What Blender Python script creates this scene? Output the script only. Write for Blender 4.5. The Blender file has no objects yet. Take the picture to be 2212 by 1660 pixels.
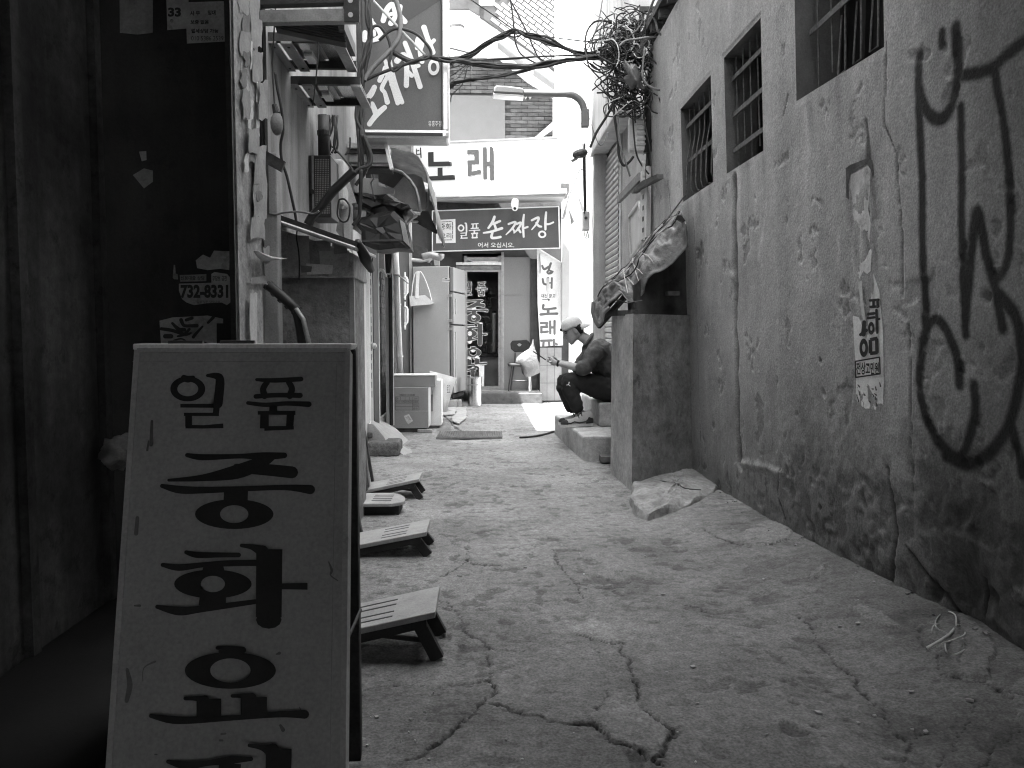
import bpy, bmesh, math, random
import numpy as np
from mathutils import Vector, Matrix, Euler
random.seed(7)
sc = bpy.context.scene
col = sc.collection

# ------------------------------------------------------------------ camera
W, H, F = 2212.0, 1660.0, 1720.0          # working picture size and focal length in pixels
VPX, VPY, CAMZ = 1045.0, 725.0, 1.1       # alley vanishing point, eye height
yaw = math.atan((W / 2 - VPX) / F)
pitch = math.atan((H / 2 - VPY) / F)
cd = bpy.data.cameras.new('camera')
cam = bpy.data.objects.new('camera', cd)
col.objects.link(cam)
cam.location = (0, 0, CAMZ)
cam.rotation_euler = (math.pi / 2 - pitch, 0, -yaw)
cd.sensor_width = 36
cd.lens = 36 * F / W
cd.clip_start = 0.05
cd.clip_end = 500
sc.camera = cam

# ------------------------------------------------------------------ world, sun, exposure
SUN_TO = Vector((-0.30, -0.125, 1.0)).normalized()      # direction towards the sun
elev = math.asin(SUN_TO.z)
wd = bpy.data.worlds.new('World')
sc.world = wd
wd.use_nodes = True
wn = wd.node_tree.nodes
wl = wd.node_tree.links
sky = wn.new('ShaderNodeTexSky')
sky.sky_type = 'NISHITA'
sky.sun_disc = False
sky.sun_elevation = elev
sky.sun_rotation = math.atan2(SUN_TO.x, SUN_TO.y)
bw = wn.new('ShaderNodeRGBToBW')                       # the photograph is black and white
wl.new(sky.outputs[0], bw.inputs[0])
wl.new(bw.outputs[0], wn['Background'].inputs['Color'])
wn['Background'].inputs['Strength'].default_value = 0.15
sd = bpy.data.lights.new('sun', 'SUN')
sd.energy = 3.0
sd.angle = math.radians(0.5)
sd.color = (1, 1, 1)
sun = bpy.data.objects.new('sun', sd)
col.objects.link(sun)
sun.rotation_euler = (-SUN_TO).to_track_quat('-Z', 'Y').to_euler()
sun.location = SUN_TO * 30
sc.view_settings.view_transform = 'Standard'
sc.view_settings.look = 'None'
sc.view_settings.gamma = 1
sc.view_settings.use_curve_mapping = False
sc.view_settings.exposure = 4.25
sc.render.engine = 'CYCLES'
sc.cycles.use_denoising = True
sc.cycles.denoising_input_passes = 'RGB_ALBEDO_NORMAL'
sc.cycles.filter_width = 1.15
sc.cycles.sample_clamp_indirect = 6
sc.cycles.max_bounces = 10
sc.cycles.diffuse_bounces = 6

# ------------------------------------------------------------------ rays
bpy.context.view_layer.update()
RC = Euler((math.pi / 2 - pitch, 0, -yaw)).to_matrix()
CO = Vector((0, 0, CAMZ))
def ray(px, py):
    return RC @ Vector(((px - W / 2) / F, -(py - H / 2) / F, -1))
def P(px, py, y):
    d = ray(px, py); return CO + d * (y / d.y)
def PX(px, py, x):
    d = ray(px, py); return CO + d * (x / d.x)
def PZ(px, py, z=0.0):
    d = ray(px, py); return CO + d * ((z - CAMZ) / d.z)
def PP(px, py, p0, n):
    d = ray(px, py); return CO + d * ((p0 - CO).dot(n) / d.dot(n))
def crop(x0, y0, s):
    """pixel of an enlarged detail -> working pixel"""
    return lambda u, v: ((x0 + u / s) / 1.13020, (y0 + v / s) / 1.13020)

# ------------------------------------------------------------------ materials
def mat(name, v, rough=0.85, var=0.25, vs=5.0, bump=0.25, bs=70.0, streak=0.0, spots=0.0,
        metal=0.0, spec=0.3, attr=False, bdist=0.004, fine=0.12, bump2=0.0, trans=0.0, mid=0.0):
    m = bpy.data.materials.new(name)
    m.use_nodes = True
    nt = m.node_tree; N = nt.nodes; L = nt.links
    b = N['Principled BSDF']
    b.inputs['Roughness'].default_value = rough
    b.inputs['Metallic'].default_value = metal
    b.inputs['Specular IOR Level'].default_value = spec
    g = N.new('ShaderNodeNewGeometry')
    def noise(scale, detail=5, vec=None, rgh=0.6):
        n = N.new('ShaderNodeTexNoise')
        n.inputs['Scale'].default_value = scale
        n.inputs['Detail'].default_value = detail
        n.inputs['Roughness'].default_value = rgh
        L.new(vec or g.outputs['Position'], n.inputs['Vector'])
        return n.outputs['Fac']
    def rng_(inp, a, b_, c, d):
        r = N.new('ShaderNodeMapRange')
        r.inputs['From Min'].default_value = a; r.inputs['From Max'].default_value = b_
        r.inputs['To Min'].default_value = c; r.inputs['To Max'].default_value = d
        L.new(inp, r.inputs['Value']); return r.outputs['Result']
    def mul(a, b_):
        x = N.new('ShaderNodeMath'); x.operation = 'MULTIPLY'
        if isinstance(a, float): x.inputs[0].default_value = a
        else: L.new(a, x.inputs[0])
        L.new(b_, x.inputs[1]); return x.outputs[0]
    val = mul(float(v), rng_(noise(vs), 0.3, 0.7, 1 - var, 1 + var))
    if fine: val = mul(val, rng_(noise(120, 2), 0.3, 0.7, 1 - fine, 1 + fine))
    if mid:
        val = mul(val, rng_(noise(26, 6, None, .7), 0.34, 0.66, 1 - mid, 1 + mid))
    if streak:
        mp = N.new('ShaderNodeMapping'); mp.inputs['Scale'].default_value = (6, 6, 0.45)
        L.new(g.outputs['Position'], mp.inputs['Vector'])
        val = mul(val, rng_(noise(1.0, 4, mp.outputs[0]), 0.35, 0.68, 1 - streak, 1 + streak))
    if spots:
        val = mul(val, rng_(noise(11, 6, None, 0.75), 0.55, 0.64, 1.0, 1 - spots))
    if attr:
        a = N.new('ShaderNodeAttribute'); a.attribute_name = 'stain'
        val = mul(val, a.outputs['Fac'])
    cb = N.new('ShaderNodeCombineColor')
    for i in range(3): L.new(val, cb.inputs[i])
    L.new(cb.outputs[0], b.inputs['Base Color'])
    if bump:
        bp = N.new('ShaderNodeBump'); bp.inputs['Strength'].default_value = bump
        bp.inputs['Distance'].default_value = bdist
        h = noise(bs, 4)
        if bump2:
            s = N.new('ShaderNodeMath'); s.operation = 'MULTIPLY_ADD'
            L.new(noise(9, 5), s.inputs[0]); s.inputs[1].default_value = bump2; L.new(h, s.inputs[2])
            h = s.outputs[0]
        L.new(h, bp.inputs['Height']); L.new(bp.outputs[0], b.inputs['Normal'])
    if trans:                                    # thin cloth lets part of the light through
        tl_ = N.new('ShaderNodeBsdfTranslucent'); L.new(cb.outputs[0], tl_.inputs[0])
        mx = N.new('ShaderNodeMixShader'); mx.inputs[0].default_value = trans
        L.new(b.outputs[0], mx.inputs[1]); L.new(tl_.outputs[0], mx.inputs[2]); L.new(mx.outputs[0], N['Material Output'].inputs[0])
    return m

M = {
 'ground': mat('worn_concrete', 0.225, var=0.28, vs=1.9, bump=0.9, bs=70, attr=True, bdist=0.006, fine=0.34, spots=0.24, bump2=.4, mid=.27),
 'plaster': mat('old_plaster', 0.41, var=0.14, vs=2.2, bump=0.6, bs=75, streak=0.07, attr=True, bdist=0.005, fine=0.26, bump2=.5, mid=.12),
 'plaster_plain': mat('grey_plaster', 0.36, var=0.16, vs=3, bump=0.4, bs=60, streak=0.2, fine=0.1),
 'plaster_rough': mat('rough_cast_plaster', 0.30, var=0.2, vs=4, bump=0.9, bs=90, fine=0.15, bdist=0.01),
 'plaster_left': mat('stained_plaster', 0.29, var=0.2, vs=3, bump=0.4, bs=60, streak=0.3, spots=0.2),
 'plaster_pale': mat('pale_plaster', 0.5, var=0.12, vs=3, bump=0.4, bs=70, streak=0.12),
 'pier': mat('pier_render', 0.225, mid=.2, var=0.35, vs=6, bump=0.7, bs=40, streak=0.15, spots=0.35, bdist=0.008, bump2=1.5),
 'concrete': mat('raw_concrete', 0.42, mid=.2, var=0.22, vs=5, bump=0.6, bs=60, spots=0.25, bdist=0.006, bump2=1.0),
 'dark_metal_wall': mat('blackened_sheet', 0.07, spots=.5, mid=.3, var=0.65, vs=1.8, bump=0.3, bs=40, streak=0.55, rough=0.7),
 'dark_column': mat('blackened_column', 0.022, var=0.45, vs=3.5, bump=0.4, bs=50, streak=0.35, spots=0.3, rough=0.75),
 'worn_side': mat('scraped_board', 0.40, var=0.3, vs=9, bump=0.6, bs=30, streak=0.2, spots=0.4, mid=.25, bdist=0.008),
 'paper': mat('paper', 0.62, var=0.1, vs=10, bump=0.2, bs=40),
 'paper_grey': mat('old_paper', 0.34, var=0.2, vs=12, bump=0.3, bs=40, spots=0.2),
 'paper_dark': mat('dirty_paper', 0.2, var=0.3, vs=14, bump=0.3, bs=40, spots=0.4),
 'ink': mat('black_ink', 0.03, var=0.1, bump=0, rough=0.7),
 'ink_grey': mat('faded_ink', 0.09, var=0.2, vs=20, bump=0, rough=0.8),
 'board_white': mat('sign_board_white', 0.37, var=0.07, vs=4, bump=0.08, bs=30, rough=0.5, spots=0.07, streak=0.06),
 'sign_letter': mat('sign_letter_paint', 0.028, var=0.05, bump=0, rough=0.55),
 'sign_dark': mat('sign_red_face', 0.10, var=0.08, vs=3, bump=0, rough=0.5, streak=0.06),
 'sign_dark2': mat('sign_upper_face', 0.06, var=0.08, vs=3, bump=0, rough=0.5),
 'sign_light': mat('sign_pale_letter', 0.72, var=0.04, bump=0, rough=0.5),
 'sign_white': mat('sign_white_face', 0.75, var=0.03, vs=2, bump=0, rough=0.5),
 'sign_grey_letter': mat('sign_mid_letter', 0.12, var=0.05, bump=0, rough=0.5),
 'aluminium': mat('aluminium', 0.55, var=0.1, vs=15, bump=0.1, rough=0.42, metal=0.7, streak=0.1),
 'steel': mat('dull_steel', 0.30, var=0.2, vs=12, bump=0.2, rough=0.45, metal=0.5, spots=0.2),
 'stainless': mat('stainless', 0.6, var=0.05, bump=0.05, rough=0.25, metal=1.0),
 'dark_steel': mat('dark_steel', 0.045, var=0.3, vs=15, bump=0.2, rough=0.55, metal=0.3),
 'rust_bar': mat('rusty_bar', 0.13, var=0.4, vs=40, bump=0.4, rough=0.75),
 'window_dark': mat('dusty_pane', 0.012, var=0.4, vs=4, bump=0.05, rough=0.6, streak=0.4, spec=0.15),
 'black': mat('black_sheath', 0.02, var=0.2, bump=0, rough=0.5),
 'cable': mat('cable_sheath', 0.028, var=0.3, vs=9, bump=0, rough=0.5),
 'cable_pale': mat('pale_cable', 0.45, var=0.25, vs=9, bump=0, rough=0.6),
 'cable_grey': mat('grey_cable', 0.16, var=0.3, vs=9, bump=0, rough=0.55),
 'white_paint': mat('white_paint', 0.78, var=0.06, vs=4, bump=0.2, bs=40),
 'white_wall': mat('white_wall', 0.8, var=0.04, vs=2, bump=0.15, bs=40),
 'white_plastic': mat('white_plastic', 0.72, var=0.06, vs=6, bump=0.05, rough=0.45),
 'grey_paint': mat('grey_paint', 0.36, var=0.07, vs=3, bump=0.12, bs=40, rough=0.55, spots=0.05),
 'fridge': mat('fridge_panel', 0.42, var=0.05, vs=2, bump=0.05, rough=0.4, spots=0.04),
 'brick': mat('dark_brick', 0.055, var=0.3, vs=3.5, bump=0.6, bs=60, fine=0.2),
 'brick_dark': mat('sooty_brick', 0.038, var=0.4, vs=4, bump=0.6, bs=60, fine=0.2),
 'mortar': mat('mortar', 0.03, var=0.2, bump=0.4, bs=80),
 'tile': mat('pale_tile', 0.20, var=0.06, vs=3, bump=0.1),
 'tile_joint': mat('tile_joint', 0.045, var=0.1, bump=0),
 'wood': mat('grey_timber', 0.16, var=0.3, vs=14, bump=0.5, bs=40, spots=0.3),
 'wood_dark': mat('dark_timber', 0.06, var=0.4, vs=14, bump=0.5, bs=40),
 'bench_top': mat('step_board', 0.34, var=0.14, vs=9, bump=0.25, bs=60, spots=0.12, rough=0.7),
 'bench_leg': mat('step_leg', 0.03, var=0.3, bump=0.2, rough=0.7),
 'cardboard': mat('cardboard', 0.30, var=0.08, vs=6, bump=0.15, bs=50),
 'cardboard_white': mat('white_cardboard', 0.75, var=0.06, vs=6, bump=0.15),
 'stone': mat('rough_stone', 0.12, var=0.45, vs=16, bump=1.0, bs=25, bdist=0.02, spots=0.4),
 'stone_pale': mat('cement_mound', 0.36, var=0.15, vs=8, bump=0.6, bs=40, bdist=0.01),
 'tarp': mat('weathered_tarpaulin', 0.19, var=0.5, vs=7, bump=0.5, bs=22, bdist=0.02, rough=0.55, spots=0.3),
 'tarp_black': mat('black_tarpaulin', 0.022, var=0.35, vs=7, bump=0.3, bs=25, rough=0.45),
 'awning': mat('awning_fabric', 0.4, trans=.4, var=0.2, vs=5, bump=0.25, bs=40, streak=0.2),
 'fabric_dark': mat('dark_cloth', 0.03, var=0.25, vs=20, bump=0.4, bs=120, rough=0.95),
 'shirt': mat('charcoal_shirt', 0.085, var=0.25, vs=14, bump=0.5, bs=45, rough=0.95, bdist=0.01),
 'trousers': mat('black_trousers', 0.022, var=0.2, vs=12, bump=0.4, bs=40, rough=0.95, bdist=0.01),
 'cap': mat('pale_cap', 0.55, var=0.06, vs=20, bump=0.3, bs=120, rough=0.95),
 'skin': mat('skin', 0.32, var=0.06, vs=20, bump=0.1, bs=120, rough=0.6),
 'hair': mat('hair', 0.015, var=0.2, bump=0.3, rough=0.6),
 'rubber': mat('white_rubber', 0.6, var=0.1, bump=0.1, rough=0.7),
 'shoe_black': mat('black_suede', 0.03, var=0.2, bump=0.3, rough=0.8),
 'shoe_grey': mat('grey_leather', 0.34, var=0.1, bump=0.1, rough=0.6),
 'shutter': mat('shutter_slat', 0.40, var=0.1, vs=5, bump=0.1, rough=0.5, streak=0.12),
 'bag': mat('canvas_bag', 0.68, var=0.05, vs=20, bump=0.2, bs=150),
 'plastic_bag': mat('thin_plastic', 0.13, var=0.12, vs=12, bump=0.6, bs=22, bdist=0.02, rough=0.4),
 'interior': mat('dim_interior', 0.06, var=0.3, vs=3, bump=0.1),
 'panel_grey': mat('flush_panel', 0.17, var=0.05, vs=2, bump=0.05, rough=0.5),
 'render_grey': mat('grey_render', 0.12, var=0.08, vs=3, bump=0.2),
 'lamp_paint': mat('lamp_grey_paint', 0.11, var=0.08, vs=6, bump=0.05, rough=0.5),
 'sun_letter': mat('faded_sign_letter', 0.035, var=0.05, bump=0),  # letter grey darkened to offset the sun falling on that sign
 'stair_white': mat('stair_soffit_paint', 0.34, var=0.05, vs=2, bump=0.1),
 'window_frame': mat('window_frame_paint', 0.02, var=0.3, bump=0.2),
 'step_dark': mat('worn_step', 0.09, var=0.3, vs=9, bump=0.5, spots=.3),  # dark colour stands in for the shade on the step
 'fridge_door': mat('fridge_door', 0.24, var=0.05, vs=2, bump=0.05, rough=0.4),
 'reveal': mat('grimy_reveal', 0.12, var=0.25, vs=6, bump=0.4),  # colour darkened to stand in for shade inside the recess
 'cement': mat('spilled_cement', 0.25, mid=.25, var=0.3, vs=6, bump=0.7, bs=50, spots=.3, bump2=1.0),
 'board_edge': mat('board_edge_paint', .42, var=.15, bump=.1, spots=.2),
 'soot': mat('soot', .008, var=.3, bump=.2, rough=.9),  # near-black tone standing in for darkness in the corner
 'interior_light': mat('interior_counter', 0.4, var=0.1, vs=3, bump=0.1),
 'grate': mat('iron_grate', 0.2, var=0.3, vs=20, bump=0.5, bs=90, rough=0.6, metal=0.3),
 'diffuser': mat('lamp_diffuser', 0.6, var=0.05, bump=0, rough=0.3),
 'shell': mat('building_shell', 0.30, var=0.15, vs=1.5, bump=0.1),
}
def glass_mat():
    m = bpy.data.materials.new('door_glass'); m.use_nodes = True
    nt = m.node_tree; N = nt.nodes; L = nt.links
    N.remove(N['Principled BSDF'])
    t = N.new('ShaderNodeBsdfTransparent'); t.inputs[0].default_value = (0.85, 0.85, 0.85, 1)
    g = N.new('ShaderNodeBsdfGlossy'); g.inputs['Roughness'].default_value = 0.03
    f = N.new('ShaderNodeFresnel'); f.inputs[0].default_value = 1.45
    x = N.new('ShaderNodeMixShader')
    L.new(f.outputs[0], x.inputs[0]); L.new(t.outputs[0], x.inputs[1]); L.new(g.outputs[0], x.inputs[2])
    L.new(x.outputs[0], N['Material Output'].inputs[0])
    return m
M['glass'] = glass_mat()

# ------------------------------------------------------------------ noise for numpy
def vnoise(x, y, seed):
    r = np.random.default_rng(seed).random((256, 256))
    xi = np.floor(x).astype(int); yi = np.floor(y).astype(int)
    fx = x - xi; fy = y - yi
    fx = fx * fx * (3 - 2 * fx); fy = fy * fy * (3 - 2 * fy)
    a = r[xi % 256, yi % 256]; b = r[(xi + 1) % 256, yi % 256]
    c = r[xi % 256, (yi + 1) % 256]; d = r[(xi + 1) % 256, (yi + 1) % 256]
    return (a * (1 - fx) + b * fx) * (1 - fy) + (c * (1 - fx) + d * fx) * fy
def fbm(x, y, scale, seed, octv=4, gain=0.5):
    s = 0; amp = 1; tot = 0
    for k in range(octv):
        s = s + amp * vnoise(x * scale + 17.3 * k, y * scale + 9.1 * k, seed + k)
        tot += amp; amp *= gain; scale *= 2.03
    return s / tot
def sstep(a, b, x):
    t = np.clip((x - a) / (b - a), 0, 1); return t * t * (3 - 2 * t)
def polydist(x, y, pts, jitter=0.0, seed=0):
    """distance of every grid point to a polyline"""
    d = np.full(x.shape, 9.0)
    for (ax, ay), (bx, by) in zip(pts[:-1], pts[1:]):
        vx, vy = bx - ax, by - ay
        l2 = vx * vx + vy * vy + 1e-12
        t = np.clip(((x - ax) * vx + (y - ay) * vy) / l2, 0, 1)
        d = np.minimum(d, np.hypot(x - ax - t * vx, y - ay - t * vy))
    return d
def inpoly(x, y, pts):
    r = np.zeros(x.shape, bool); n = len(pts)
    for i in range(n):
        x1, y1 = pts[i]; x2, y2 = pts[(i + 1) % n]
        if abs(y2 - y1) < 1e-9: continue
        c = ((y1 > y) != (y2 > y)) & (x < (x2 - x1) * (y - y1) / (y2 - y1) + x1)
        r ^= c
    return r

# ------------------------------------------------------------------ mesh builder
class MB:
    def __init__(s): s.v = []; s.f = []
    def add(s, vs, fs):
        b = len(s.v); s.v += [tuple(v) for v in vs]; s.f += [tuple(i + b for i in f) for f in fs]; return s
    def hexa(s, c):
        return s.add(c, [(0, 3, 2, 1), (4, 5, 6, 7), (0, 1, 5, 4), (1, 2, 6, 5), (2, 3, 7, 6), (3, 0, 4, 7)])
    def box(s, x0, x1, y0, y1, z0, z1):
        return s.hexa([(x0, y0, z0), (x1, y0, z0), (x1, y1, z0), (x0, y1, z0), (x0, y0, z1), (x1, y0, z1), (x1, y1, z1), (x0, y1, z1)])
    def obox(s, c, ax, ay, az):
        c = Vector(c); ax, ay, az = Vector(ax) / 2, Vector(ay) / 2, Vector(az) / 2
        return s.hexa([c + ax * i + ay * j + az * k for (i, j, k) in ((-1, -1, -1), (1, -1, -1), (1, 1, -1), (-1, 1, -1), (-1, -1, 1), (1, -1, 1), (1, 1, 1), (-1, 1, 1))])
    def bar(s, a, b, w, h, up=(0, 0, 1)):
        a, b = Vector(a), Vector(b); d = (b - a); dn = d.normalized()
        sx = dn.cross(Vector(up))
        if sx.length < 1e-4: sx = dn.cross(Vector((0, 1, 0)))
        sx.normalize(); uz = sx.cross(dn).normalized()
        return s.obox((a + b) / 2, sx * w, d, uz * h)
    def prism(s, pts, off):
        n = len(pts); off = Vector(off)
        vs = [Vector(p) for p in pts] + [Vector(p) + off for p in pts]
        return s.add(vs, [tuple(range(n - 1, -1, -1)), tuple(range(n, 2 * n))] + [(i, (i + 1) % n, n + (i + 1) % n, n + i) for i in range(n)])
    def poly(s, pts): return s.add(pts, [tuple(range(len(pts)))])
    def tube(s, pts, r, n=6, caps=True):
        pts = [Vector(p) for p in pts]; m = len(pts)
        rs = r if isinstance(r, (list, tuple)) else [r] * m
        ref = None; vs = []
        for i, p in enumerate(pts):
            t = (pts[min(i + 1, m - 1)] - pts[max(i - 1, 0)])
            if t.length < 1e-9: t = Vector((0, 0, 1))
            t.normalize()
            if ref is None:
                ref = t.cross(Vector((0.13, 0.31, 0.94)))
                if ref.length < 1e-3: ref = t.cross(Vector((1, 0, 0)))
            ref = ref - t * ref.dot(t)
            if ref.length < 1e-6: ref = t.orthogonal()
            ref.normalize(); bi = t.cross(ref)
            for k in range(n):
                a = 2 * math.pi * k / n
                vs.append(p + (ref * math.cos(a) + bi * math.sin(a)) * rs[i])
        fs = [(i * n + k, i * n + (k + 1) % n, (i + 1) * n + (k + 1) % n, (i + 1) * n + k) for i in range(m - 1) for k in range(n)]
        if caps: fs += [tuple(range(n - 1, -1, -1)), tuple(range((m - 1) * n, m * n))]
        return s.add(vs, fs)
    def lathe(s, c, prof, n=20, axis='z'):
        c = Vector(c); vs = []
        for (r, h) in prof:
            for k in range(n):
                a = 2 * math.pi * k / n
                q = (r * math.cos(a), r * math.sin(a), h)
                if axis == 'y': q = (q[0], q[2], q[1])
                if axis == 'x': q = (q[2], q[0], q[1])
                vs.append(c + Vector(q))
        m = len(prof)
        fs = [(i * n + k, i * n + (k + 1) % n, (i + 1) * n + (k + 1) % n, (i + 1) * n + k) for i in range(m - 1) for k in range(n)]
        fs += [tuple(range(n - 1, -1, -1)), tuple(range((m - 1) * n, m * n))]
        return s.add(vs, fs)
    def ellipsoid(s, c, ax, ay, az, n=12, m=8):
        c = Vector(c); ax, ay, az = Vector(ax), Vector(ay), Vector(az); vs = []
        for i in range(m + 1):
            t = math.pi * i / m
            for k in range(n):
                a = 2 * math.pi * k / n
                vs.append(c + ax * (math.sin(t) * math.cos(a)) + ay * (math.sin(t) * math.sin(a)) + az * math.cos(t))
        return s.add(vs, [(i * n + k, i * n + (k + 1) % n, (i + 1) * n + (k + 1) % n, (i + 1) * n + k) for i in range(m) for k in range(n)])
    def grid(s, rows):
        n = len(rows); m = len(rows[0])
        return s.add([p for r in rows for p in r], [(i * m + j, i * m + j + 1, (i + 1) * m + j + 1, (i + 1) * m + j) for i in range(n - 1) for j in range(m - 1)])
    def mesh(s, name):
        me = bpy.data.meshes.new(name); me.from_pydata(s.v, [], s.f); me.update(); return me

WLOC = {}
def link(name, me, m, parent=None, origin=None, smooth=False, bevel=0.0, fixn=True, solid=0.0, sub=0):
    """links one mesh given in world coordinates, with its origin at its own base"""
    if len(me.vertices) and origin is None:
        co = np.empty(len(me.vertices) * 3); me.vertices.foreach_get('co', co); co = co.reshape(-1, 3)
        lo, hi = co.min(0), co.max(0)
        origin = Vector(((lo[0] + hi[0]) / 2, (lo[1] + hi[1]) / 2, lo[2] if parent is None else (lo[2] + hi[2]) / 2))
    origin = Vector(origin or (0, 0, 0))
    me.transform(Matrix.Translation(-origin))
    if bevel or fixn:
        b = bmesh.new(); b.from_mesh(me)
        if fixn: bmesh.ops.recalc_face_normals(b, faces=b.faces)
        if bevel:
            es = [e for e in b.edges if len(e.link_faces) == 2 and e.calc_face_angle(0) > 0.6]
            bmesh.ops.bevel(b, geom=es, offset=bevel, segments=2, affect='EDGES', profile=0.5, clamp_overlap=True)
        b.to_mesh(me); b.free()
    if smooth:
        me.polygons.foreach_set('use_smooth', [True] * len(me.polygons))
    me.materials.append(m)
    o = bpy.data.objects.new(name, me); col.objects.link(o)
    if parent is not None:
        o.parent = parent; o.location = origin - WLOC[parent.name]
    else:
        o.location = origin
    WLOC[o.name] = origin
    if solid:
        md = o.modifiers.new('thickness', 'SOLIDIFY'); md.thickness = solid; md.offset = 0
    if sub:
        md = o.modifiers.new('smooth', 'SUBSURF'); md.levels = sub; md.render_levels = sub
    return o
def obj(name, mb, m, parent=None, **k): return link(name, mb.mesh(name), m, parent, **k)
def tag(o, label=None, cat=None, group=None, kind=None):
    if label: o['label'] = label
    if cat: o['category'] = cat
    if group: o['group'] = group
    if kind: o['kind'] = kind
    return o
def thing(name, label, cat, loc, group=None):
    o = bpy.data.objects.new(name, None); col.objects.link(o)
    o.empty_display_size = 0.1; o.location = loc; WLOC[o.name] = Vector(loc)
    return tag(o, label, cat, group)
def dup_tree(root, delta, label=None):
    r = root.copy(); col.objects.link(r); r.location = root.location + Vector(delta); WLOC[r.name] = WLOC[root.name] + Vector(delta)
    if label: r['label'] = label
    for c in list(root.children):
        k = c.copy(); col.objects.link(k); k.parent = r
        for g in list(c.children):
            q = g.copy(); col.objects.link(q); q.parent = k
    return r

# ------------------------------------------------------------------ flat print: strokes and type on a plane
def catmull(pts, k=6):
    if len(pts) < 3:
        a, b = pts; return [tuple(x + (y - x) * i / k for x, y in zip(a, b)) for i in range(k + 1)]
    out = []
    n = len(pts)
    for i in range(n - 1):
        p0, p1, p2, p3 = pts[max(i - 1, 0)], pts[i], pts[i + 1], pts[min(i + 2, n - 1)]
        for j in range(k):
            t = j / k
            out.append(tuple(0.5 * (2 * b + (c - a) * t + (2 * a - 5 * b + 4 * c - d) * t * t + (3 * b - a - 3 * c + d) * t ** 3) for a, b, c, d in zip(p0, p1, p2, p3)))
    out.append(tuple(pts[-1])); return out
class Ink:
    """collects strokes of lettering on a plane; f(u, v, h) gives the point in the world"""
    def __init__(s, f, mb=None, h=0.002): s.f = f; s.mb = mb or MB(); s.h = h
    def lift(s): s.h += 0.00012; return s.h
    def stroke(s, pts, smooth=True, grow=0.0, rnd=True):
        pts = [(p[0], p[1], p[2] + 2 * grow) for p in pts]
        q = catmull(pts) if smooth else [tuple(p) for p in pts]
        h = s.lift(); vs = []; n = len(q)
        for i, (x, y, w) in enumerate(q):
            a, b = q[max(i - 1, 0)], q[min(i + 1, n - 1)]
            dx, dy = b[0] - a[0], b[1] - a[1]; l = math.hypot(dx, dy) or 1
            nx, ny = -dy / l * w / 2, dx / l * w / 2
            hh = h + i * 0.000003
            vs += [s.f(x + nx, y + ny, hh), s.f(x - nx, y - ny, hh)]
        s.mb.add(vs, [(2 * i, 2 * i + 1, 2 * i + 3, 2 * i + 2) for i in range(n - 1)])
        if rnd:
            for (x, y, w) in (q[0], q[-1]): s.disc(x, y, w / 2, w / 2)
    def disc(s, cx, cy, rx, ry):
        h = s.lift()
        s.mb.poly([s.f(cx + rx * math.cos(a), cy + ry * math.sin(a), h) for a in [2 * math.pi * k / 12 for k in range(12)]])
    def ring(s, cx, cy, rx, ry, ix, iy, grow=0.0):
        h = s.lift(); n = 36; vs = []
        rx += grow; ry += grow; ix = max(ix - grow, 0.1); iy = max(iy - grow, 0.1)
        for k in range(n):
            c, d = math.cos(2 * math.pi * k / n), math.sin(2 * math.pi * k / n)
            vs += [s.f(cx + rx * c, cy + ry * d, h), s.f(cx + ix * c, cy + iy * d, h)]
        s.mb.add(vs, [(2 * k, 2 * k + 1, (2 * k + 3) % (2 * n), (2 * k + 2) % (2 * n)) for k in range(n)])
    def poly(s, pts):
        h = s.lift(); s.mb.poly([s.f(x, y, h) for (x, y) in pts])
    def rect(s, a, b, c, d): s.poly([(a, b), (c, b), (c, d), (a, d)])
    def text(s, body, u0, v0, u1, v1, bold=0.0, flip=False, shear=0.0):
        c = bpy.data.curves.new('type', 'FONT'); c.body = body; c.offset = bold; c.resolution_u = 3; c.shear = shear
        o = bpy.data.objects.new('type', c); col.objects.link(o)
        dg = bpy.context.evaluated_depsgraph_get()
        me = bpy.data.meshes.new_from_object(o.evaluated_get(dg))
        vs = [v.co.copy() for v in me.vertices]; fs = [tuple(p.vertices) for p in me.polygons]
        bpy.data.objects.remove(o); bpy.data.curves.remove(c); bpy.data.meshes.remove(me)
        if not vs: return
        x0 = min(v.x for v in vs); x1 = max(v.x for v in vs); y0 = min(v.y for v in vs); y1 = max(v.y for v in vs)
        h = s.lift(); out = []
        for v in vs:
            a = (v.x - x0) / (x1 - x0); b = 1 - (v.y - y0) / (y1 - y0)
            if flip: a, b = 1 - a, 1 - b
            out.append(s.f(u0 + a * (u1 - u0), v0 + b * (v1 - v0), h))
        s.mb.add(out, fs)
def plane_f(p0, n, cr=None):
    n = n.normalized()
    if (CO - p0).dot(n) < 0: n = -n
    def f(u, v, h):
        if cr: u, v = cr(u, v)
        return PP(u, v, p0, n) + n * h
    return f
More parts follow.
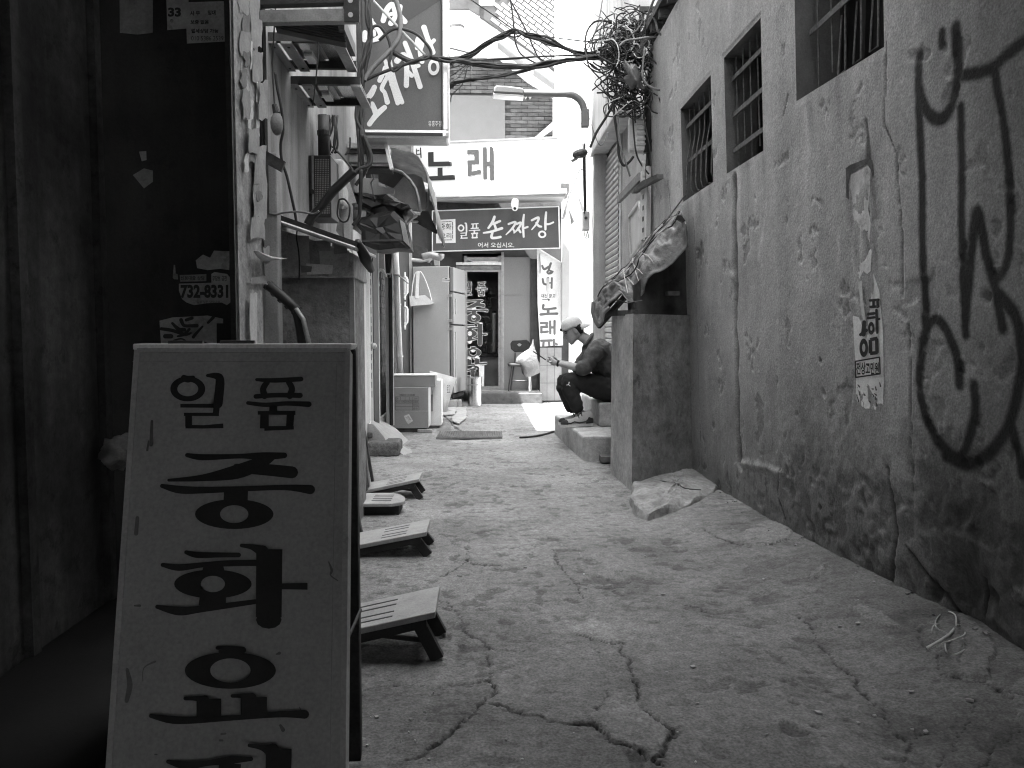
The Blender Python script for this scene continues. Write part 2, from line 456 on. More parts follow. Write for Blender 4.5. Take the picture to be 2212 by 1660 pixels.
# ================================================================== GROUND
def g2(pts, cr):
    out = []
    for (u, v) in pts:
        p = PZ(*cr(u, v)); out.append((p.x, p.y))
    return out
c2 = crop(850, 1300, 2.328); c3 = crop(1400, 1000, 1.8945); c5 = crop(880, 950, 5.821)
CRACKS = [  # points, width, depth
 (g2([(52, 912), (60, 905), (120, 880), (240, 860), (340, 855), (450, 862), (560, 862), (680, 855), (770, 845), (840, 835)], c2), .009, .014),
 (g2([(800, 690), (815, 740), (805, 770), (825, 800), (800, 840), (835, 890), (825, 930), (770, 970), (720, 1030), (650, 1060), (610, 1110), (590, 1150), (490, 1210), (440, 1260), (340, 1310)], c2), .016, .02),
 (g2([(640, 560), (700, 590), (740, 590), (780, 635), (850, 655), (990, 668)], c2), .013, .012),
 (g2([(500, 375), (560, 400), (620, 440), (640, 490), (640, 560)], c2), .006, .008),
 (g2([(735, 975), (770, 965), (860, 975), (920, 1005), (1000, 1035), (1100, 1045), (1160, 1075), (1260, 1095), (1350, 1085), (1420, 1110), (1480, 1150), (1530, 1195), (1600, 1200), (1650, 1230), (1700, 1275), (1790, 1330)], c2), .011, .018),
 (g2([(1740, 1275), (1790, 1220), (1830, 1160), (1850, 1120)], c2), .014, .02),
 (g2([(1850, 1120), (1800, 1090), (1740, 1050), (1670, 1000), (1650, 960), (1645, 890), (1620, 830), (1610, 770), (1590, 720), (1550, 680), (1550, 630)], c2), .013, .016),
 (g2([(1550, 630), (1500, 640), (1400, 610), (1290, 580)], c2), .008, .012),
 (g2([(1620, 830), (1640, 890), (1650, 940)], c2), .014, .012),
 (g2([(1260, 1090), (1350, 1085), (1420, 1112)], c2), .014, .018),
 (g2([(1380, 1055), (1410, 1010), (1450, 960), (1480, 900)], c2), .007, .01),
 (g2([(770, 105), (860, 95), (940, 85), (1050, 80), (1100, 95), (1175, 105)], c2), .012, .014),
 (g2([(1175, 105), (1170, 140), (1200, 190), (1240, 240), (1290, 280), (1310, 330), (1340, 380), (1390, 425)], c2), .01, .01),
 (g2([(1240, 305), (1310, 290), (1365, 298)], c2), .014, .012),
 (g2([(680, 150), (640, 190), (590, 220), (540, 250)], c2), .01, .01),
 (g2([(660, 145), (710, 175), (880, 190)], c2), .01, .01),
 (g2([(590, 60), (650, 72), (690, 100), (680, 150)], c2), .008, .008),
 (g2([(1140, 1085), (1230, 1175), (1300, 1220), (1320, 1280), (1420, 1370), (1470, 1440), (1530, 1540), (1540, 1600)], c3), .011, .014),
 (g2([(1530, 1540), (1580, 1500), (1620, 1470)], c3), .007, .012),
 (g2([(1590, 1050), (1600, 1110), (1640, 1160), (1700, 1170), (1690, 1260), (1740, 1280), (1830, 1310), (1900, 1310), (1990, 1370), (2084, 1400)], c3), .01, .014),
 (g2([(1890, 1655), (1940, 1590), (2000, 1550), (2084, 1525)], c3), .012, .012),
 (g2([(1680, 1655), (1750, 1550), (1830, 1430), (1850, 1380)], c3), .006, .01),
 (g2([(600, 570), (660, 610), (770, 650), (850, 655), (920, 670), (990, 650)], c3), .012, .012),
 (g2([(530, 905), (590, 910), (610, 930)], c3), .012, .01),
 (g2([(0, 810), (70, 808)], c3), .012, .01),
 (g2([(1050, 960), (1140, 1085)], c3), .008, .008),
 (g2([(1120, 310), (1300, 500), (1360, 560), (1440, 600), (1500, 595)], c5), .02, .02),
 (g2([(1150, 300), (1250, 320), (1360, 330)], c5), .03, .02),
 (g2([(1150, 380), (1280, 370), (1360, 340)], c5), .03, .015),
 (g2([(700, 785), (850, 785)], c5), .02, .012),
]
PATCH = [
 (g2([(1270, 550), (1300, 510), (1400, 490), (1480, 530), (1530, 570), (1550, 630), (1480, 640), (1400, 610), (1285, 580)], c2), 1.25, .006),
 (g2([(1380, 1055), (1430, 1000), (1480, 930), (1560, 900), (1650, 960), (1670, 1000), (1740, 1050), (1850, 1120), (1800, 1210), (1740, 1275), (1600, 1200), (1530, 1195), (1420, 1110)], c2), 1.17, .005),
 (g2([(690, 110), (860, 95), (1050, 80), (1175, 105), (1170, 190), (880, 190), (700, 170)], c2), 1.1, .004),
 (g2([(770, 650), (800, 600), (900, 560), (1010, 600), (990, 650), (920, 670)], c3), 1.3, .01),
 (g2([(1090, 800), (1170, 765), (1160, 800), (1100, 830)], c3), 1.3, .012),
 (g2([(1280, 960), (1340, 950), (1480, 1020), (1500, 1050), (1440, 1040), (1330, 990)], c3), 1.35, .006),
 (g2([(1600, 1060), (1800, 1030), (1950, 1160), (1900, 1300), (1740, 1280), (1690, 1170)], c3), 1.15, .01),
 (g2([(1990, 1370), (2084, 1320), (2200, 1400), (2084, 1500)], c3), 1.3, .01),
 (g2([(1150, 270), (1500, 260), (1500, 420), (1300, 500), (1150, 500)], c5), 1.25, .012),
 (g2([(1130, 420), (1300, 420), (1290, 600), (1085, 600)], c5), .7, .004),
]
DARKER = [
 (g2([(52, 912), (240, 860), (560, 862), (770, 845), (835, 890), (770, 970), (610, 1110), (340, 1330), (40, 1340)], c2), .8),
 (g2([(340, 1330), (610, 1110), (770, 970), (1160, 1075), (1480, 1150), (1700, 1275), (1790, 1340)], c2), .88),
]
ys = [0.9]
while ys[-1] < 13.4: ys.append(ys[-1] + max(0.0055, 0.0031 * ys[-1]))
ys = np.array(ys)
xs = np.arange(-1.7, 2.6, 0.0075)
GX, GY = np.meshgrid(xs, ys)
def ground_form(x, y):
    z = 0.018 * (fbm(x, y, 1.1, 11, 3) - .5) + 0.006 * (fbm(x, y, 6, 21, 3) - .5)
    wall_x = np.interp(y, [2.2, 2.65, 3.2, 4.25, 5.5, 7.3], [1.82, 1.79, 1.725, 1.64, 1.62, 1.62])
    e = wall_x - x + 0.10 * (fbm(x, y, 2.5, 31, 3) - .5)
    z = z + 0.06 * sstep(.62, .0, e) * sstep(6.5, 4.5, y)          # cement fillet along the right wall
    z = z - 0.012 * np.exp(-((e - .68) / .16) ** 2) * sstep(6, 4, y)   # shallow gutter
    return z
GZ = ground_form(GX, GY)
stain_shade = np.ones_like(GX)
wob = 0.016
wx = GX + wob * (fbm(GX, GY, 14, 41, 3) - .5) * 2 + .012 * (fbm(GX, GY, 55, 43, 2) - .5) * 2
wy = GY + wob * (fbm(GX, GY, 14, 51, 3) - .5) * 2 + .012 * (fbm(GX, GY, 55, 53, 2) - .5) * 2
for pts, k, h in PATCH:
    m = inpoly(wx, wy, pts)
    stain_shade[m] *= k; GZ[m] += h
for pts, k in DARKER: stain_shade[inpoly(wx, wy, pts)] *= k
for pts, w, dp in CRACKS:
    x0 = min(p[0] for p in pts) - .1; x1 = max(p[0] for p in pts) + .1
    y0 = min(p[1] for p in pts) - .1; y1 = max(p[1] for p in pts) + .1
    r0, r1 = np.searchsorted(ys, [y0, y1]); q0, q1 = np.searchsorted(xs, [x0, x1])
    if r1 <= r0 or q1 <= q0: continue
    sl = (slice(r0, r1), slice(q0, q1))
    d = polydist(wx[sl], wy[sl], pts)
    ww = w * np.clip(.05 + 1.7 * (fbm(GX[sl], GY[sl], 7, 61, 3) - .32), .18, .5) * np.maximum(1, GY[sl] / 3.2)
    k = sstep(1.0, .6, d / ww)
    GZ[sl] -= .55 * dp * k
    stain_shade[sl] *= 1 - .72 * k
    stain_shade[sl] *= 1 - .16 * sstep(.07, 0, d) * (fbm(GX[sl], GY[sl], 20, 71, 3))
dash = sstep(.62, .68, fbm(GX * .8, GY * 1.5, 17, 131, 4)) * sstep(.42, .56, fbm(GX, GY, 1.8, 141, 2)); stain_shade *= 1 - .30 * dash; GZ -= .003 * dash
pit = sstep(.63, .70, fbm(GX, GY, 13, 81, 4)) * sstep(.38, .55, fbm(GX, GY, 1.3, 91, 2))
GZ -= .006 * pit; stain_shade *= 1 - .4 * pit
flake = sstep(.60, .66, fbm(GX * 1.0, GY * 1.6, 5, 101, 5)) * sstep(.3, 1.0, GX) * sstep(6, 4.5, GY)
stain_shade *= 1 - .2 * flake; GZ -= .003 * flake
stain_shade *= .86 + .28 * fbm(GX, GY, .8, 111, 4)
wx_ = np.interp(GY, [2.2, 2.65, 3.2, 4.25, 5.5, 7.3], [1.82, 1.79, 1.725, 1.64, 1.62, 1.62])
damp_shade = sstep(.9, .1, wx_ - GX + .3 * (fbm(GX, GY, 3, 121, 4) - .5)) * sstep(5.5, 3.2, GY)
stain_shade *= 1 - .38 * damp_shade  # damp along the wall, with its shading also put into the colour
stain_shade *= .80 + .34 * sstep(2.5, 8.5, GY)  # near ground darkened, far ground lightened in place of the light's falloff
def np_grid(name, X, Y, Z, m, st=None, parent=None, mask=None, origin=None, smooth=True):
    nr, nc = X.shape
    co = np.stack([X, Y, Z], -1).reshape(-1, 3).astype(np.float32)
    idx = np.arange(nr * nc).reshape(nr, nc)
    q = np.stack([idx[:-1, :-1], idx[:-1, 1:], idx[1:, 1:], idx[1:, :-1]], -1).reshape(-1, 4)
    if mask is not None: q = q[mask.reshape(-1)]
    me = bpy.data.meshes.new(name)
    me.vertices.add(len(co)); me.vertices.foreach_set('co', co.ravel())
    me.loops.add(q.size); me.loops.foreach_set('vertex_index', q.ravel().astype(np.int32))
    me.polygons.add(len(q)); me.polygons.foreach_set('loop_start', np.arange(0, q.size, 4, dtype=np.int32))
    me.update(calc_edges=True)
    if st is not None:
        a = me.attributes.new('stain', 'FLOAT', 'POINT'); a.data.foreach_set('value', st.reshape(-1).astype(np.float32))
    return link(name, me, m, parent, origin=origin, smooth=smooth, fixn=False)
GZ = np.where((GX < xs[1]) | (GX > xs[-2]) | (GY > ys[-2]) | (GY < ys[1]), 0, GZ)
ground = np_grid('ground', GX, GY, GZ, M['ground'], stain_shade)
# the sheet goes on to the horizon around the detailed alley floor
far = MB(); a0, a1, b0, b1, R = float(xs[0]), float(xs[-1]), float(ys[0]), float(ys[-1]), 150.0
far.poly([(-R, -R, 0), (R, -R, 0), (R, b0, 0), (-R, b0, 0)]); far.poly([(-R, b1, 0), (R, b1, 0), (R, R, 0), (-R, R, 0)])
far.poly([(-R, b0, 0), (a0, b0, 0), (a0, b1, 0), (-R, b1, 0)]); far.poly([(a1, b0, 0), (R, b0, 0), (R, b1, 0), (a1, b1, 0)])
fo = obj('far_ground', far, mat('outer_concrete', .27, bump=.3), fixn=False)
tag(ground, kind='structure'); tag(fo, kind='structure')
def gz(x, y):
    i = min(max(int(np.searchsorted(ys, y)), 0), len(ys) - 1); j = min(max(int(np.searchsorted(xs, x)), 0), len(xs) - 1)
    return float(GZ[i, j])

# ================================================================== RIGHT WALL
LEAN = 0.042
def wallX(y, z): return float(np.interp(y, [2.2, 2.65, 3.2, 4.25, 5.5, 7.3], [1.82, 1.79, 1.725, 1.64, 1.62, 1.62])) - LEAN * z
def RW(px, py):
    x = 1.6
    for _ in range(12):
        p = PX(px, py, x); x = wallX(p.y, p.z)
    return PX(px, py, x)
def rwf(cr=None):
    def f(u, v, h):
        if cr: u, v = cr(u, v)
        p = RW(u, v); return p + Vector((-h, 0, -h * LEAN))
    return f
YE = 7.3
EAVE = 3.62
def rect_of(pts):
    q = [RW(*p) for p in pts]
    return (min(p.y for p in q), max(p.y for p in q), min(p.z for p in q), max(p.z for p in q))
wins = []
for L_, R_, T_ in (((1719.5, 228.6), (1908, 90), None), ((1569, 379), (1648, 322), (1597, 88)), ((1475, 440), (1540, 390), (1494, 208))):
    a, b = RW(*L_), RW(*R_)
    top = 3.12 if T_ is None else RW(*T_).z
    wins.append((b.y, a.y, (a.z + b.z) / 2, top))
ycut = sorted(set([w[0] for w in wins] + [w[1] for w in wins])); zcut = sorted(set([w[2] for w in wins] + [w[3] for w in wins]))
def snapped(a, b, st, cuts):
    out = [a]
    for c in cuts + [b]:
        n = max(1, int(round((c - out[-1]) / st))); s0 = out[-1]
        out += [s0 + (c - s0) * i / n for i in range(1, n + 1)]
    return np.array(out)
wy_ = snapped(2.2, YE, .009, ycut); wz_ = snapped(-.06, EAVE, .0095, zcut)
WY, WZ = np.meshgrid(wy_, wz_)
base = np.interp(WY, [2.2, 2.65, 3.2, 4.25, 5.5, 7.3], [1.82, 1.79, 1.725, 1.64, 1.62, 1.62]) - LEAN * WZ
disp = .022 * (fbm(WY, WZ, .9, 201, 3) - .5) + .006 * (fbm(WY, WZ, 7, 211, 4) - .5)
st = np.ones_like(WY)
low = sstep(1.0 + .55 * sstep(5, 2.8, WY), .1, WZ + .8 * (fbm(WY, WZ, 1.6, 221, 4) - .5))
# graffiti : sprayed soft edged strokes
cg = crop(1950, 0, 1.383)
def wpts(pts, cr):
    out = []
    for (u, v) in pts:
        p = RW(*cr(u, v)); out.append((p.y, p.z))
    return out
def smooth2(pts): return [(a, b) for (a, b) in catmull(pts, 6)]
GRAF = [
 ([(405, 190), (405, 330), (415, 560), (418, 800), (428, 1100)], .03),
 ([(405, 300), (430, 370), (470, 405), (510, 370), (535, 260), (530, 95)], .034),
 ([(548, 360), (550, 600), (555, 900), (565, 1130)], .027),
 ([(563, 1100), (580, 900), (602, 715), (632, 850), (665, 980), (690, 1110)], .03),
 ([(550, 255), (640, 238), (700, 190), (765, 140)], .03),
 ([(665, 245), (690, 400), (712, 600), (715, 800), (700, 900), (668, 945)], .026),
 ([(545, 1300), (532, 1200), (492, 1105), (452, 1082), (418, 1150), (408, 1280), (430, 1400), (480, 1500), (540, 1545), (580, 1480), (597, 1380), (592, 1300)], .03),
 ([(680, 1000), (735, 1075), (752, 1200), (735, 1350), (700, 1460), (640, 1535), (570, 1565), (500, 1540)], .034),
 ([(720, 1440), (745, 1530), (762, 1600)], .03),
 ([(483, 110), (484, 150)], .026),
]
paint = np.zeros_like(WY)
for pts, w in GRAF:
    d = polydist(WY, WZ, smooth2(wpts(pts, cg)))
    paint = np.maximum(paint, sstep(w * 1.12, w * .42, d + .006 * (fbm(WY, WZ, 40, 231, 2) - .5)))
drip = np.exp(-((WY - wpts([(545, 1500)], cg)[0][0]) / .22) ** 2) * sstep(.2, .42, WZ) * sstep(.62, .4, WZ)
paint = np.maximum(paint, .6 * drip)
# peeling render: inside the sprayed area and along the base
inside = np.exp(-((WY - 2.75) / .28) ** 2) * sstep(.25, .55, WZ) * sstep(2.6, 1.9, WZ)
pe = fbm(WY, WZ, 7, 241, 5, .6)
peel = sstep(.68, .73, pe + .12 * inside + .10 * low * sstep(6.5, 3.5, WY))
disp -= .005 * peel; st *= 1 - .22 * peel * fbm(WY, WZ, 25, 251, 3) * 1.6
lipd = sstep(.665, .69, pe + .12 * inside + .10 * low * sstep(6.5, 3.5, WY)) - peel
st *= 1 + .25 * np.clip(lipd, 0, 1)
rough = sstep(1.0, .3, WZ + .4 * (fbm(WY, WZ, 2, 261, 3) - .5)) * sstep(6.5, 3.2, WY)
rg = sstep(.42, .62, fbm(WY, WZ * .8, 20, 271, 4)); disp += .006 * rough * rg; st *= 1 - .30 * rough * (1 - rg) * sstep(5.2, 3.6, WY)
# damp foot of the wall, darker near end, rain streaks, cracks
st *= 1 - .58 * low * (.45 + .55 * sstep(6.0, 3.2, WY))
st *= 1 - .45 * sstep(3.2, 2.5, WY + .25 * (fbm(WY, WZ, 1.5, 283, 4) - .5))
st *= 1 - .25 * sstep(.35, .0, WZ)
colr = fbm(WY, WZ * .06, 6, 281, 4)
st *= 1 + .16 * (colr - .5) * 2 * sstep(.5, 1.6, WZ)
for (y0, y1, z0, z1) in wins:                                  # pale lime runs below each sill
    for k in range(5):
        yc = y0 + (y1 - y0) * (k + .5 * random.random()) / 5; l = .25 + .5 * random.random()
        st *= 1 + (.20 if k % 2 else -.22) * np.exp(-((WY - yc - .015 * np.sin(WZ * 9)) / .028) ** 2) * sstep(z0 - l, z0 - .02, WZ) * (WZ < z0)
LINES = [([(1585, 390), (1588, 560), (1592, 800), (1597, 1000)], .05, .03),  # first entry: a step's edge shadow drawn as a dark groove
         ([(1914, 75), (1912, 180), (1910, 270), (1934, 330), (1945, 470), (1950, 640)], .006, .01),
         ([(1962, 700), (1972, 900), (1976, 1060)], .006, .01), ([(1702, 205), (1690, 250)], .006, .008),
         ([(1690, 1010), (1680, 1060), (1695, 1120)], .008, .01), ([(1920, 1010), (1938, 1150), (1928, 1260)], .014, .014),
         ([(1960, 1180), (2000, 1240), (2040, 1290), (2060, 1330)], .012, .014), ([(2118, 1250), (2110, 1330)], .01, .01),
         ([(1497, 470), (1502, 560), (1505, 700), (1512, 900), (1516, 1010)], .006, .006),
         ([(1440, 360), (1450, 470), (1452, 520)], .01, .008), ([(1870, 260), (1876, 320), (1880, 360)], .02, .004)]
for pts, w, dp in LINES:
    q = []
    for a in pts:
        p = RW(*a); q.append((p.y, p.z))
    d = polydist(WY + .03 * (fbm(WY, WZ, 6, 291, 3) - .5), WZ, q)
    k = sstep(1, .3, d / (w * (.4 + 1.2 * fbm(WY, WZ, 8, 301, 2))))
    disp -= dp * k; st *= 1 - .68 * k
# a thicker lower skin of render with a worn ledge
led = [(1597, 1000), (1640, 1006), (1690, 1020)]
q = [(RW(*a).y, RW(*a).z) for a in led]
d = polydist(WY, WZ, q); k = sstep(.045, .0, d + .05 * (fbm(WY, WZ, 18, 311, 4) - .4))
disp += .012 * k; st *= 1 + .45 * k
for (px, py, r) in ((2018, 1283, .05), (2140, 1290, .05), (1700, 1165, .03), (1773, 780, .012), (2130, 640, .03), (1775, 1095, .02)):
    p = RW(px, py); d = np.hypot(WY - p.y, WZ - p.z); k = sstep(r, r * .4, d + .02 * (fbm(WY, WZ, 25, 321, 3) - .5)); disp -= .02 * k; st *= 1 - .6 * k
hole = np.exp(-((WY - RW(2085, 1310).y) / .11) ** 2) * sstep(.36, .22, WZ + .1 * (fbm(WY, WZ, 9, 331, 3) - .5))
disp -= .04 * hole; st *= 1 - .35 * hole
# old poster frame: discoloured ghost of paper
ghost = [(1833, 362), (1878, 340), (1893, 440), (1897, 600), (1912, 720), (1908, 890), (1866, 880), (1850, 700), (1842, 560)]
gq = [(RW(*a).y, RW(*a).z) for a in ghost]
gm = inpoly(WY + .015 * (fbm(WY, WZ, 18, 341, 3) - .5), WZ, gq)
st *= np.where(gm, 1.0 + 1.3 * (fbm(WY * 1.6, WZ * .35, 16, 351, 4) - .5), 1)
halo = sstep(.05, .0, polydist(WY, WZ, gq + gq[:1])) * (WZ > RW(1870, 480).z)
st *= 1 - .35 * halo * fbm(WY, WZ, 10, 361, 3) * 1.5
for pts in ([(1740, 235), (1745, 330), (1738, 420)], [(1655, 440), (1640, 560)], [(1815, 500), (1812, 560)], [(1773, 590), (1772, 640)]):
    q = [(RW(*a).y, RW(*a).z) for a in pts]
    st *= 1 + .25 * sstep(.03, .0, polydist(WY + .02 * (fbm(WY, WZ, 5, 371, 3) - .5), WZ, q))
st = st * (1 - paint * .91)
WX = base - disp
mask = np.ones((len(wz_) - 1, len(wy_) - 1), bool)
cy = (wy_[:-1] + wy_[1:]) / 2; cz = (wz_[:-1] + wz_[1:]) / 2
for (y0, y1, z0, z1) in wins:
    mask &= ~((cy[None, :] > y0) & (cy[None, :] < y1) & (cz[:, None] > z0) & (cz[:, None] < z1))
    e = (np.abs(WY - (y0 + y1) / 2) < (y1 - y0) / 2 + .02) & (np.abs(WZ - (z0 + z1) / 2) < (z1 - z0) / 2 + .02)
    edge = e & ((np.abs(WY - y0) < .02) | (np.abs(WY - y1) < .02) | (np.abs(WZ - z0) < .02) | (np.abs(WZ - z1) < .02))
    WX[edge] = base[edge] + .003
rw = thing('plaster_wall', 'long stained plaster wall with barred windows and sprayed graffiti along the right side', 'wall', (1.7, 4.8, 0))
np_grid('render_face', WX, WY, WZ, M['plaster'], st, rw, mask)
bk = MB()
def wall_shell(y0, y1):
    pass
# solid body behind the rendered face (with the window recesses left free) and the upper storey
bk.box(1.98, 5.0, -5, YE, -.1, EAVE)
bk.hexa([(1.84, -5, -.1), (2.4, -5, -.1), (2.4, 2.2, -.1), (1.84, 2.2, -.1), (1.84 - LEAN * EAVE, -5, EAVE), (2.4, -5, EAVE), (2.4, 2.2, EAVE), (1.84 - LEAN * EAVE, 2.2, EAVE)])
obj('wall_body', bk, M['plaster_plain'], rw, fixn=True)
end = MB()                                                       # far end return of the wall
end.poly([(wallX(YE, -.06), YE, -.06), (2.0, YE, -.06), (2.0, YE, EAVE), (wallX(YE, EAVE), YE, EAVE)])
obj('wall_end', end, M['plaster_plain'], rw, fixn=False)
up = MB(); up.box(1.95, 6, -5, 6.6, EAVE + .35, 7.2)
obj('upper_storey', up, M['plaster_plain'], rw)
ev = MB(); ev.hexa([(1.40, -1, EAVE + .10), (2.1, -1, EAVE + .26), (2.1, 7.25, EAVE + .26), (1.40, 7.25, EAVE + .10), (1.40, -1, EAVE + .16), (2.1, -1, EAVE + .34), (2.1, 7.25, EAVE + .34), (1.40, 7.25, EAVE + .16)])
eo = obj('eave', ev, M['wood_dark'], rw)
for k in range(14):
    y = 3.2 + k * .3; j = MB(); j.hexa([(1.415, y, EAVE + .03), (1.9, y, EAVE + .15), (1.9, y + .06, EAVE + .15), (1.415, y + .06, EAVE + .03), (1.415, y, EAVE + .105), (1.9, y, EAVE + .225), (1.9, y + .06, EAVE + .225), (1.415, y + .06, EAVE + .105)])
    obj('rafter', j, M['wood_dark'], rw)
for wi, (y0, y1, z0, z1) in enumerate(wins):
    xa = lambda y, z: wallX(y, z)
    dpt = .20
    rv = MB()                                                   # reveals
    for (A, B) in (((y0, z0), (y1, z0)), ((y1, z0), (y1, z1)), ((y1, z1), (y0, z1)), ((y0, z1), (y0, z0))):
        n = 12; r1 = []; r2 = []
        for i in range(n + 1):
            y = A[0] + (B[0] - A[0]) * i / n; z = A[1] + (B[1] - A[1]) * i / n
            r1.append((xa(y, z) + .003, y, z)); r2.append((1.95 if wi == 0 else 1.88, y, z))
        rv.grid([r1, r2])
    w = obj('window', rv, M['reveal'], rw, fixn=False)
    xb = xa((y0 + y1) / 2, (z0 + z1) / 2) + dpt
    pn = MB(); pn.box(xb + .03, xb + .05, y0, y1, z0, z1); obj('pane', pn, M['window_dark'], w)
    fr = MB(); nm = 4 if wi == 0 else 3
    for i in range(nm):
        y = y0 + .012 + (y1 - y0 - .024) * i / (nm - 1); fr.box(xb, xb + .028, y - .018, y + .018, z0, z1)
    fr.box(xb + .001, xb + .027, y0, y1, z0, z0 + .03); fr.box(xb + .001, xb + .027, y0, y1, z0 + (z1 - z0) * .62, z0 + (z1 - z0) * .62 + .03)
    obj('frame', fr, M['window_frame'], w)
    nb = int((y1 - y0) / (.15 if wi == 0 else .115))
    lx = lambda z: xa((y0 + y1) / 2, z) + .055
    for i in range(nb):
        y = y0 + (y1 - y0) * (i + .5) / nb
        b = MB()
        if wi == 2:
            zb = z0 + .03
            b.tube([(lx(z1), y, z1 - .01), (lx(z0 + .45), y, z0 + .45), (lx(z0 + .3) - .03, y, z0 + .3), (lx(z0) - .045, y, zb + .05), (lx(z0) - .03, y, zb), (lx(z0) + .1, y, zb)], .005)
        elif wi == 0 and i < 3:
            b.tube([(lx(z1), y, z1 - .01), (lx(z0) - .01, y, z0 + .12), (lx(z0) - .01, y, z0 + .03), (lx(z0) - .01, y + .07, z0 + .03), (lx(z0), y + .07, z0 + .3)], .0045)
        else:
            b.tube([(lx(z1), y, z1 - .01), (lx(z0), y, z0 + .02 + .05 * (i % 2))], .0045)
        obj('bar', b, M['rust_bar'], w)
    for zz in ((z0 + .33, z0 + .72) if wi == 0 else (z0 + .14, z0 + .36, z0 + .58) if wi == 1 else (z0 + .30, z0 + .56)):
        if zz > z1 - .05: continue
        b = MB(); b.bar((lx(zz) - .012, y0 + .01, zz), (lx(zz) - .012, y1 - .01, zz), .006, .028); obj('bar', b, M['rust_bar'], w)

# torn advert strip pasted on the right wall
cp = crop(2040, 380, 2.556)
def strip_poly(outline, name, m, h=.003):
    b = MB(); f = rwf(cp); b.poly([f(u, v, h) for (u, v) in outline]); return b
po = thing('torn_poster', 'narrow torn advert strip with bold letters pasted on the plaster left of the graffiti', 'poster', RW(1880, 760))
obj('paper', strip_poly([(240, 735), (262, 800), (278, 850), (280, 900), (292, 1000), (300, 1100), (303, 1240), (305, 1400), (298, 1590), (280, 1612), (215, 1605), (180, 1570), (140, 1560), (132, 1480), (130, 1300), (118, 1150), (112, 1000), (150, 1010), (175, 1080), (205, 1060), (225, 900)], 'paper', None), mat('pasted_paper', .78, var=.12, vs=12, bump=.3, spots=.2), po, fixn=False)
obj('paper_shred', strip_poly([(150, 790), (172, 780), (178, 900), (195, 1010), (200, 1060), (182, 1060), (165, 930)], '', None, .006), M['paper'], po, fixn=False)
obj('paper_shred', strip_poly([(228, 735), (240, 740), (246, 800), (240, 870), (232, 860), (230, 800)], '', None, .005), M['paper_grey'], po, fixn=False)
obj('old_paper', strip_poly([(98, 120), (150, 98), (205, 62), (222, 90), (218, 200), (205, 330), (222, 420), (214, 520), (228, 600), (222, 720), (200, 740), (176, 720), (150, 770), (128, 700), (122, 560), (104, 420), (112, 300), (94, 200)], '', None, .002), mat('weathered_paper', .8, var=.3, vs=9, bump=.4, streak=.4, spots=.35), po, fixn=False)
obj('glue_edge', strip_poly([(66, 80), (92, 60), (200, 18), (232, 30), (244, 110), (236, 150), (222, 84), (205, 50), (98, 108), (84, 180), (92, 420), (100, 640), (88, 700), (78, 560), (70, 300)], '', None, .002), mat('old_glue', .13, var=.4, vs=14, bump=.3, streak=.3, spots=.4), po, fixn=False)
ik = Ink(rwf(cp), h=.005)
ik.stroke([(222, 905, 16), (275, 900, 16)], False); ik.stroke([(225, 945, 16), (275, 942, 16)], False); ik.stroke([(245, 905, 16), (245, 945, 16)], False); ik.stroke([(270, 900, 16), (272, 945, 16)], False)
ik.stroke([(215, 990, 18), (250, 985, 18)], False); ik.stroke([(212, 1015, 16), (252, 1010, 16)], False); ik.ring(233, 1078, 20, 40, 7, 16)
ik.stroke([(266, 965, 17), (270, 1105, 17)], False); ik.stroke([(266, 1025, 14), (285, 1020, 14)], False)
ik.ring(187, 1200, 27, 58, 10, 26); ik.stroke([(190, 1040, 24), (185, 1115, 30)], False); ik.stroke([(168, 1118, 20), (205, 1090, 20)], False)
for a in ([(228, 1150), (275, 1140)], [(228, 1235), (276, 1230)], [(230, 1150), (232, 1235)], [(270, 1142), (272, 1232)]): ik.stroke([(x, y, 22) for x, y in a], False, rnd=False)
for a in ([(134, 1285), (290, 1258)], [(136, 1385), (294, 1362)], [(137, 1285), (139, 1385)], [(289, 1258), (292, 1362)]): ik.stroke([(x, y, 9) for x, y in a], False, rnd=False)
ik.text('전상고민원', 143, 1290, 285, 1368, bold=.03)
obj('lettering', ik.mb, M['ink'], po, fixn=False)
ik = Ink(rwf(cp), h=.005)
for k in range(12):
    u = 138 + 150 * random.random(); v = 1400 + 150 * random.random(); ik.stroke([(u, v, 6), (u + 14 * random.random(), v + 30 * random.random(), 10)], False)
tag(obj('smudge', ik.mb, M['ink_grey'], po, fixn=False), kind='stuff')
# ================================================================== LEFT SIDE BUILDINGS
lb = thing('left_building', 'tall stained plaster building behind the clutter on the left of the alley', 'building', (-1.6, 6, 0))
b = MB(); b.box(-6, -1.2, 3.1, 8.3, -.1, 5.0); obj('wall', b, M['plaster_left'], lb)
b = MB(); b.box(-2.2, -1.22, -9, 8.1, 5.0, 8.6); obj('upper_storey', b, M['shell'], lb)  # unseen; depth and end shaped to let the sun patch through
b = MB(); b.box(-1.5, -1.23, -9, 9.15, 8.6, 15.0); obj('parapet_wall', b, M['shell'], lb)  # unseen thin slab added to steer the sun patch and shade the pilaster
lb2 = thing('low_left_building', 'lower brick building further down the left side behind the white pipe', 'building', (-1.6, 10.5, 0))
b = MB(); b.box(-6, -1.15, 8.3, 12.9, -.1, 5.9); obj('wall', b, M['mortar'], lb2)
nw = thing('sheet_wall', 'near-black sheet metal wall at the far left edge with faint rust runs', 'wall', (-1.3, 1, 0))
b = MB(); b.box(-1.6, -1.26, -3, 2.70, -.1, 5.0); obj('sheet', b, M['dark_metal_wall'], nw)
b = MB(); b.box(-1.255, -.80, 1.0, 2.69, -.02, .22); obj('plinth', b, M['soot'], nw, bevel=.01)  # black ledge added where the corner only lies in darkness
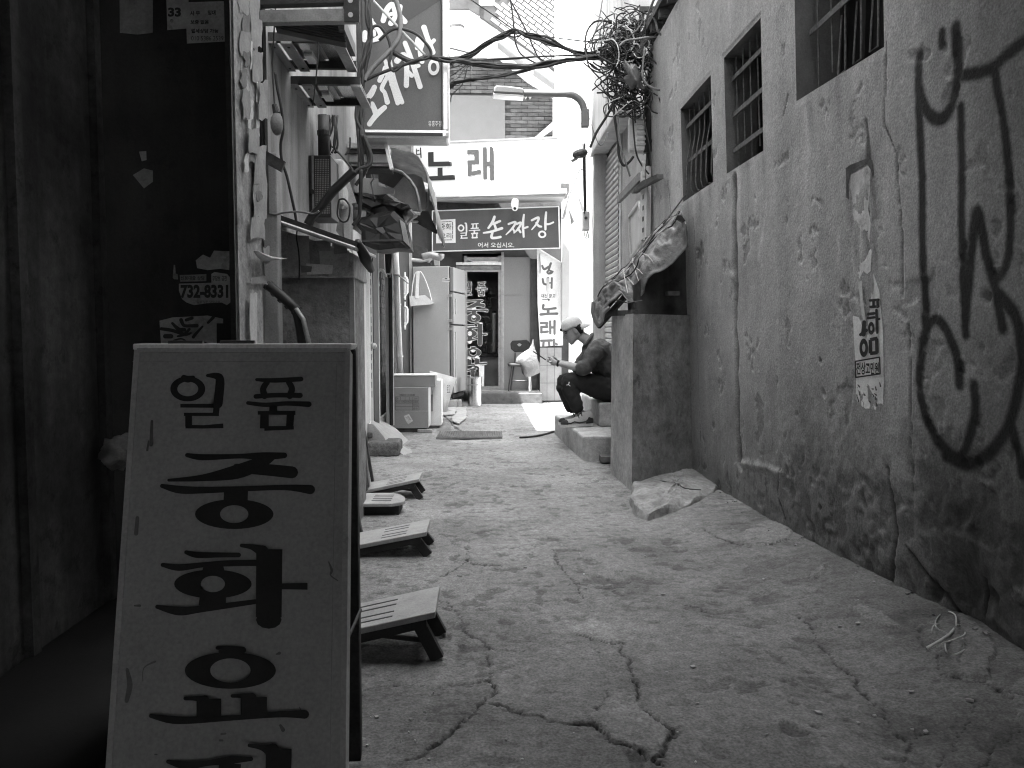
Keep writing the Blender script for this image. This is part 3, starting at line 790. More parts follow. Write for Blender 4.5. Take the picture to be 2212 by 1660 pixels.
for k, y in enumerate((2.66, 2.2, 1.74)):
    b = MB(); b.box(-1.262, -1.235, y - .02, y + .02, -.05, 5.0); obj('seam', b, M['dark_metal_wall'], nw)
over = MB(); over.box(-6, -.45, 2.61, 3.08, 3.35, 3.6)  # unseen slab added to keep sky light off the near left
obj('canopy_slab', over, M['dark_metal_wall'], nw)

cpg = thing('covered_passage', 'dark covered passage through which the alley is entered', 'passage', (0.3, -3, 0))  # unseen roof and end wall added to darken the near alley
b = MB(); b.box(-3, 3, -9, 2.6, 2.9, 3.2); obj('ceiling', b, M['dark_metal_wall'], cpg)
b = MB(); b.box(-3, 3, -9.3, -9.01, -.1, 3.3); obj('end_wall', b, M['dark_metal_wall'], cpg)
# dark column with stuck papers
pc = thing('poster_column', 'dark square column covered in torn notices, standing left of the white sign board', 'column', (-1.3, 2.95, 0))
CX = -0.845
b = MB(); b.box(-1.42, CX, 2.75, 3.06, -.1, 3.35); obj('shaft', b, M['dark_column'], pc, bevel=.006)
b = MB(); b.box(CX - .012, CX + .006, 2.74, 2.756, -.05, 3.3); obj('edge_strip', b, M['dark_steel'], pc)
b = MB(); b.box(CX + .002, CX + .010, 2.765, 3.055, 0, 3.3); obj('side_board', b, M['worn_side'], pc)
rnd = random.Random(3)
fs = lambda u, v, h: (lambda p: Vector((CX + .010 + h, p.y, p.z)))(PX(u, v, CX + .010))
cs = crop(560, 0, 1.908)
def scrap(u0, v0, u1, v1, m, h):
    b = MB(); n = 5; edge = []
    J = lambda s: (rnd.random() - .5) * s
    u1 = min(u1, 150 + .022 * v1); u0 = u0 - 4
    pts = [(u0 + J(6), v0 + J(10)), (u0 + (u1 - u0) * .35, v0 + J(22)), (u0 + (u1 - u0) * .7, v0 + J(22)), (u1 - abs(J(8)), v0 + J(14))] + [(u1 - abs(J(14)), v0 + (v1 - v0) * q) for q in (.3, .6)] + [(u1 - abs(J(10)), v1 + J(10)), (u0 + (u1 - u0) * .7, v1 + J(28)), (u0 + (u1 - u0) * .35, v1 + J(28)), (u0 + J(8), v1 + J(10))] + [(u0 + J(14), v0 + (v1 - v0) * q) for q in (.65, .35)]
    b.poly([fs(*cs(u, v), h + .002 * rnd.random()) for u, v in pts])
    obj('paper_scrap', b, m, pc, fixn=False, solid=.001)
for i, (u0, v0, u1, v1, mm) in enumerate([
    (45, -10, 95, 60, 'paper_grey'), (95, -10, 140, 110, 'paper_grey'), (62, 70, 95, 190, 'paper_dark'), (100, 100, 150, 220, 'paper_grey'), (50, 150, 96, 260, 'paper_grey'), (95, 190, 105, 330, 'paper'),
    (66, 240, 92, 310, 'paper_dark'), (50, 330, 76, 400, 'paper_dark'), (105, 240, 152, 380, 'paper_grey'), (122, 385, 134, 480, 'paper'), (90, 470, 104, 560, 'paper'), (55, 420, 88, 560, 'paper_grey'),
    (78, 560, 92, 660, 'paper'), (118, 560, 130, 640, 'paper'), (92, 650, 120, 690, 'paper'), (80, 650, 110, 760, 'paper_dark'), (60, 720, 76, 800, 'paper'), (105, 680, 160, 860, 'paper_grey'),
    (98, 860, 160, 1020, 'paper_grey'), (108, 890, 138, 930, 'paper_dark'), (86, 1010, 150, 1120, 'paper_grey'), (88, 1290, 160, 1330, 'paper_grey'), (82, 1370, 112, 1600, 'paper'), (140, 1150, 172, 1230, 'paper_dark'), (70, 600, 118, 720, 'paper_grey'), (120, 380, 160, 560, 'paper_grey')]):
    scrap(u0, v0, u1, v1, M[mm], .001 + .0006 * i)
b = MB(); rr = []
for i in range(4):
    t = i / 3; rr.append([fs(*cs(95 + 85 * s, 1170 + 35 * s + 30 * t * math.sin(math.pi * s)), .012 + .05 * math.sin(math.pi * t) * (.4 + s)) for s in (0, .25, .5, .75, 1)])
b.grid(rr); obj('curled_flap', b, M['paper'], pc, smooth=True, fixn=False, solid=.001)
pf = plane_f(Vector((0, 2.75, 0)), Vector((0, -1, 0)))
ct = crop(0, 0, 1.8443)
cn = crop(270, 600, 6.32)
def notice(label, pts, cr, m, h=.003, name='notice'):
    f = plane_f(Vector((0, 2.75, 0)), Vector((0, -1, 0)), cr)
    u = sum(p[0] for p in pts) / len(pts); v = sum(p[1] for p in pts) / len(pts)
    t = thing(name, label, 'notice', f(u, v, 0), 'paper notices on the dark column')
    b = MB(); b.poly([f(u, v, h) for u, v in pts]); obj('paper', b, m, t, fixn=False, solid=.0008)
    return t, f
nt_paper = mat('soiled_notice_paper', .30, var=.25, vs=14, bump=.3, spots=.35)
t, f = notice('blank faded notice at the top left of the dark column', [(540, -30), (690, -30), (690, 150), (620, 158), (542, 150)], ct, M['paper_dark'])
t, f = notice('narrow notice printed 33, tucked behind the larger sheet high on the dark column', [(750, -20), (850, -20), (850, 130), (755, 138)], ct, nt_paper)
ik = Ink(f, h=.006); ik.text('33', 760, 38, 818, 80, bold=.05); ik.text('층', 768, 90, 785, 105); tag(obj('lettering', ik.mb, M['ink'], t, fixn=False), kind='stuff')
t, f = notice('square notice with rows of bold print high on the dark column', [(838, 15), (1010, 10), (1026, 190), (845, 200)], ct, nt_paper, .006)
ik = Ink(f, h=.009)
ik.text('사 무', 860, 55, 905, 76, bold=.04); ik.text('임대', 940, 52, 975, 74, bold=.04); ik.text('보증 없음', 862, 95, 945, 115, bold=.04); ik.text('월세상담 가능', 865, 135, 988, 155, bold=.04); ik.text('010 5386 2539', 866, 168, 1010, 188)
obj('lettering', ik.mb, M['ink'], t, fixn=False)
t, f = notice('torn scrap of notice just above the telephone number', [(1320, 230), (1430, 140), (1540, 190), (1600, 80), (1840, 90), (1835, 380), (1690, 360), (1500, 380), (1340, 350)], cn, nt_paper)
t, f = notice('torn strip printed 732-8331 on the dark column', [(1060, 590), (1060, 700), (1110, 830), (1180, 880), (1290, 920), (1500, 890), (1720, 880), (1800, 920), (1910, 830), (1905, 560), (1800, 440), (1610, 410), (1560, 440), (1560, 575)], cn, nt_paper)
ik = Ink(f, h=.006); ik.text('732-8331', 1090, 605, 1825, 815, bold=.045); ik.text('일수 달돈 당일대출', 1340, 850, 1700, 895)
ik.text('무담보 급전', 1580, 470, 1800, 550, bold=.02); obj('lettering', ik.mb, M['ink'], t, fixn=False)
t, f = notice('small shred of paper left of the telephone number strip', [(965, 500), (980, 300), (1000, 300), (1010, 430), (1040, 450), (1045, 525), (985, 520)], cn, M['paper_dark'])
t, f = notice('narrow strip of small print right above the telephone number', [(1070, 455), (1290, 450), (1480, 440), (1480, 550), (1080, 560)], cn, M['paper_dark'], .002)
ik = Ink(f, h=.005); ik.text('신용대출 상담', 1090, 470, 1460, 535, bold=.02); obj('lettering', ik.mb, M['ink'], t, fixn=False)
t, f = notice('notice scrawled over with black paint, low on the dark column', [(760, 1160), (960, 1110), (1340, 1090), (1500, 1080), (1740, 1130), (1740, 1200), (1640, 1200), (1640, 1600), (790, 1620)], cn, nt_paper)
ik = Ink(f, h=.006)
for s in ([(790, 1285, 50), (960, 1310, 55), (1160, 1370, 50), (1250, 1350, 30)], [(965, 1200, 40), (1060, 1290, 60), (1150, 1300, 60)], [(1100, 1150, 60), (1140, 1230, 50), (1230, 1240, 50), (1340, 1235, 60)], [(1180, 1150, 50), (1270, 1120, 50)],
          [(1430, 1250, 30), (1330, 1360, 45), (1290, 1410, 50)], [(1230, 1290, 40), (1150, 1370, 50), (1050, 1400, 30)], [(860, 1560, 22), (980, 1470, 24), (1110, 1440, 26), (1200, 1490, 20)], [(1130, 1500, 70), (1300, 1520, 60), (1450, 1500, 40), (1600, 1570, 40)], [(860, 1400, 70), (950, 1400, 70)], [(1520, 1190, 40), (1600, 1110, 50)]):
    ik.stroke(s)
obj('scrawl', ik.mb, M['ink'], t, fixn=False)
t, f = notice('curled-up scrap halfway up the dark column', [(600, 790), (650, 760), (690, 770), (690, 820), (650, 850)], ct, M['paper_dark'])
t, f = notice('small pale sticker remnant halfway up the dark column', [(628, 685), (660, 682), (662, 722), (640, 728)], ct, nt_paper)

# ------------------------------------------------------------------ folding sign board (front)
Wd = 1.88
ab = thing('sign_board', 'tall white folding sign board with brushed black menu lettering, nearest at lower left', 'sign', (-.56, 1.75, 0))
tl, tr = P(297, 757, 1.88), P(751, 757, 1.88)
bl, br = P(236, 1660, 1.605), P(741, 1660, 1.605)
k = (bl.z - 0.02) / (tl.z - bl.z)
bl = bl + (bl - tl) * k; br = br + (br - tr) * k
abn = (tr - tl).cross(bl - tl).normalized()
if abn.y > 0: abn = -abn
th = .035
b = MB(); b.prism([tl, tr, br, bl], -abn * th); obj('front_panel', b, M['board_white'], ab, bevel=.003)
ca = crop(230, 820, 1.5717)
fa = plane_f(tl, abn, ca)
# thin folded metal edge round the face
b = MB()
for (A, B) in ((tl, tr), (tl, bl), (tr, br)):
    b.bar(A + abn * .001 - abn * th / 2, B + abn * .001 - abn * th / 2, th + .006, .012, up=abn.cross(B - A))
obj('frame', b, M['board_edge'], ab)
btop_l, btop_r = tl + Vector((0, th + .008, 0)), tr + Vector((.012, th + .008, 0))
bb_l, bb_r = Vector((tl.x, 1.97, .02)), Vector((tr.x + .005, 1.97, .02))
b = MB(); b.prism([btop_l, btop_r, bb_r, bb_l], Vector((0, .03, .01))); obj('back_panel', b, M['dark_steel'], ab, bevel=.003)
b = MB(); b.obox((tl + tr) / 2 + Vector((0, .035, .008)), (tr.x - tl.x + .02, 0, 0), (0, .075, 0), (0, 0, .014)); obj('top_edge', b, M['white_paint'], ab, bevel=.003)
for x in (.2, .45):
    b = MB(); q = tl + (tr - tl) * x + Vector((0, .04, .015)); b.tube([q - Vector((.04, 0, 0)), q + Vector((.04, 0, 0))], .008, 8); obj('hinge', b, M['dark_steel'], ab)
b = MB(); b.tube([(tr.x + .012, 1.72, .42), (tr.x + .012, 1.95, .42)], .004); obj('stay', b, M['dark_steel'], ab)
def menu_glyphs(ik, g=0.0):
    S, R = (lambda *p: ik.stroke(list(p), grow=g)), (lambda *p: ik.ring(*p, grow=g))
    L = lambda *p: ik.stroke(list(p), smooth=False, grow=g, rnd=g > 0)
    # 일
    R(360, 205, 67, 48, 40, 28); S((345, 162, 22), (360, 168, 26), (380, 164, 20))
    S((436, 154, 12), (470, 156, 26), (484, 175, 34), (476, 262, 36)); L((332, 270, 14), (486, 270, 16)); L((472, 266, 24), (468, 302, 24))
    L((346, 303, 12), (480, 303, 13)); L((364, 303, 26), (364, 350, 26)); L((352, 350, 14), (420, 351, 13), (497, 347, 18))
    # 품
    S((625, 170, 12), (690, 173, 18), (795, 168, 18)); S((665, 180, 22), (650, 205, 24), (655, 232, 26)); S((748, 180, 22), (760, 205, 24), (752, 232, 26))
    S((622, 235, 18), (700, 230, 18), (792, 231, 20)); S((592, 260, 14), (660, 267, 17), (740, 262, 17), (825, 265, 22)); L((690, 262, 30), (688, 300, 30))
    L((630, 298, 14), (774, 298, 16)); L((656, 298, 32), (655, 358, 34)); L((756, 298, 30), (752, 352, 28)); L((655, 358, 18), (768, 355, 14))
    # 중
    S((360, 460, 16), (420, 468, 24), (560, 464, 18), (650, 464, 30), (732, 461, 22)); S((690, 464, 26), (640, 490, 46), (550, 524, 54), (420, 547, 26), (290, 556, 11)); S((550, 510, 34), (660, 516, 44), (762, 526, 46))
    S((265, 578, 16), (330, 592, 30), (420, 594, 26), (600, 588, 20), (740, 584, 22), (832, 592, 36)); L((548, 590, 92), (546, 640, 92)); R(541, 686, 150, 57, 54, 34)
    # 화
    S((358, 832, 16), (400, 842, 24), (480, 842, 20), (558, 842, 18)); S((268, 880, 16), (330, 890, 26), (420, 880, 20), (520, 874, 24), (640, 872, 24)); L((462, 885, 76), (462, 915, 92)); R(460, 953, 148, 55, 46, 31)
    L((460, 1000, 100), (458, 1038, 104)); S((248, 1040, 16), (330, 1056, 34), (420, 1048, 26), (640, 1018, 18))
    S((570, 806, 14), (610, 812, 22), (650, 828, 46)); L((676, 820, 100), (674, 1080, 98)); ik.disc(674, 1090, 49, 34); L((700, 962, 22), (822, 962, 26))
    # 요
    S((478, 1197, 14), (525, 1198, 18), (575, 1205, 26)); L((528, 1205, 90), (528, 1232, 90)); R(528, 1283, 174, 70, 77, 46)
    S((356, 1390, 14), (400, 1390, 20), (430, 1398, 40)); L((446, 1390, 94), (446, 1458, 94)); S((536, 1380, 14), (575, 1380, 20), (610, 1388, 40)); L((618, 1384, 100), (618, 1458, 100))
    S((226, 1456, 16), (300, 1470, 30), (380, 1472, 28), (560, 1462, 20), (720, 1450, 24), (812, 1450, 34))
    # 리
    S((292, 1630, 16), (360, 1645, 30), (440, 1636, 22), (530, 1624, 30), (608, 1620, 16)); L((528, 1636, 84), (520, 1720, 84)); L((300, 1720, 24), (520, 1720, 24)); L((345, 1720, 70), (345, 1800, 70)); L((320, 1800, 26), (590, 1786, 26))
    S((602, 1568, 14), (650, 1576, 24), (690, 1590, 60)); L((714, 1580, 98), (708, 1880, 96))
ik = Ink(fa, h=.0015); menu_glyphs(ik); obj('lettering', ik.mb, M['sign_letter'], ab, fixn=False)
ik = Ink(fa, h=.0012)
for s in ([(900, 868, 4), (912, 900, 10), (908, 920, 5), (935, 940, 4)], [(188, 1325, 3), (192, 1275, 4), (235, 1250, 8)], [(210, 405, 5), (205, 440, 9)], [(700, 1222, 5), (712, 1218, 12)], [(716, 1495, 10), (726, 1512, 16)], [(490, 1528, 8), (505, 1526, 8)], [(484, 1552, 8), (494, 1552, 8)], [(158, 1036, 6), (178, 1036, 10)], [(236, 1605, 5), (244, 1606, 5)], [(130, 1280, 12), (140, 1340, 22), (128, 1400, 16)], [(795, 1435, 3), (790, 1425, 5)], [(225, 330, 10), (222, 420, 14)], [(170, 700, 14), (165, 760, 16)]):
    ik.stroke(s)
tag(obj('scuff', ik.mb, mat('scuff_mark', .16, var=.3, bump=0), ab, fixn=False), kind='stuff')
ik = Ink(fa, h=.0008); ik.stroke([(150, 100, 3), (960, 100, 3)], False); ik.stroke([(930, 110, 3), (905, 1650, 3)], False); obj('face_seam', ik.mb, mat('seam_shadow_line', .3, bump=0), ab, fixn=False)

# bag of rubbish on the floor behind the board
rb = thing('crumpled_bag', 'crumpled pale plastic bag wedged against the wall left of the sign board', 'bag', PX(255, 985, -1.22))
c = PX(258, 975, -1.2); b = MB(); b.ellipsoid(c, (.05, 0, 0), (0, .09, 0), (0, 0, .05), 14, 10)
for i, v in enumerate(b.v):
    k = 1 + .35 * (math.sin(v[1] * 90) * math.cos(v[2] * 110 + v[1] * 40)); b.v[i] = tuple(c + (Vector(v) - c) * k)
obj('bag_skin', b, M['paper_dark'], rb, smooth=True)

# ------------------------------------------------------------------ masonry box on the left
bx = thing('masonry_bin', 'stained concrete flue box plastered with old papers, with a dark metal tray on top', 'flue box', (-1.0, 4.7, 0))
xl, xr = P(606, 900, 4.5).x, P(766, 900, 4.5).x
b = MB(); b.box(-1.25, xr, 4.5, 4.92, -.1, P(700, 596, 4.5).z); obj('body', b, M['pier'], bx, bevel=.012)
zl = P(700, 600, 4.46).z; zt0 = P(606, 485, 4.46).z; zt1 = P(766, 548, 4.46).z
b = MB(); b.prism([(-1.2, 4.46, zl), (xr + .012, 4.46, zl), (xr + .012, 4.46, zt1), (-1.2, 4.46, zt0)], (0, .5, 0)); obj('cladding', b, M['worn_side'], bx, bevel=.006)
fb = lambda u, v, h: P(u, v, 4.46) + Vector((0, -h, 0))
for i, (u0, v0, u1, v1, mm) in enumerate(((622, 508, 668, 574, 'paper_grey'), (668, 520, 715, 570, 'paper_dark'), (690, 540, 755, 578, 'paper_grey'), (622, 566, 660, 594, 'paper_grey'), (662, 572, 720, 592, 'paper'), (720, 520, 752, 548, 'paper_dark'), (650, 575, 675, 588, 'paper_dark'))):
    b = MB(); b.poly([fb(u0, v0 + 3 * math.sin(i), .003 + .001 * i), fb(u1, v0 + 2 * math.cos(i * 3), .003 + .001 * i), fb(u1 - 2, v1, .003 + .001 * i), fb(u0 + 2, v1 + 2, .003 + .001 * i)]); obj('paper_scrap', b, M[mm], bx, fixn=False, solid=.001)
A = [Vector((-1.2, 4.30, P(605, 470, 4.4).z)), Vector((xr + .04, 4.30, P(770, 541, 4.4).z)), Vector((xr + .06, 4.95, P(770, 541, 4.4).z + .02)), Vector((-1.2, 4.95, P(605, 470, 4.4).z + .02))]
b = MB(); b.prism(A, Vector((.015, 0, .035))); obj('tray', b, M['dark_steel'], bx)
b = MB(); b.tube([A[0], A[1], A[2]], .012); obj('tray_rim', b, M['steel'], bx)
b = MB(); b.tube([(xr + .05, 4.35, zt1 + .05), (xr + .07, 4.5, zt1 - .02), (xr + .09, 4.6, zt1 - .08)], [.02, .035, .02], 8); obj('folded_felt', b, M['tarp_black'], bx, smooth=True)
b = MB(); b.box(xr - .02, xr + .006, 4.497, 4.52, 0, zl); obj('corner_strip', b, M['steel'], bx)

# downpipe and wrapped hose in the recess
dp = thing('downpipe', 'pale square downpipe in the recess right of the dark column', 'pipe', (-1.15, 4.2, 0))
pl = P(592, 600, 4.25); b = MB(); b.box(pl.x - .04, pl.x + .035, 4.2, 4.28, 0, P(590, 330, 4.2).z); obj('pipe_shaft', b, M['plaster_left'], dp, bevel=.008)
b = MB(); b.box(pl.x - .045, pl.x + .04, 4.19, 4.285, .95, .99); obj('bracket', b, M['steel'], dp)
hs = thing('wrapped_hose', 'black taped hose bending down beside the flue box', 'hose', P(620, 690, 4.1))
pts = [P(580, 617, 4.15), P(600, 633, 4.12), P(625, 655, 4.1), P(640, 672, 4.1), P(648, 700, 4.1), P(655, 748, 4.1), P(668, 800, 4.1)]
b = MB(); b.tube([Vector(p) for p in catmull([tuple(p) for p in pts], 5)], .026, 10); obj('sleeve', b, M['black'], hs, smooth=True)
b = MB(); b.tube([P(640, 668, 4.08), P(655, 690, 4.06), P(662, 720, 4.06), P(682, 800, 4.06)], .012, 8); obj('copper_line', b, M['steel'], hs, smooth=True)
for k in range(5):
    q = pts[0].lerp(pts[3], k / 4); d = (pts[3] - pts[0]).normalized(); b = MB(); b.tube([q - d * .006, q + d * .006], .029, 10); obj('tape_band', b, M['dark_steel'], hs)

# ------------------------------------------------------------------ overhead frames on the left wall
def tray(label, cr0, cr1, z, y0, y1):
    x0, x1 = cr0, cr1
    t = thing('equipment_tray', label, 'bracket', ((x0 + x1) / 2, (y0 + y1) / 2, z), 'steel trays on the left wall')
    for xx, w in ((x0 + .02, .045), (x0 + .10, .06), (x1 - .03, .06)):
        b = MB(); b.box(xx - w / 2, xx + w / 2, y0, y1, z, z + .012); b.box(xx - w / 2, xx - w / 2 + .008, y0 + .001, y1 - .001, z + .012, z + .05); obj('rail', b, M['steel'], t)
    for yy in (y0, y1 - .03):
        b = MB(); b.box(x0, x1, yy, yy + .03, z + .012, z + .06); obj('cross_bar', b, M['dark_steel'], t)
    for i, (a, c_, e, g_) in enumerate(((.14, .24, .02, .46), (.26, .36, .03, .45))):
        b = MB(); b.box(x0 + a, x0 + c_, y0 + .04, y1 - .05, z + .035 + .012 * i, z + .05 + .012 * i); obj('plate', b, M['stainless'], t)
    b = MB(); b.box(x0 + .02, x1 - .02, y0 + .03, y1 - .03, z + .065, z + .07); obj('pan', b, M['aluminium'], t)
    b = MB(); b.box(x0 + .15, x0 + .20, y0 + .05, y0 + .15, z + .020, z + .033); obj('foil_patch', b, M['white_paint'], t)
    b = MB(); b.box(x0 + .14, x0 + .19, y0 + .26, y0 + .40, z + .020, z + .033); obj('foil_patch', b, M['white_paint'], t)
    b = MB()
    for yy in (y0 + .06, y1 - .06):
        for xx in (x0 + .02, x0 + .1): b.lathe((xx, yy, z - .004), ((.008, 0), (.008, .004)), 8)
    obj('bolt', b, M['black'], t)
    return t
tray('nearer of two shallow steel trays bracketed high on the left wall', -1.2, -.78, P(600, 94, 4.6).z, 4.6, 5.08)
tray('further of two shallow steel trays bracketed high on the left wall', -1.2, -.77, P(645, 186, 5.12).z, 5.12, 5.6)
lv = thing('louvred_hood', 'dark slatted hood above the steel trays at the top of the left wall', 'hood', (-1.1, 4.2, 2.9))
for k in range(7):
    t = k / 6; a = P(640 + 60 * t, 52 + 36 * t, 4.0 + .1 * t); c = a
    b = MB(); b.bar((P(585, 0, 4.0).x, a.y, a.z + .05), (P(735, 0, 4.0).x, a.y + .05, a.z - .0), .07, .01); obj('slat', b, M['wood_dark'], lv)
b = MB(); p0, p1 = P(565, 40, 3.9), P(772, 36, 3.9); b.bar(p0, p1, .05, .055); obj('lower_beam', b, M['steel'], lv)
b = MB(); p0, p1 = P(565, 8, 3.9), P(772, 2, 3.9); b.bar(p0, p1, .05, .03); obj('upper_beam', b, M['dark_steel'], lv)
b = MB(); q = P(761, 22, 3.86); b.box(q.x - .035, q.x + .035, 3.84, 3.852, q.z - .06, q.z + .07); obj('end_plate', b, M['dark_steel'], lv)
b = MB(); 
for dz in (-.03, .035): b.lathe((q.x - .005, 3.838, q.z + dz), ((.012, 0), (.012, .004)), 10, 'y')
obj('bolt', b, M['aluminium'], lv)
b = MB(); p0, p1 = P(795, 55, 4.2), P(815, 100, 4.6); b.bar(P(737, 50, 4.0), P(762, 110, 4.5), .03, .06); obj('side_arm', b, M['dark_steel'], lv)
# strip of corrugated cladding and lamp in the recess
lm = thing('bulkhead_lamp', 'dusty glass lamp hanging in the dark recess right of the dark column', 'lamp', P(600, 268, 3.9))
c = P(598, 268, 3.9); b = MB(); b.ellipsoid(c, (.03, 0, 0), (0, .03, 0), (0, 0, .055), 14, 10); obj('glass_shade', b, M['paper_dark'], lm, smooth=True)
b = MB(); b.tube([c + Vector((0, 0, .05)), c + Vector((-.01, 0, .09))], [.018, .012], 10); obj('cap_fitting', b, M['dark_steel'], lm)
b = MB(); b.tube([c + Vector((-.01, 0, .09)), c + Vector((-.03, .05, .3)), c + Vector((-.02, .1, .6))], .004); obj('flex', b, M['cable'], lm)
rp = thing('corrugated_sheet', 'dark corrugated sheet fixed in the recess behind the dark column', 'sheet', (-1.1, 3.9, 2))
b = MB(); r0 = []; r1 = []
for k in range(33):
    x = -1.2 + k * .0045; yy = 4.0 + .008 * math.cos(k * math.pi / 2); r0.append((x, yy, 1.7)); r1.append((x, yy, 3.3))
b.grid([r0, r1]); obj('sheet', b, M['dark_steel'], rp, solid=.002, fixn=False)
b = MB(); b.obox(P(592, 350, 3.95), (.09, 0, -.05), (0, .02, 0), (.02, 0, .05)); obj('stub', b, M['wood_dark'], rp)

# ------------------------------------------------------------------ perforated cabinet and condenser on the wall
pcab = thing('perforated_cabinet', 'dark perforated steel cabinet on the left wall above the flue box', 'cabinet', P(690, 400, 5.6))
x0, x1 = P(665, 400, 5.6).x, P(715, 400, 5.6).x; z0, z1 = P(690, 470, 5.6).z, P(690, 336, 5.6).z
b = MB(); b.box(x0, x1, 5.6, 5.9, z0, z1); obj('cabinet_body', b, M['dark_steel'], pcab, bevel=.005)
b = MB()
n = 0
for iz in range(26):
    for ix in range(9):
        xx = x0 + .055 + (x1 - x0 - .07) * ix / 8; zz = z0 + .03 + (z1 - z0 - .06) * iz / 25
        b.poly([(xx - .003, 5.597, zz - .005), (xx + .003, 5.597, zz - .005), (xx + .003, 5.597, zz + .005), (xx - .003, 5.597, zz + .005)])
tag(obj('perforation', b, M['steel'], pcab, fixn=False), kind='stuff')
b = MB(); b.box(x0 + .03, x0 + .042, 5.588, 5.599, z0, z1); obj('door_edge', b, M['steel'], pcab)
b = MB(); b.lathe((x0 + .036, 5.585, (z0 + z1) / 2 - .04), ((.015, 0), (.015, -.02)), 10, 'y'); obj('knob', b, M['dark_steel'], pcab)
cab2 = thing('meter_case', 'pale rounded meter case right of the perforated cabinet', 'meter', P(728, 380, 5.9))
x0, x1 = P(718, 400, 5.9).x, P(742, 400, 5.9).x
b = MB(); b.box(x0, x1, 5.9, 6.15, P(728, 442, 5.9).z, P(728, 343, 5.9).z); obj('case', b, M['plaster_pale'], cab2, bevel=.02)
bd = thing('leaning_boards', 'torn pale panel pieces leaning behind the hanging cables', 'boards', P(745, 470, 6.2))
for (pts, y, m) in (([(726, 500), (762, 548), (762, 450), (750, 395), (738, 405)], 6.1, 'paper_grey'), ([(742, 468), (756, 470), (756, 530), (744, 545)], 6.05, 'grey_paint'), ([(746, 396), (754, 392), (770, 438), (760, 440)], 6.0, 'paper_grey'), ([(718, 520), (735, 520), (735, 552), (716, 545)], 6.0, 'wood'), ([(730, 440), (742, 400), (748, 430), (740, 452)], 5.95, 'paper')):
    b = MB(); b.prism([P(u, v, y) for u, v in pts], (0, .012, 0)); obj('panel', b, M[m], bd)
wp = thing('waste_pipe', 'dark vertical waste pipe running down the left wall', 'pipe', (-1.15, 5.75, 2.3))
q = P(699, 290, 5.75); b = MB(); b.tube([(q.x, 5.75, P(699, 250, 5.75).z), (q.x, 5.75, P(699, 345, 5.75).z)], .04, 14); obj('pipe_shaft', b, M['dark_steel'], wp, smooth=True)
b = MB(); b.tube([(q.x, 5.75, q.z - .01), (q.x, 5.75, q.z + .02)], .046, 14); obj('collar', b, M['dark_steel'], wp)

# ------------------------------------------------------------------ projecting sign
SY = 7.0
ps = thing('projecting_sign', 'large framed projecting sign with slanting brushed letters, high on the left', 'sign', P(870, 300, SY))
c1 = crop(550, 0, 3.953)
x0, x1 = P(771, 150, SY).x, P(969, 150, SY).x; zb = P(870, 298, SY).z; zt = 4.75
xi = P(1083.5 / 1.0 * 0 + 958, 150, SY).x
b = MB(); b.box(x0, x1 - .02, SY + .004, SY + .2, zb + .05, zt); obj('case', b, M['sign_dark'], ps)
fsn = plane_f(Vector((0, SY + .004, 0)), Vector((0, -1, 0)), c1)
b = MB(); b.poly([P(775, 178, SY + .002), P(*c1(1340, 470), SY + .002), P(*c1(2085, 0), SY + .002), P(*c1(2085, -240), SY + .002), P(775, -55, SY + .002)]); obj('dark_field', b, M['sign_dark2'], ps, fixn=False)
for (a, c_) in (((x0, SY - .01, zb + .03), (x1, SY - .01, zb + .03)),):
    b = MB(); b.box(x0, x1, SY - .05, SY + .22, zb - .02, zb + .06); obj('bottom_rail', b, M['aluminium'], ps, bevel=.025)
    b = MB(); b.box(x0 + .03, x1 - .05, SY - .056, SY - .049, zb + .005, zb + .03); obj('rail_groove', b, M['black'], ps)
b = MB(); b.box(x1 - .055, x1, SY - .03, SY + .22, zb + .056, zt); obj('side_rail', b, M['aluminium'], ps, bevel=.012)
b = MB(); b.box(x0, x0 + .05, SY - .03, SY + .22, zb + .056, zt); obj('side_rail', b, M['dark_steel'], ps, bevel=.012)
b = MB(); b.box(x1 - .062, x1 - .056, SY - .028, SY - .01, zb + .056, zt); obj('rail_groove', b, M['black'], ps)
b = MB(); b.box(-1.25, x0, SY + .05, SY + .1, zb + .3, zb + .36); obj('mount', b, M['dark_steel'], ps)
b = MB(); b.box(-1.25, x0, SY + .05, SY + .1, zb + 1.1, zb + 1.16); obj('mount', b, M['dark_steel'], ps)
ik = Ink(fsn, h=.003)
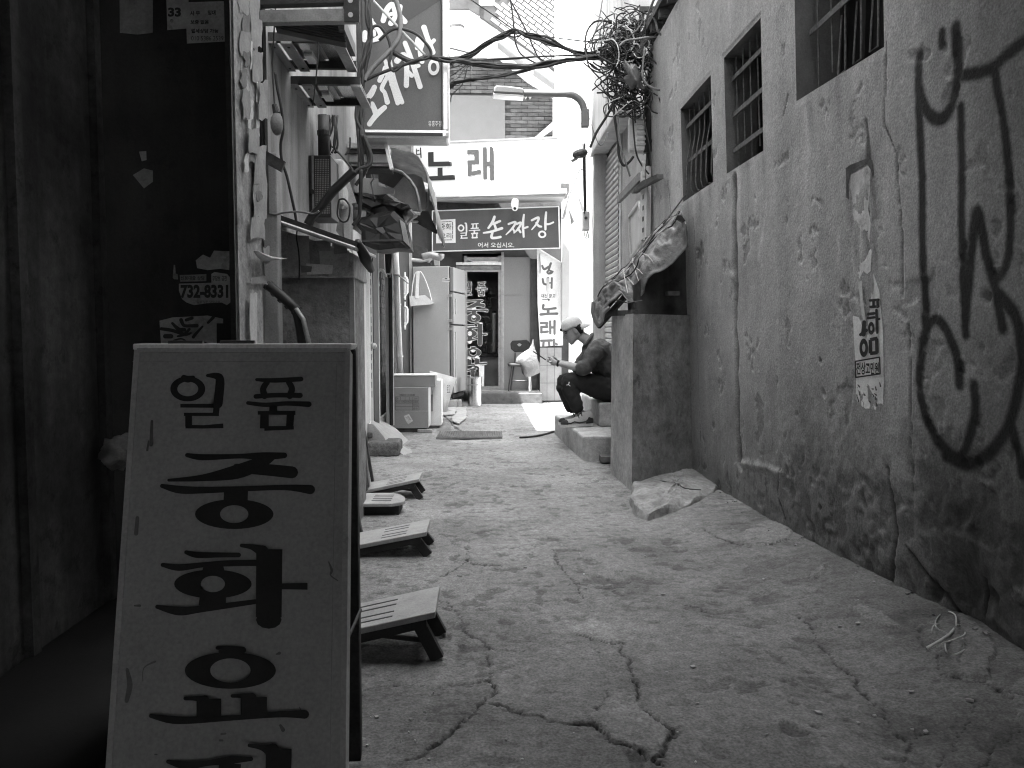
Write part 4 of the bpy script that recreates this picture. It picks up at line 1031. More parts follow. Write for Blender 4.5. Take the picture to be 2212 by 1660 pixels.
for s in ([(1440, 845, 44), (1400, 920, 52), (1345, 965, 40)], [(1418, 1005, 40), (1455, 1095, 52)], [(1538, 1040, 42), (1465, 1105, 50), (1420, 1160, 44), (1392, 1200, 44)],
          [(1490, 780, 40), (1530, 705, 40), (1565, 735, 34), (1512, 850, 36), (1540, 900, 34), (1565, 990, 44)], [(1545, 590, 30), (1600, 790, 36), (1665, 1000, 38)], [(1590, 585, 28), (1640, 800, 34), (1705, 990, 40)], [(1600, 820, 28), (1640, 800, 28)], [(1525, 690, 20), (1550, 655, 44), (1570, 680, 30)],
          [(1660, 590, 56), (1725, 530, 44), (1750, 640, 44), (1748, 830, 44)], [(1750, 690, 44), (1800, 735, 36)], [(1735, 420, 40), (1800, 590, 42), (1880, 840, 46)], [(1820, 650, 34), (1868, 640, 30)],
          [(1850, 470, 34), (1865, 380, 48), (1900, 430, 36), (1880, 500, 40), (1900, 600, 40)], [(1918, 270, 48), (1955, 380, 42), (2005, 510, 44)], [(1970, 440, 36), (2015, 395, 32)],
          [(1525, 205, 44), (1560, 100, 48), (1615, 50, 44), (1640, 160, 38), (1600, 230, 50)], [(1570, 150, 30), (1610, 140, 30)], [(1690, 70, 40), (1690, 110, 30)], [(1690, 160, 40), (1735, 215, 44)], [(1350, 320, 40), (1345, 390, 44)], [(1395, 200, 40), (1440, 250, 40), (1480, 300, 36), (1500, 360, 50), (1420, 400, 30)], [(1435, 310, 34), (1438, 340, 34)], [(1385, 195, 34), (1415, 200, 30)]):
    ik.stroke(s, grow=3)
ik.ring(2012, 655, 55, 78, 28, 42)
obj('lettering', ik.mb, M['sign_light'], ps, fixn=False)
ik = Ink(fsn, h=.003); ik.text('유흥주점', 1960, 1168, 2085, 1222, bold=.0)
obj('lettering', ik.mb, M['sign_light'], ps, fixn=False)

# ------------------------------------------------------------------ slatted canopy, barrel awning, hanging black tarpaulin
cs2 = crop(600, 350, 4.15)
sl = thing('slatted_canopy', 'slatted board canopy above the barrel awning on the left', 'canopy', P(790, 330, 7.4))
for (v0, v1, m, yy) in ((0, 48, 'plaster_pale', 7.2), (55, 100, 'dark_steel', 7.25), (108, 190, 'plaster_pale', 7.3), (198, 230, 'steel', 7.35), (234, 262, 'wood_dark', 7.4)):
    a, c_ = cs2(925 + v0 * .1, v0), cs2(1440 + v0 * .12, v1)
    p0, p1 = P(a[0], a[1], yy), P(c_[0], c_[1], yy)
    b = MB(); b.box(p0.x - .4, p1.x, yy, yy + .25, p1.z, p0.z); obj('slat', b, M[m], sl)
b = MB(); b.bar(P(*cs2(1415, -10), 7.15), P(*cs2(1480, 265), 7.15), .05, .03); obj('edge_bar', b, M['aluminium'], sl)
aw = thing('barrel_awning', 'grey fabric barrel awning curving out from the left wall under the big sign', 'awning', P(890, 470, 8))
prof = [(1400, 55), (1500, 60), (1600, 72), (1690, 98), (1760, 150), (1810, 230), (1838, 320), (1845, 440), (1870, 520), (1910, 640), (1935, 770), (1952, 900)]
prof_w = [P(*cs2(u, v), 7.75) for u, v in prof]
rows = []
NY = 14
for j in range(NY + 1):
    yy = 7.75 + 1.35 * j / NY
    rows.append([(p.x + .01 * math.sin(j * 1.9 + i), yy, p.z + .012 * math.sin(j * 1.3 + i * 2.1) - (.03 * math.sin(j * 2.1) if i == len(prof_w) - 1 else 0)) for i, p in enumerate(prof_w)])
b = MB(); b.grid(rows); obj('cover', b, M['awning'], aw, smooth=True, fixn=False, solid=.004)
# hanging end cloth, creased
endp = [[(1340, 330), (1400, 75), (1500, 75), (1600, 90)], [(1420, 440), (1480, 420), (1560, 300), (1700, 130)], [(1470, 540), (1600, 560), (1700, 560), (1800, 330)], [(1480, 600), (1640, 640), (1760, 680), (1835, 520)], [(1600, 650), (1700, 680), (1790, 690), (1850, 690)]]
b = MB(); b.grid([[P(*cs2(u, v), 8.9 + .06 * math.sin(u * .03 + v * .05)) for u, v in r] for r in endp]); obj('end_cloth', b, M['awning'], aw, smooth=True, fixn=False, solid=.004, sub=1)
b = MB(); b.tube([P(*cs2(u, v), 7.72) for u, v in ((1480, 265), (1580, 295), (1660, 370), (1720, 460), (1750, 570), (1768, 700))], .016, 8); obj('hoop', b, M['steel'], aw, smooth=True)
b = MB(); b.tube([P(*cs2(1065, 660), 7.6), P(*cs2(1300, 672), 7.65), P(*cs2(1768, 714), 7.72)], .017, 8); obj('rail_tube', b, M['aluminium'], aw, smooth=True)
b = MB(); b.tube([P(*cs2(1680, 795), 8.2), P(*cs2(1900, 800), 8.6)], .012, 8); obj('lower_tube', b, M['aluminium'], aw, smooth=True)
b = MB(); b.prism([P(*cs2(u, v), 8.0) for u, v in ((1340, 270), (1475, 265), (1600, 330), (1500, 450), (1480, 450), (1345, 390))], (0, .02, 0)); obj('torn_flap', b, mat('shabby_cloth', .07, bump=.4), aw)
b = MB(); b.prism([P(*cs2(u, v), 8.1) for u, v in ((1090, 470), (1170, 350), (1340, 360), (1345, 430), (1510, 470), (1500, 520), (1300, 520), (1110, 495))], (0, .02, 0)); obj('pale_lining', b, M['plaster_pale'], aw)
b = MB(); b.prism([P(*cs2(u, v), 8.3) for u, v in ((1740, 690), (1850, 690), (1900, 800), (1945, 900), (1930, 920), (1690, 790))], (0, .02, 0)); obj('shadow_flap', b, M['tarp_black'], aw)
bt = thing('black_tarpaulin', 'folded black tarpaulin bundle hanging under the barrel awning', 'tarpaulin', P(825, 520, 7.3))
def lump(name, pts, y, dpt, m, parent, nse=.02):
    f0 = [P(*cs2(u, v), y) for u, v in pts]; cc = sum(f0, Vector()) / len(f0)
    b = MB(); rings = []
    for s, dy in ((.2, -.02), (.75, -.015), (1, .03), (1, dpt * .6), (.9, dpt)):
        rings.append([cc + (p - cc) * s + Vector((0, dy + nse * math.sin(i * 2.3 + s * 5), nse * .6 * math.cos(i * 3.1 + s * 4))) for i, p in enumerate(f0 + f0[:1])])
    b.grid(rings); b.poly(rings[0][:-1]); b.poly(rings[-1][:-1][::-1])
    return obj(name, b, m, parent, smooth=False)
lump('upper_fold', [(1085, 490), (1180, 500), (1300, 510), (1450, 520), (1560, 570), (1650, 632), (1560, 650), (1400, 640), (1250, 660), (1120, 620)], 7.3, .5, M['tarp_black'], bt)
lump('lower_fold', [(1075, 760), (1220, 740), (1330, 700), (1500, 690), (1600, 770), (1650, 950), (1668, 1060), (1520, 1065), (1350, 1075), (1170, 1065), (1165, 880), (1100, 820)], 7.25, .55, M['tarp_black'], bt, .012)
b = MB(); b.prism([P(*cs2(u, v), 7.24) for u, v in ((1560, 770), (1610, 810), (1668, 1055), (1600, 990))], (0, .02, 0)); obj('side_fold', b, M['awning'], bt)
b = MB(); b.prism([P(*cs2(u, v), 7.22) for u, v in ((1170, 980), (1590, 970), (1600, 990), (1175, 1000))], (0, .01, 0)); obj('fold_edge', b, M['dark_steel'], bt)
pb = thing('white_bag', 'crumpled white plastic caught at the end of the awning rail', 'plastic bag', P(890, 470, 7.5))
lump('bag_skin', [(1520, 650), (1600, 630), (1650, 640), (1690, 690), (1735, 710), (1690, 770), (1620, 805), (1560, 780), (1500, 795), (1490, 740)], 7.5, .15, M['plastic_bag'], pb, .02)
hk = thing('hanger_hook', 'bent pale wire hook hanging from the awning rail', 'hook', P(815, 470, 7.5))
b = MB(); b.tube(catmull([tuple(P(*cs2(u, v), 7.5)) for u, v in ((1180, 520), (1240, 545), (1278, 590), (1280, 680), (1292, 740), (1262, 715), (1225, 740), (1218, 780), (1232, 820))], 4), .009, 6); obj('wire', b, M['plaster_pale'], hk)
hk2 = thing('tie_rope', 'frayed tie hanging below the torn awning flap', 'rope', P(830, 420, 7.7))
b = MB(); b.tube([P(*cs2(u, v), 7.7) for u, v in ((1280, 270), (1295, 360), (1270, 400), (1285, 480), (1295, 545))], .008, 5); obj('rope', b, M['cable_grey'], hk2)

# ------------------------------------------------------------------ shop front low on the left
dr = thing('white_door', 'narrow white door frame at the left under the black tarpaulin', 'door', (-1.1, 7.4, 0))
b = MB(); b.box(-1.2, -1.10, 6.9, 7.55, .05, 2.0); obj('leaf', b, M['white_paint'], dr)
b = MB(); b.box(-1.2, -1.075, 7.55, 7.62, .05, 2.0); obj('jamb', b, M['white_paint'], dr, bevel=.004)
b = MB(); b.box(-1.2, -1.085, 7.66, 7.86, .05, 1.98); obj('leaf_edge', b, M['plaster_pale'], dr, bevel=.004)
for z in np.arange(.5, 1.9, .09):
    b = MB(); b.box(-1.085, -1.082, 7.73, 7.75, z, z + .06); obj('weld_tab', b, M['dark_steel'], dr)
b = MB(); b.ellipsoid((-1.06, 7.72, 1.0), (.03, 0, 0), (0, .03, 0), (0, 0, .03), 12, 8); obj('knob', b, M['aluminium'], dr, smooth=True)
dpst = thing('dark_door_post', 'dark steel door post with a bright edge beside the white door', 'post', (-1.1, 8.2, 0))
b = MB(); b.box(-1.2, -1.09, 7.95, 8.32, .0, 2.05); obj('post', b, M['dark_steel'], dpst)
b = MB(); b.box(-1.12, -1.085, 8.32, 8.36, .0, 2.05); obj('bright_edge', b, M['white_paint'], dpst)
# brick strip
XB = -1.15
rb_ = random.Random(9)
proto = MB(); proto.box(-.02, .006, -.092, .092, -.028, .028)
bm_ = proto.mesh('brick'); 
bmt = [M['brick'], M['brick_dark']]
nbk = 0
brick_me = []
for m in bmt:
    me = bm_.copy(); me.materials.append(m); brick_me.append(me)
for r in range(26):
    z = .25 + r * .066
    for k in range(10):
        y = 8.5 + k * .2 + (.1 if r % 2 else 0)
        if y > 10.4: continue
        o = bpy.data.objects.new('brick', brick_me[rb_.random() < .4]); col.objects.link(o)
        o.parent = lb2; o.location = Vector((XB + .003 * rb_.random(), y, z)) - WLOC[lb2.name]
b = MB(); b.box(-1.15, -1.12, 8.4, 10.6, 0, .2); obj('plinth', b, M['concrete'], lb2)
def strip(name, label, cat, x, y, w, z0, z1, m, round_=False, gr=None):
    t = thing(name, label, cat, (x, y, z0), gr)
    b = MB()
    if round_: b.tube([(x, y, z0), (x, y, z1)], w / 2, 14)
    else: b.box(x - w / 2, x + w / 2, y - w / 2, y + w / 2, z0, z1)
    obj('shaft', b, m, t, smooth=False); return t
t = strip('white_batten', 'scuffed white batten on the brick strip, between two dark pipes', 'batten', P(838, 700, 9.0).x, 9.0, .05, .02, 2.0, M['plaster_pale'])
t = strip('dark_pipe', 'slim dark pipe with a bright highlight on the brick strip at left', 'pipe', P(844, 700, 8.9).x, 8.9, .045, .1, 2.3, M['dark_steel'], True)
b = MB(); b.box(P(849, 700, 8.9).x - .004, P(849, 700, 8.9).x + .004, 8.885, 8.9, .1, 2.3); obj('bare_edge', b, M['white_paint'], t)  # white strip stands in for the highlight along the pipe
vp = thing('white_drainpipe', 'white drainpipe running down beside the fridge on the left', 'pipe', (P(858, 700, 9.6).x, 9.6, 0))
b = MB(); b.tube([P(854, 535, 9.6), P(857, 600, 9.6), P(860, 700, 9.6), P(865, 812, 9.6)] , .036, 16); obj('shaft', b, M['white_plastic'], vp, smooth=True)
for v in (660, 772):
    q = P(857 + (v - 600) * .04, v, 9.6); b = MB(); b.tube([q, q + Vector((0, 0, .02))], .04, 16); obj('collar', b, M['white_plastic'], vp)
q = P(856.5, 596, 9.56); b = MB(); b.tube([q, q + Vector((0, 0, .012))], .043, 12); b.bar(q + Vector((.03, 0, 0)), P(882, 613, 9.5), .012, .012); obj('clip', b, M['steel'], vp)
cx_ = thing('bracket_board', 'pale triangular bracket board under the black tarpaulin', 'bracket', P(830, 570, 8.6))
b = MB(); b.prism([P(*cs2(u, v), 8.4) for u, v in ((1270, 1075), (1400, 1075), (1410, 1330), (1430, 1360), (1275, 1195))], (0, .05, 0)); obj('board', b, M['plaster_pale'], cx_)
b = MB(); b.tube(catmull([tuple(P(*cs2(u, v), 8.35)) for u, v in ((1425, 1350), (1390, 1290), (1350, 1290), (1335, 1340), (1345, 1450))], 4), .014, 8); obj('hook_end', b, M['white_plastic'], cx_)
ml = thing('wall_light', 'oblong dark wall light with a pale rim above the brick strip', 'wall light', P(848, 575, 8.8))
b = MB(); b.ellipsoid(P(*cs2(1450, 1180), 8.8), (.045, 0, 0), (0, .04, 0), (0, 0, .2), 14, 10); obj('body', b, M['dark_steel'], ml, smooth=True)
b = MB(); b.tube(catmull([tuple(P(*cs2(u, v), 8.76)) for u, v in ((1425, 1080), (1485, 1085), (1480, 1250), (1465, 1320), (1430, 1325))], 4), .011, 6); obj('rim', b, M['plaster_pale'], ml)
for i, (u, v0, v1) in enumerate(((1230, 515, 610), (1235, 625, 705))):
    c7 = crop(650, 550, 2.766)
    q0 = P(*c7(735, v0), 8.42); q1 = P(*c7(758, v1), 8.42)
    t = thing('stuck_label', ('upper' if i == 0 else 'lower') + ' of two small papers stuck on the dark brick strip', 'label', (q0.x, 8.42, q1.z))
    b = MB(); b.prism([P(*c7(735, v0), 8.42), P(*c7(758, v0 + 5), 8.42), P(*c7(752, v1), 8.42), P(*c7(726, v1 - 5), 8.42)], (0, .004, 0)); obj('paper', b, M['paper_grey'], t)
# ================================================================== RESTAURANT FRONT AT THE END OF THE ALLEY
FY = 13.2
c4 = crop(850, 600, 3.32); c8 = crop(1000, 320, 4.15); c9 = crop(960, 620, 4.3676); c10 = crop(1050, 0, 3.6867)
def at4(u, v, y): return P(*c4(u, v), y)
def at8(u, v, y): return P(*c8(u, v), y)
rs = thing('restaurant', 'small restaurant front closing the alley, with a lettered glass door', 'shop', (0.1, FY, 0))
def quad_box(mb, x0, v0, x1, v1, y, dpt):
    a, c_ = P(x0, v0, y), P(x1, v1, y); mb.box(a.x, c_.x, y, y + dpt, min(a.z, c_.z), max(a.z, c_.z)); return mb
xd0, xd1 = P(1003, 700, FY).x, P(1083, 700, FY).x
zd1 = P(1040, 580, FY).z; zd0 = P(1040, 848, FY).z
b = MB(); b.box(-2.6, xd0 - .03, FY + .02, FY + .3, -.1, 3.6); b.box(xd1 + .03, 1.5, FY + .02, FY + .3, -.1, 3.6); b.box(xd0 - .03, xd1 + .03, FY + .02, FY + .3, zd1 + .24, 3.6); obj('front_wall', b, M['interior'], rs)
b = MB(); b.box(-2.6, 1.5, FY + 3.2, FY + 3.3, -.1, 3.6); b.box(-2.6, -2.5, FY + .3, FY + 3.2, -.1, 3.6); b.box(1.4, 1.5, FY + .3, FY + 3.2, -.1, 3.6); b.box(-2.5, 1.4, FY + .31, FY + 3.19, 3.4, 3.6); b.box(-2.5, 1.4, FY + .31, FY + 3.19, -.1, zd0 - .01); obj('room', b, mat('room_paint', .6, bump=0), rs)
# door : frame, glass, rails
dd = MB()
for x in (xd0, xd1 - .05): dd.box(x, x + .05, FY - .02, FY + .06, zd0, zd1 + .2)
for z in (zd0, zd1 - .06, zd1 + .12): dd.box(xd0 + .05, xd1 - .05, FY - .018, FY + .058, z, z + (.10 if z == zd0 else .06))
door = obj('door', dd, M['steel'], rs)
b = MB(); b.box(xd0 + .051, xd1 - .051, FY + .012, FY + .018, zd0 + .101, zd1 - .061); obj('glass', b, M['glass'], door)
b = MB(); b.box(xd0 + .051, xd1 - .051, FY + .012, FY + .018, zd1 + .001, zd1 + .119); obj('fanlight', b, M['glass'], door)
fdoor = plane_f(Vector((0, FY + .010, 0)), Vector((0, -1, 0)))
def dmap(u, v, h):                                                # the same five syllables as the sign board, re-spaced for the door
    x = 1003 + (u - 240) * .1005 - 10
    y0 = [(150, 608), (375, 641), (450, 648), (745, 697), (800, 697), (1125, 748), (1190, 749), (1490, 791), (1570, 789), (1890, 843)]
    vv = float(np.interp(v, [a for a, _ in y0], [q for _, q in y0]))
    return fdoor(x, vv, h)
ik = Ink(dmap, h=.0005); menu_glyphs(ik, 5); obj('letter_outline', ik.mb, M['sign_light'], door, fixn=False)
ik = Ink(dmap, h=.0055); menu_glyphs(ik, -1); obj('letter_face', ik.mb, mat('door_letter', .06, bump=0), door, fixn=False)
ct_ = thing('counter', 'pale service counter seen through the restaurant door', 'counter', (P(1050, 800, FY + .8).x, FY + .8, zd0))
b = MB(); quad_box(b, 1025, 770, 1090, 850, FY + .8, .5); obj('front', b, M['interior_light'], ct_)
b = MB(); quad_box(b, 1020, 764, 1094, 772, FY + .75, .6); obj('top', b, M['wood_dark'], ct_)
for i, (x, v, r, h_) in enumerate(((1062, 752, .05, .14), (1050, 748, .04, .18), (1075, 752, .05, .12), (1040, 745, .05, .2))):
    q = P(x, 764, FY + .95); t = thing('bottle', ('third tallest bottle, second from the right on the counter behind the door glass', 'second tallest bottle on the counter behind the door glass', 'shortest bottle, rightmost on the counter behind the door glass', 'tallest bottle, leftmost on the counter behind the door glass')[i], 'bottle', q, 'bottles on the restaurant counter')
    b = MB(); b.lathe(q, ((r * .8, 0), (r, .02), (r, h_ * .6), (r * .35, h_ * .8), (r * .35, h_)), 10); obj('glass_body', b, M['dark_steel'] if i % 2 else M['steel'], t, smooth=True)
    b = MB(); b.lathe(q + Vector((0, 0, h_)), ((r * .4, 0), (r * .4, .03)), 10); obj('stopper', b, M['white_plastic'], t)
tb = thing('tube_lamp', 'upright pale tube hanging inside the restaurant behind the door', 'tube', P(1067, 720, FY + .7))
b = MB(); b.tube([P(1067, 676, FY + .7), P(1067, 760, FY + .7)], .03, 10); obj('tube', b, M['white_plastic'], tb, smooth=True)
b = MB(); b.tube([P(1067, 672, FY + .7), P(1067, 677, FY + .7)], .035, 10); obj('end_cap', b, M['dark_steel'], tb)
fn = thing('wall_fan', 'round fan inside the restaurant behind the door letters', 'fan', P(1046, 702, FY + 1.2))
b = MB(); q = P(1046, 702, FY + 1.2); b.tube([q + Vector((.15 * math.cos(a), 0, .15 * math.sin(a))) for a in [k * math.pi / 12 for k in range(25)]], .015, 6); obj('guard', b, M['steel'], fn)
b = MB()
for k in range(4): a = k * math.pi / 2 + .3; b.obox(q + Vector((.07 * math.cos(a), .02, .07 * math.sin(a))), (.11 * math.cos(a), .02, .11 * math.sin(a)), (0, .004, 0), (-.05 * math.sin(a), 0, .05 * math.cos(a)))
obj('blade', b, M['dark_steel'], fn)
hp = thing('menu_hanging', 'dark lettered hanging inside the restaurant door', 'hanging', P(1050, 645, FY + 1.0))
b = MB(); quad_box(b, 1040, 628, 1062, 668, FY + 1.0, .01); obj('cloth', b, mat('hanging_cloth', .14), hp)
ik = Ink(plane_f(Vector((0, FY + 1.0, 0)), Vector((0, -1, 0))), h=.003); ik.text('里', 1042, 632, 1060, 664, bold=.03); obj('lettering', ik.mb, M['ink'], hp, fixn=False)
sh = thing('shelf_unit', 'crowded shelf against the back of the restaurant', 'shelf', P(1030, 700, FY + 2.6))
for v in (640, 690, 735):
    b = MB(); quad_box(b, 985, v, 1100, v + 4, FY + 2.5, .4); obj('board', b, M['interior_light'], sh)
    b = MB()
    for k in range(7):
        x = 990 + k * 15 + 5 * rnd.random(); quad_box(b, x, v - 10 - 14 * rnd.random(), x + 6 + 4 * rnd.random(), v, FY + 2.6, .12)
    tag(obj('stored_goods', b, M['grey_paint'], sh), kind='stuff')
# step and right hand panels
stp = MB(); q0, q1 = P(1025, 872, 12.75), P(1172, 850, 12.75); stp.box(q0.x, q1.x, 12.8, FY + .3, -.05, P(1100, 850, 12.8).z); obj('step', stp, M['step_dark'], rs, bevel=.012)
b = MB(); b.box(P(1012, 880, 12.95).x, P(1165, 880, 12.95).x, 12.9, FY + .01, P(1100, 850, 12.8).z + .001, P(1100, 850, 12.8).z + .03); obj('sill', b, M['steel'], rs)
pr = thing('grey_panel', 'tall pale grey flush panel right of the restaurant door, behind the chair', 'panel', P(1120, 850, FY - .04))
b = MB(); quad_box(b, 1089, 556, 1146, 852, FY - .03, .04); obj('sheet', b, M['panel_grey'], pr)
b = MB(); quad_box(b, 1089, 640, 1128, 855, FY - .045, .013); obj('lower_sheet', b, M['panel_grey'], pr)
b = MB(); quad_box(b, 1146, 560, 1160, 860, FY - .05, .06); obj('dark_reveal', b, M['dark_steel'], rs)
b = MB(); quad_box(b, 1083, 545, 1089, 852, FY - .05, .06); obj('jamb', b, M['steel'], rs)
b = MB(); quad_box(b, 930, 430, 1214, 452, FY - .01, .04); obj('fascia', b, mat('fascia_paint', .07, spots=.4, var=.4), rs)
b = MB(); quad_box(b, 985, 567, 1083, 573, FY - .06, .06); obj('head_rail', b, M['aluminium'], rs)
b = MB(); quad_box(b, 985, 574, 1083, 583, FY - .04, .04); obj('head_board', b, M['wood'], rs)
b = MB(); quad_box(b, 1215, 430, 1229, 700, 13.0, .15); obj('corner_post', b, M['grey_paint'], rs)
# lettered side board with a sloping top
FS = FY - .12
sb = thing('side_board_sign', 'tall pale vertical sign with dark hand painted letters right of the restaurant door', 'sign', P(1188, 775, FS))
c11 = crop(1290, 600, 4.15)
pts = [(88, 35), (110, 35), (345, 185), (350, 1010), (120, 1025), (92, 560)]
b = MB(); b.prism([P(*c11(u, v), FS) for u, v in pts], (0, .05, 0)); obj('face', b, M['white_plastic'], sb)
b = MB(); b.bar(P(*c11(100, 30), FS - .01), P(*c11(350, 185), FS - .01), .03, .02); obj('top_edge', b, M['white_paint'], sb)
ik = Ink(plane_f(Vector((0, FS, 0)), Vector((0, -1, 0)), c11), h=.003)
S = ik.stroke
S([(140, 205, 20), (160, 240, 24), (205, 215, 22)]); S([(228, 180, 22), (215, 215, 24), (205, 255, 20)]); ik.ring(215, 270, 34, 24, 12, 8); S([(205, 285, 20), (245, 265, 22)])
S([(145, 340, 22), (155, 385, 24), (185, 395, 20)]); S([(200, 330, 22), (200, 410, 22)]); S([(238, 330, 20), (235, 430, 20)]); S([(205, 380, 16), (235, 378, 16)])
obj('lettering', ik.mb, M['sign_grey_letter'], sb, fixn=False)
ik = Ink(plane_f(Vector((0, FS, 0)), Vector((0, -1, 0)), c11), h=.003); S = ik.stroke
S([(152, 605, 28), (150, 640, 26), (190, 645, 22), (275, 635, 24)]); S([(200, 650, 30), (200, 690, 30)]); S([(125, 698, 28), (200, 692, 24), (290, 690, 26)])
for a in ([(125, 785), (190, 785)], [(185, 785), (185, 825)], [(130, 825), (190, 825)], [(132, 825), (132, 875)], [(130, 880), (195, 872)], [(220, 770), (222, 890)], [(265, 765), (265, 895)], [(225, 830), (265, 830)]): S([(x, y, 24) for x, y in a], False)
for a in ([(130, 965), (235, 962)], [(155, 968), (150, 1018)], [(205, 966), (212, 1012)], [(258, 955), (260, 1010)], [(262, 990), (288, 1000)]): S([(x, y, 24) for x, y in a], False)
obj('lettering', ik.mb, M['sign_grey_letter'], sb, fixn=False)
pa = thing('paper_arrow_sign', 'white paper with handwriting and an arrow taped to the vertical sign', 'paper sign', P(1185, 640, FS - .01))
fpa = plane_f(Vector((0, FS - .008, 0)), Vector((0, -1, 0)), c11)
b = MB(); b.poly([fpa(u, v, 0) for u, v in ((95, 450), (288, 458), (282, 580), (95, 572))]); obj('paper', b, M['paper'], pa, fixn=False, solid=.001)
ik = Ink(fpa, h=.004); ik.text('대신 창고', 128, 490, 272, 530, bold=.01, shear=.2); ik.stroke([(140, 545, 5), (215, 550, 5)], False); ik.stroke([(195, 538, 5), (218, 551, 5)], False); ik.stroke([(200, 560, 5), (218, 551, 5)], False); obj('lettering', ik.mb, M['ink'], pa, fixn=False)
b = MB(); b.poly([fpa(u, v, .003) for u, v in ((183, 330), (212, 330), (214, 490), (185, 485))]); obj('tape', b, mat('tape_strip', .45, bump=0), pa, fixn=False)
ss = thing('switch_box', 'small white switch plate with its cord on the vertical sign', 'switch', P(*c11(112, 310), FS))
b = MB(); b.box(*[P(*c11(u, 300), FS).x for u in (98, 130)], FS - .03, FS - .002, P(*c11(112, 320), FS).z, P(*c11(112, 285), FS).z); obj('plate', b, M['white_plastic'], ss, bevel=.005)
b = MB(); b.tube([P(*c11(u, v), FS - .01) for u, v in ((120, 288), (122, 200), (115, 120), (118, 80))], .006, 5); obj('cord', b, M['cable_grey'], ss)
tp = thing('tile_panel', 'pale marbled tile panel below the vertical sign', 'panel', P(1185, 866, FS - .02))
b = MB(); quad_box(b, 1166, 751, 1213, 866, FS - .02, .06); obj('backing', b, M['mortar'], tp)
tj = MB(); qa, qb = P(1166, 751, FS - .02), P(1213, 866, FS - .02)
for i in range(3):
    for j in range(3):
        w_, h_ = (qb.x - qa.x) / 3, (qa.z - qb.z) / 3
        t_ = MB(); t_.box(qa.x + i * w_ + .003, qa.x + (i + 1) * w_ - .003, FS - .03, FS - .021, qb.z + j * h_ + .003, qb.z + (j + 1) * h_ - .003); obj('tile', t_, mat('marble_tile', .22, var=.14, vs=9) if (i, j) == (0, 0) else bpy.data.materials['marble_tile'], tp)
# ------------------------------------------------------------------ signs over the door (set at a slight angle)
def angled(L0, yl, R0, yr): return P(*L0, yl), P(*R0, yr)
sg = thing('restaurant_sign', 'grey shop sign with white brushed letters and a square seal over the restaurant door', 'sign', P(1072, 545, 12.8))
tl_, tr_ = angled(c8(232, 812), 13.12, c8(1510, 768), 12.62); bl_, br_ = angled(c8(232, 1222), 13.12, c8(1520, 1188), 12.62)
nrm = (tr_ - tl_).cross(bl_ - tl_).normalized()
if nrm.y > 0: nrm = -nrm
b = MB(); b.prism([tl_, tr_, br_, bl_], -nrm * .12); obj('box', b, M['sign_dark'], sg, bevel=.006)
fsg = plane_f(tl_, nrm, c8)
b = MB()
for A, B in ((tl_, tr_), (bl_, br_), (tl_, bl_), (tr_, br_)): b.bar(A + nrm * .004, B + nrm * .004, .014, .016)
obj('trim', b, M['sign_light'], sg)
ik = Ink(fsg, h=.006)
ik.poly([(268, 905), (465, 893), (468, 1135), (270, 1140)])
obj('seal_field', ik.mb, M['sign_light'], sg, fixn=False)
ik = Ink(fsg, h=.009)
for a in ([(300, 925), (432, 920)], [(436, 925), (438, 1100)], [(430, 1105), (305, 1108)], [(302, 1100), (302, 935)]):
    (xa_, ya_), (xb_, yb_) = a
    for k in range(4):
        t0, t1 = k / 4, k / 4 + .19; ik.stroke([(xa_ + (xb_ - xa_) * t0, ya_ + (yb_ - ya_) * t0, 7), (xa_ + (xb_ - xa_) * t1, ya_ + (yb_ - ya_) * t1, 7)], False)
ik.text('중화', 308, 938, 425, 1002, bold=.01); ik.text('요리', 312, 1035, 425, 1092, bold=.01)
obj('seal_lettering', ik.mb, M['sign_dark2'], sg, fixn=False)
ik = Ink(fsg, h=.006); S = ik.stroke
ik.ring(522, 985, 34, 36, 19, 20); S([(560, 935, 8), (575, 945, 16), (578, 1022, 16)]); S([(520, 1038, 9), (580, 1034, 10)], False); S([(575, 1036, 14), (573, 1060, 14)], False); S([(520, 1062, 8), (575, 1060, 8)], False); S([(528, 1062, 14), (528, 1088, 14)], False); S([(520, 1089, 10), (585, 1086, 12)], False)
S([(628, 945, 10), (695, 940, 12)], False); S([(645, 950, 14), (642, 985, 14)], False); S([(678, 948, 14), (680, 985, 14)], False); S([(625, 990, 12), (698, 986, 12)], False); S([(605, 1012, 9), (712, 1006, 12)], False); S([(658, 1010, 16), (657, 1040, 16)], False)
for a in ([(630, 1042), (690, 1038)], [(640, 1042), (640, 1085)], [(682, 1040), (682, 1082)], [(636, 1084), (686, 1082)]): S([(x, y, 15) for x, y in a], False)
S([(862, 872, 26), (840, 930, 30), (800, 985, 22)]); S([(850, 945, 24), (885, 930, 26), (918, 915, 24)]); S([(862, 950, 22), (880, 1005, 26)]); S([(752, 1035, 18), (830, 1022, 24), (938, 988, 28)]); S([(842, 1030, 24), (832, 1080, 28), (870, 1086, 26), (922, 1076, 26)])
S([(1005, 945, 22), (1075, 925, 22), (1045, 985, 22), (980, 1052, 12)]); S([(1045, 985, 20), (1065, 1025, 20)]); S([(1085, 945, 22), (1130, 932, 22), (1105, 990, 22), (1060, 1035, 14)]); S([(1100, 990, 22), (1125, 1028, 22)]); S([(1160, 852, 20), (1150, 950, 26), (1158, 1075, 20)]); S([(1155, 990, 20), (1198, 975, 20)])
S([(1240, 908, 22), (1308, 880, 24), (1290, 940, 22), (1240, 1002, 12)]); S([(1285, 935, 20), (1310, 965, 24), (1335, 972, 20)]); S([(1385, 828, 22), (1378, 920, 26), (1378, 1000, 22)]); S([(1385, 948, 22), (1420, 945, 20), (1458, 928, 18)]); ik.ring(1345, 1050, 42, 38, 22, 20)
ik.text('어서 오십시오.', 695, 1132, 1062, 1184, bold=.012)
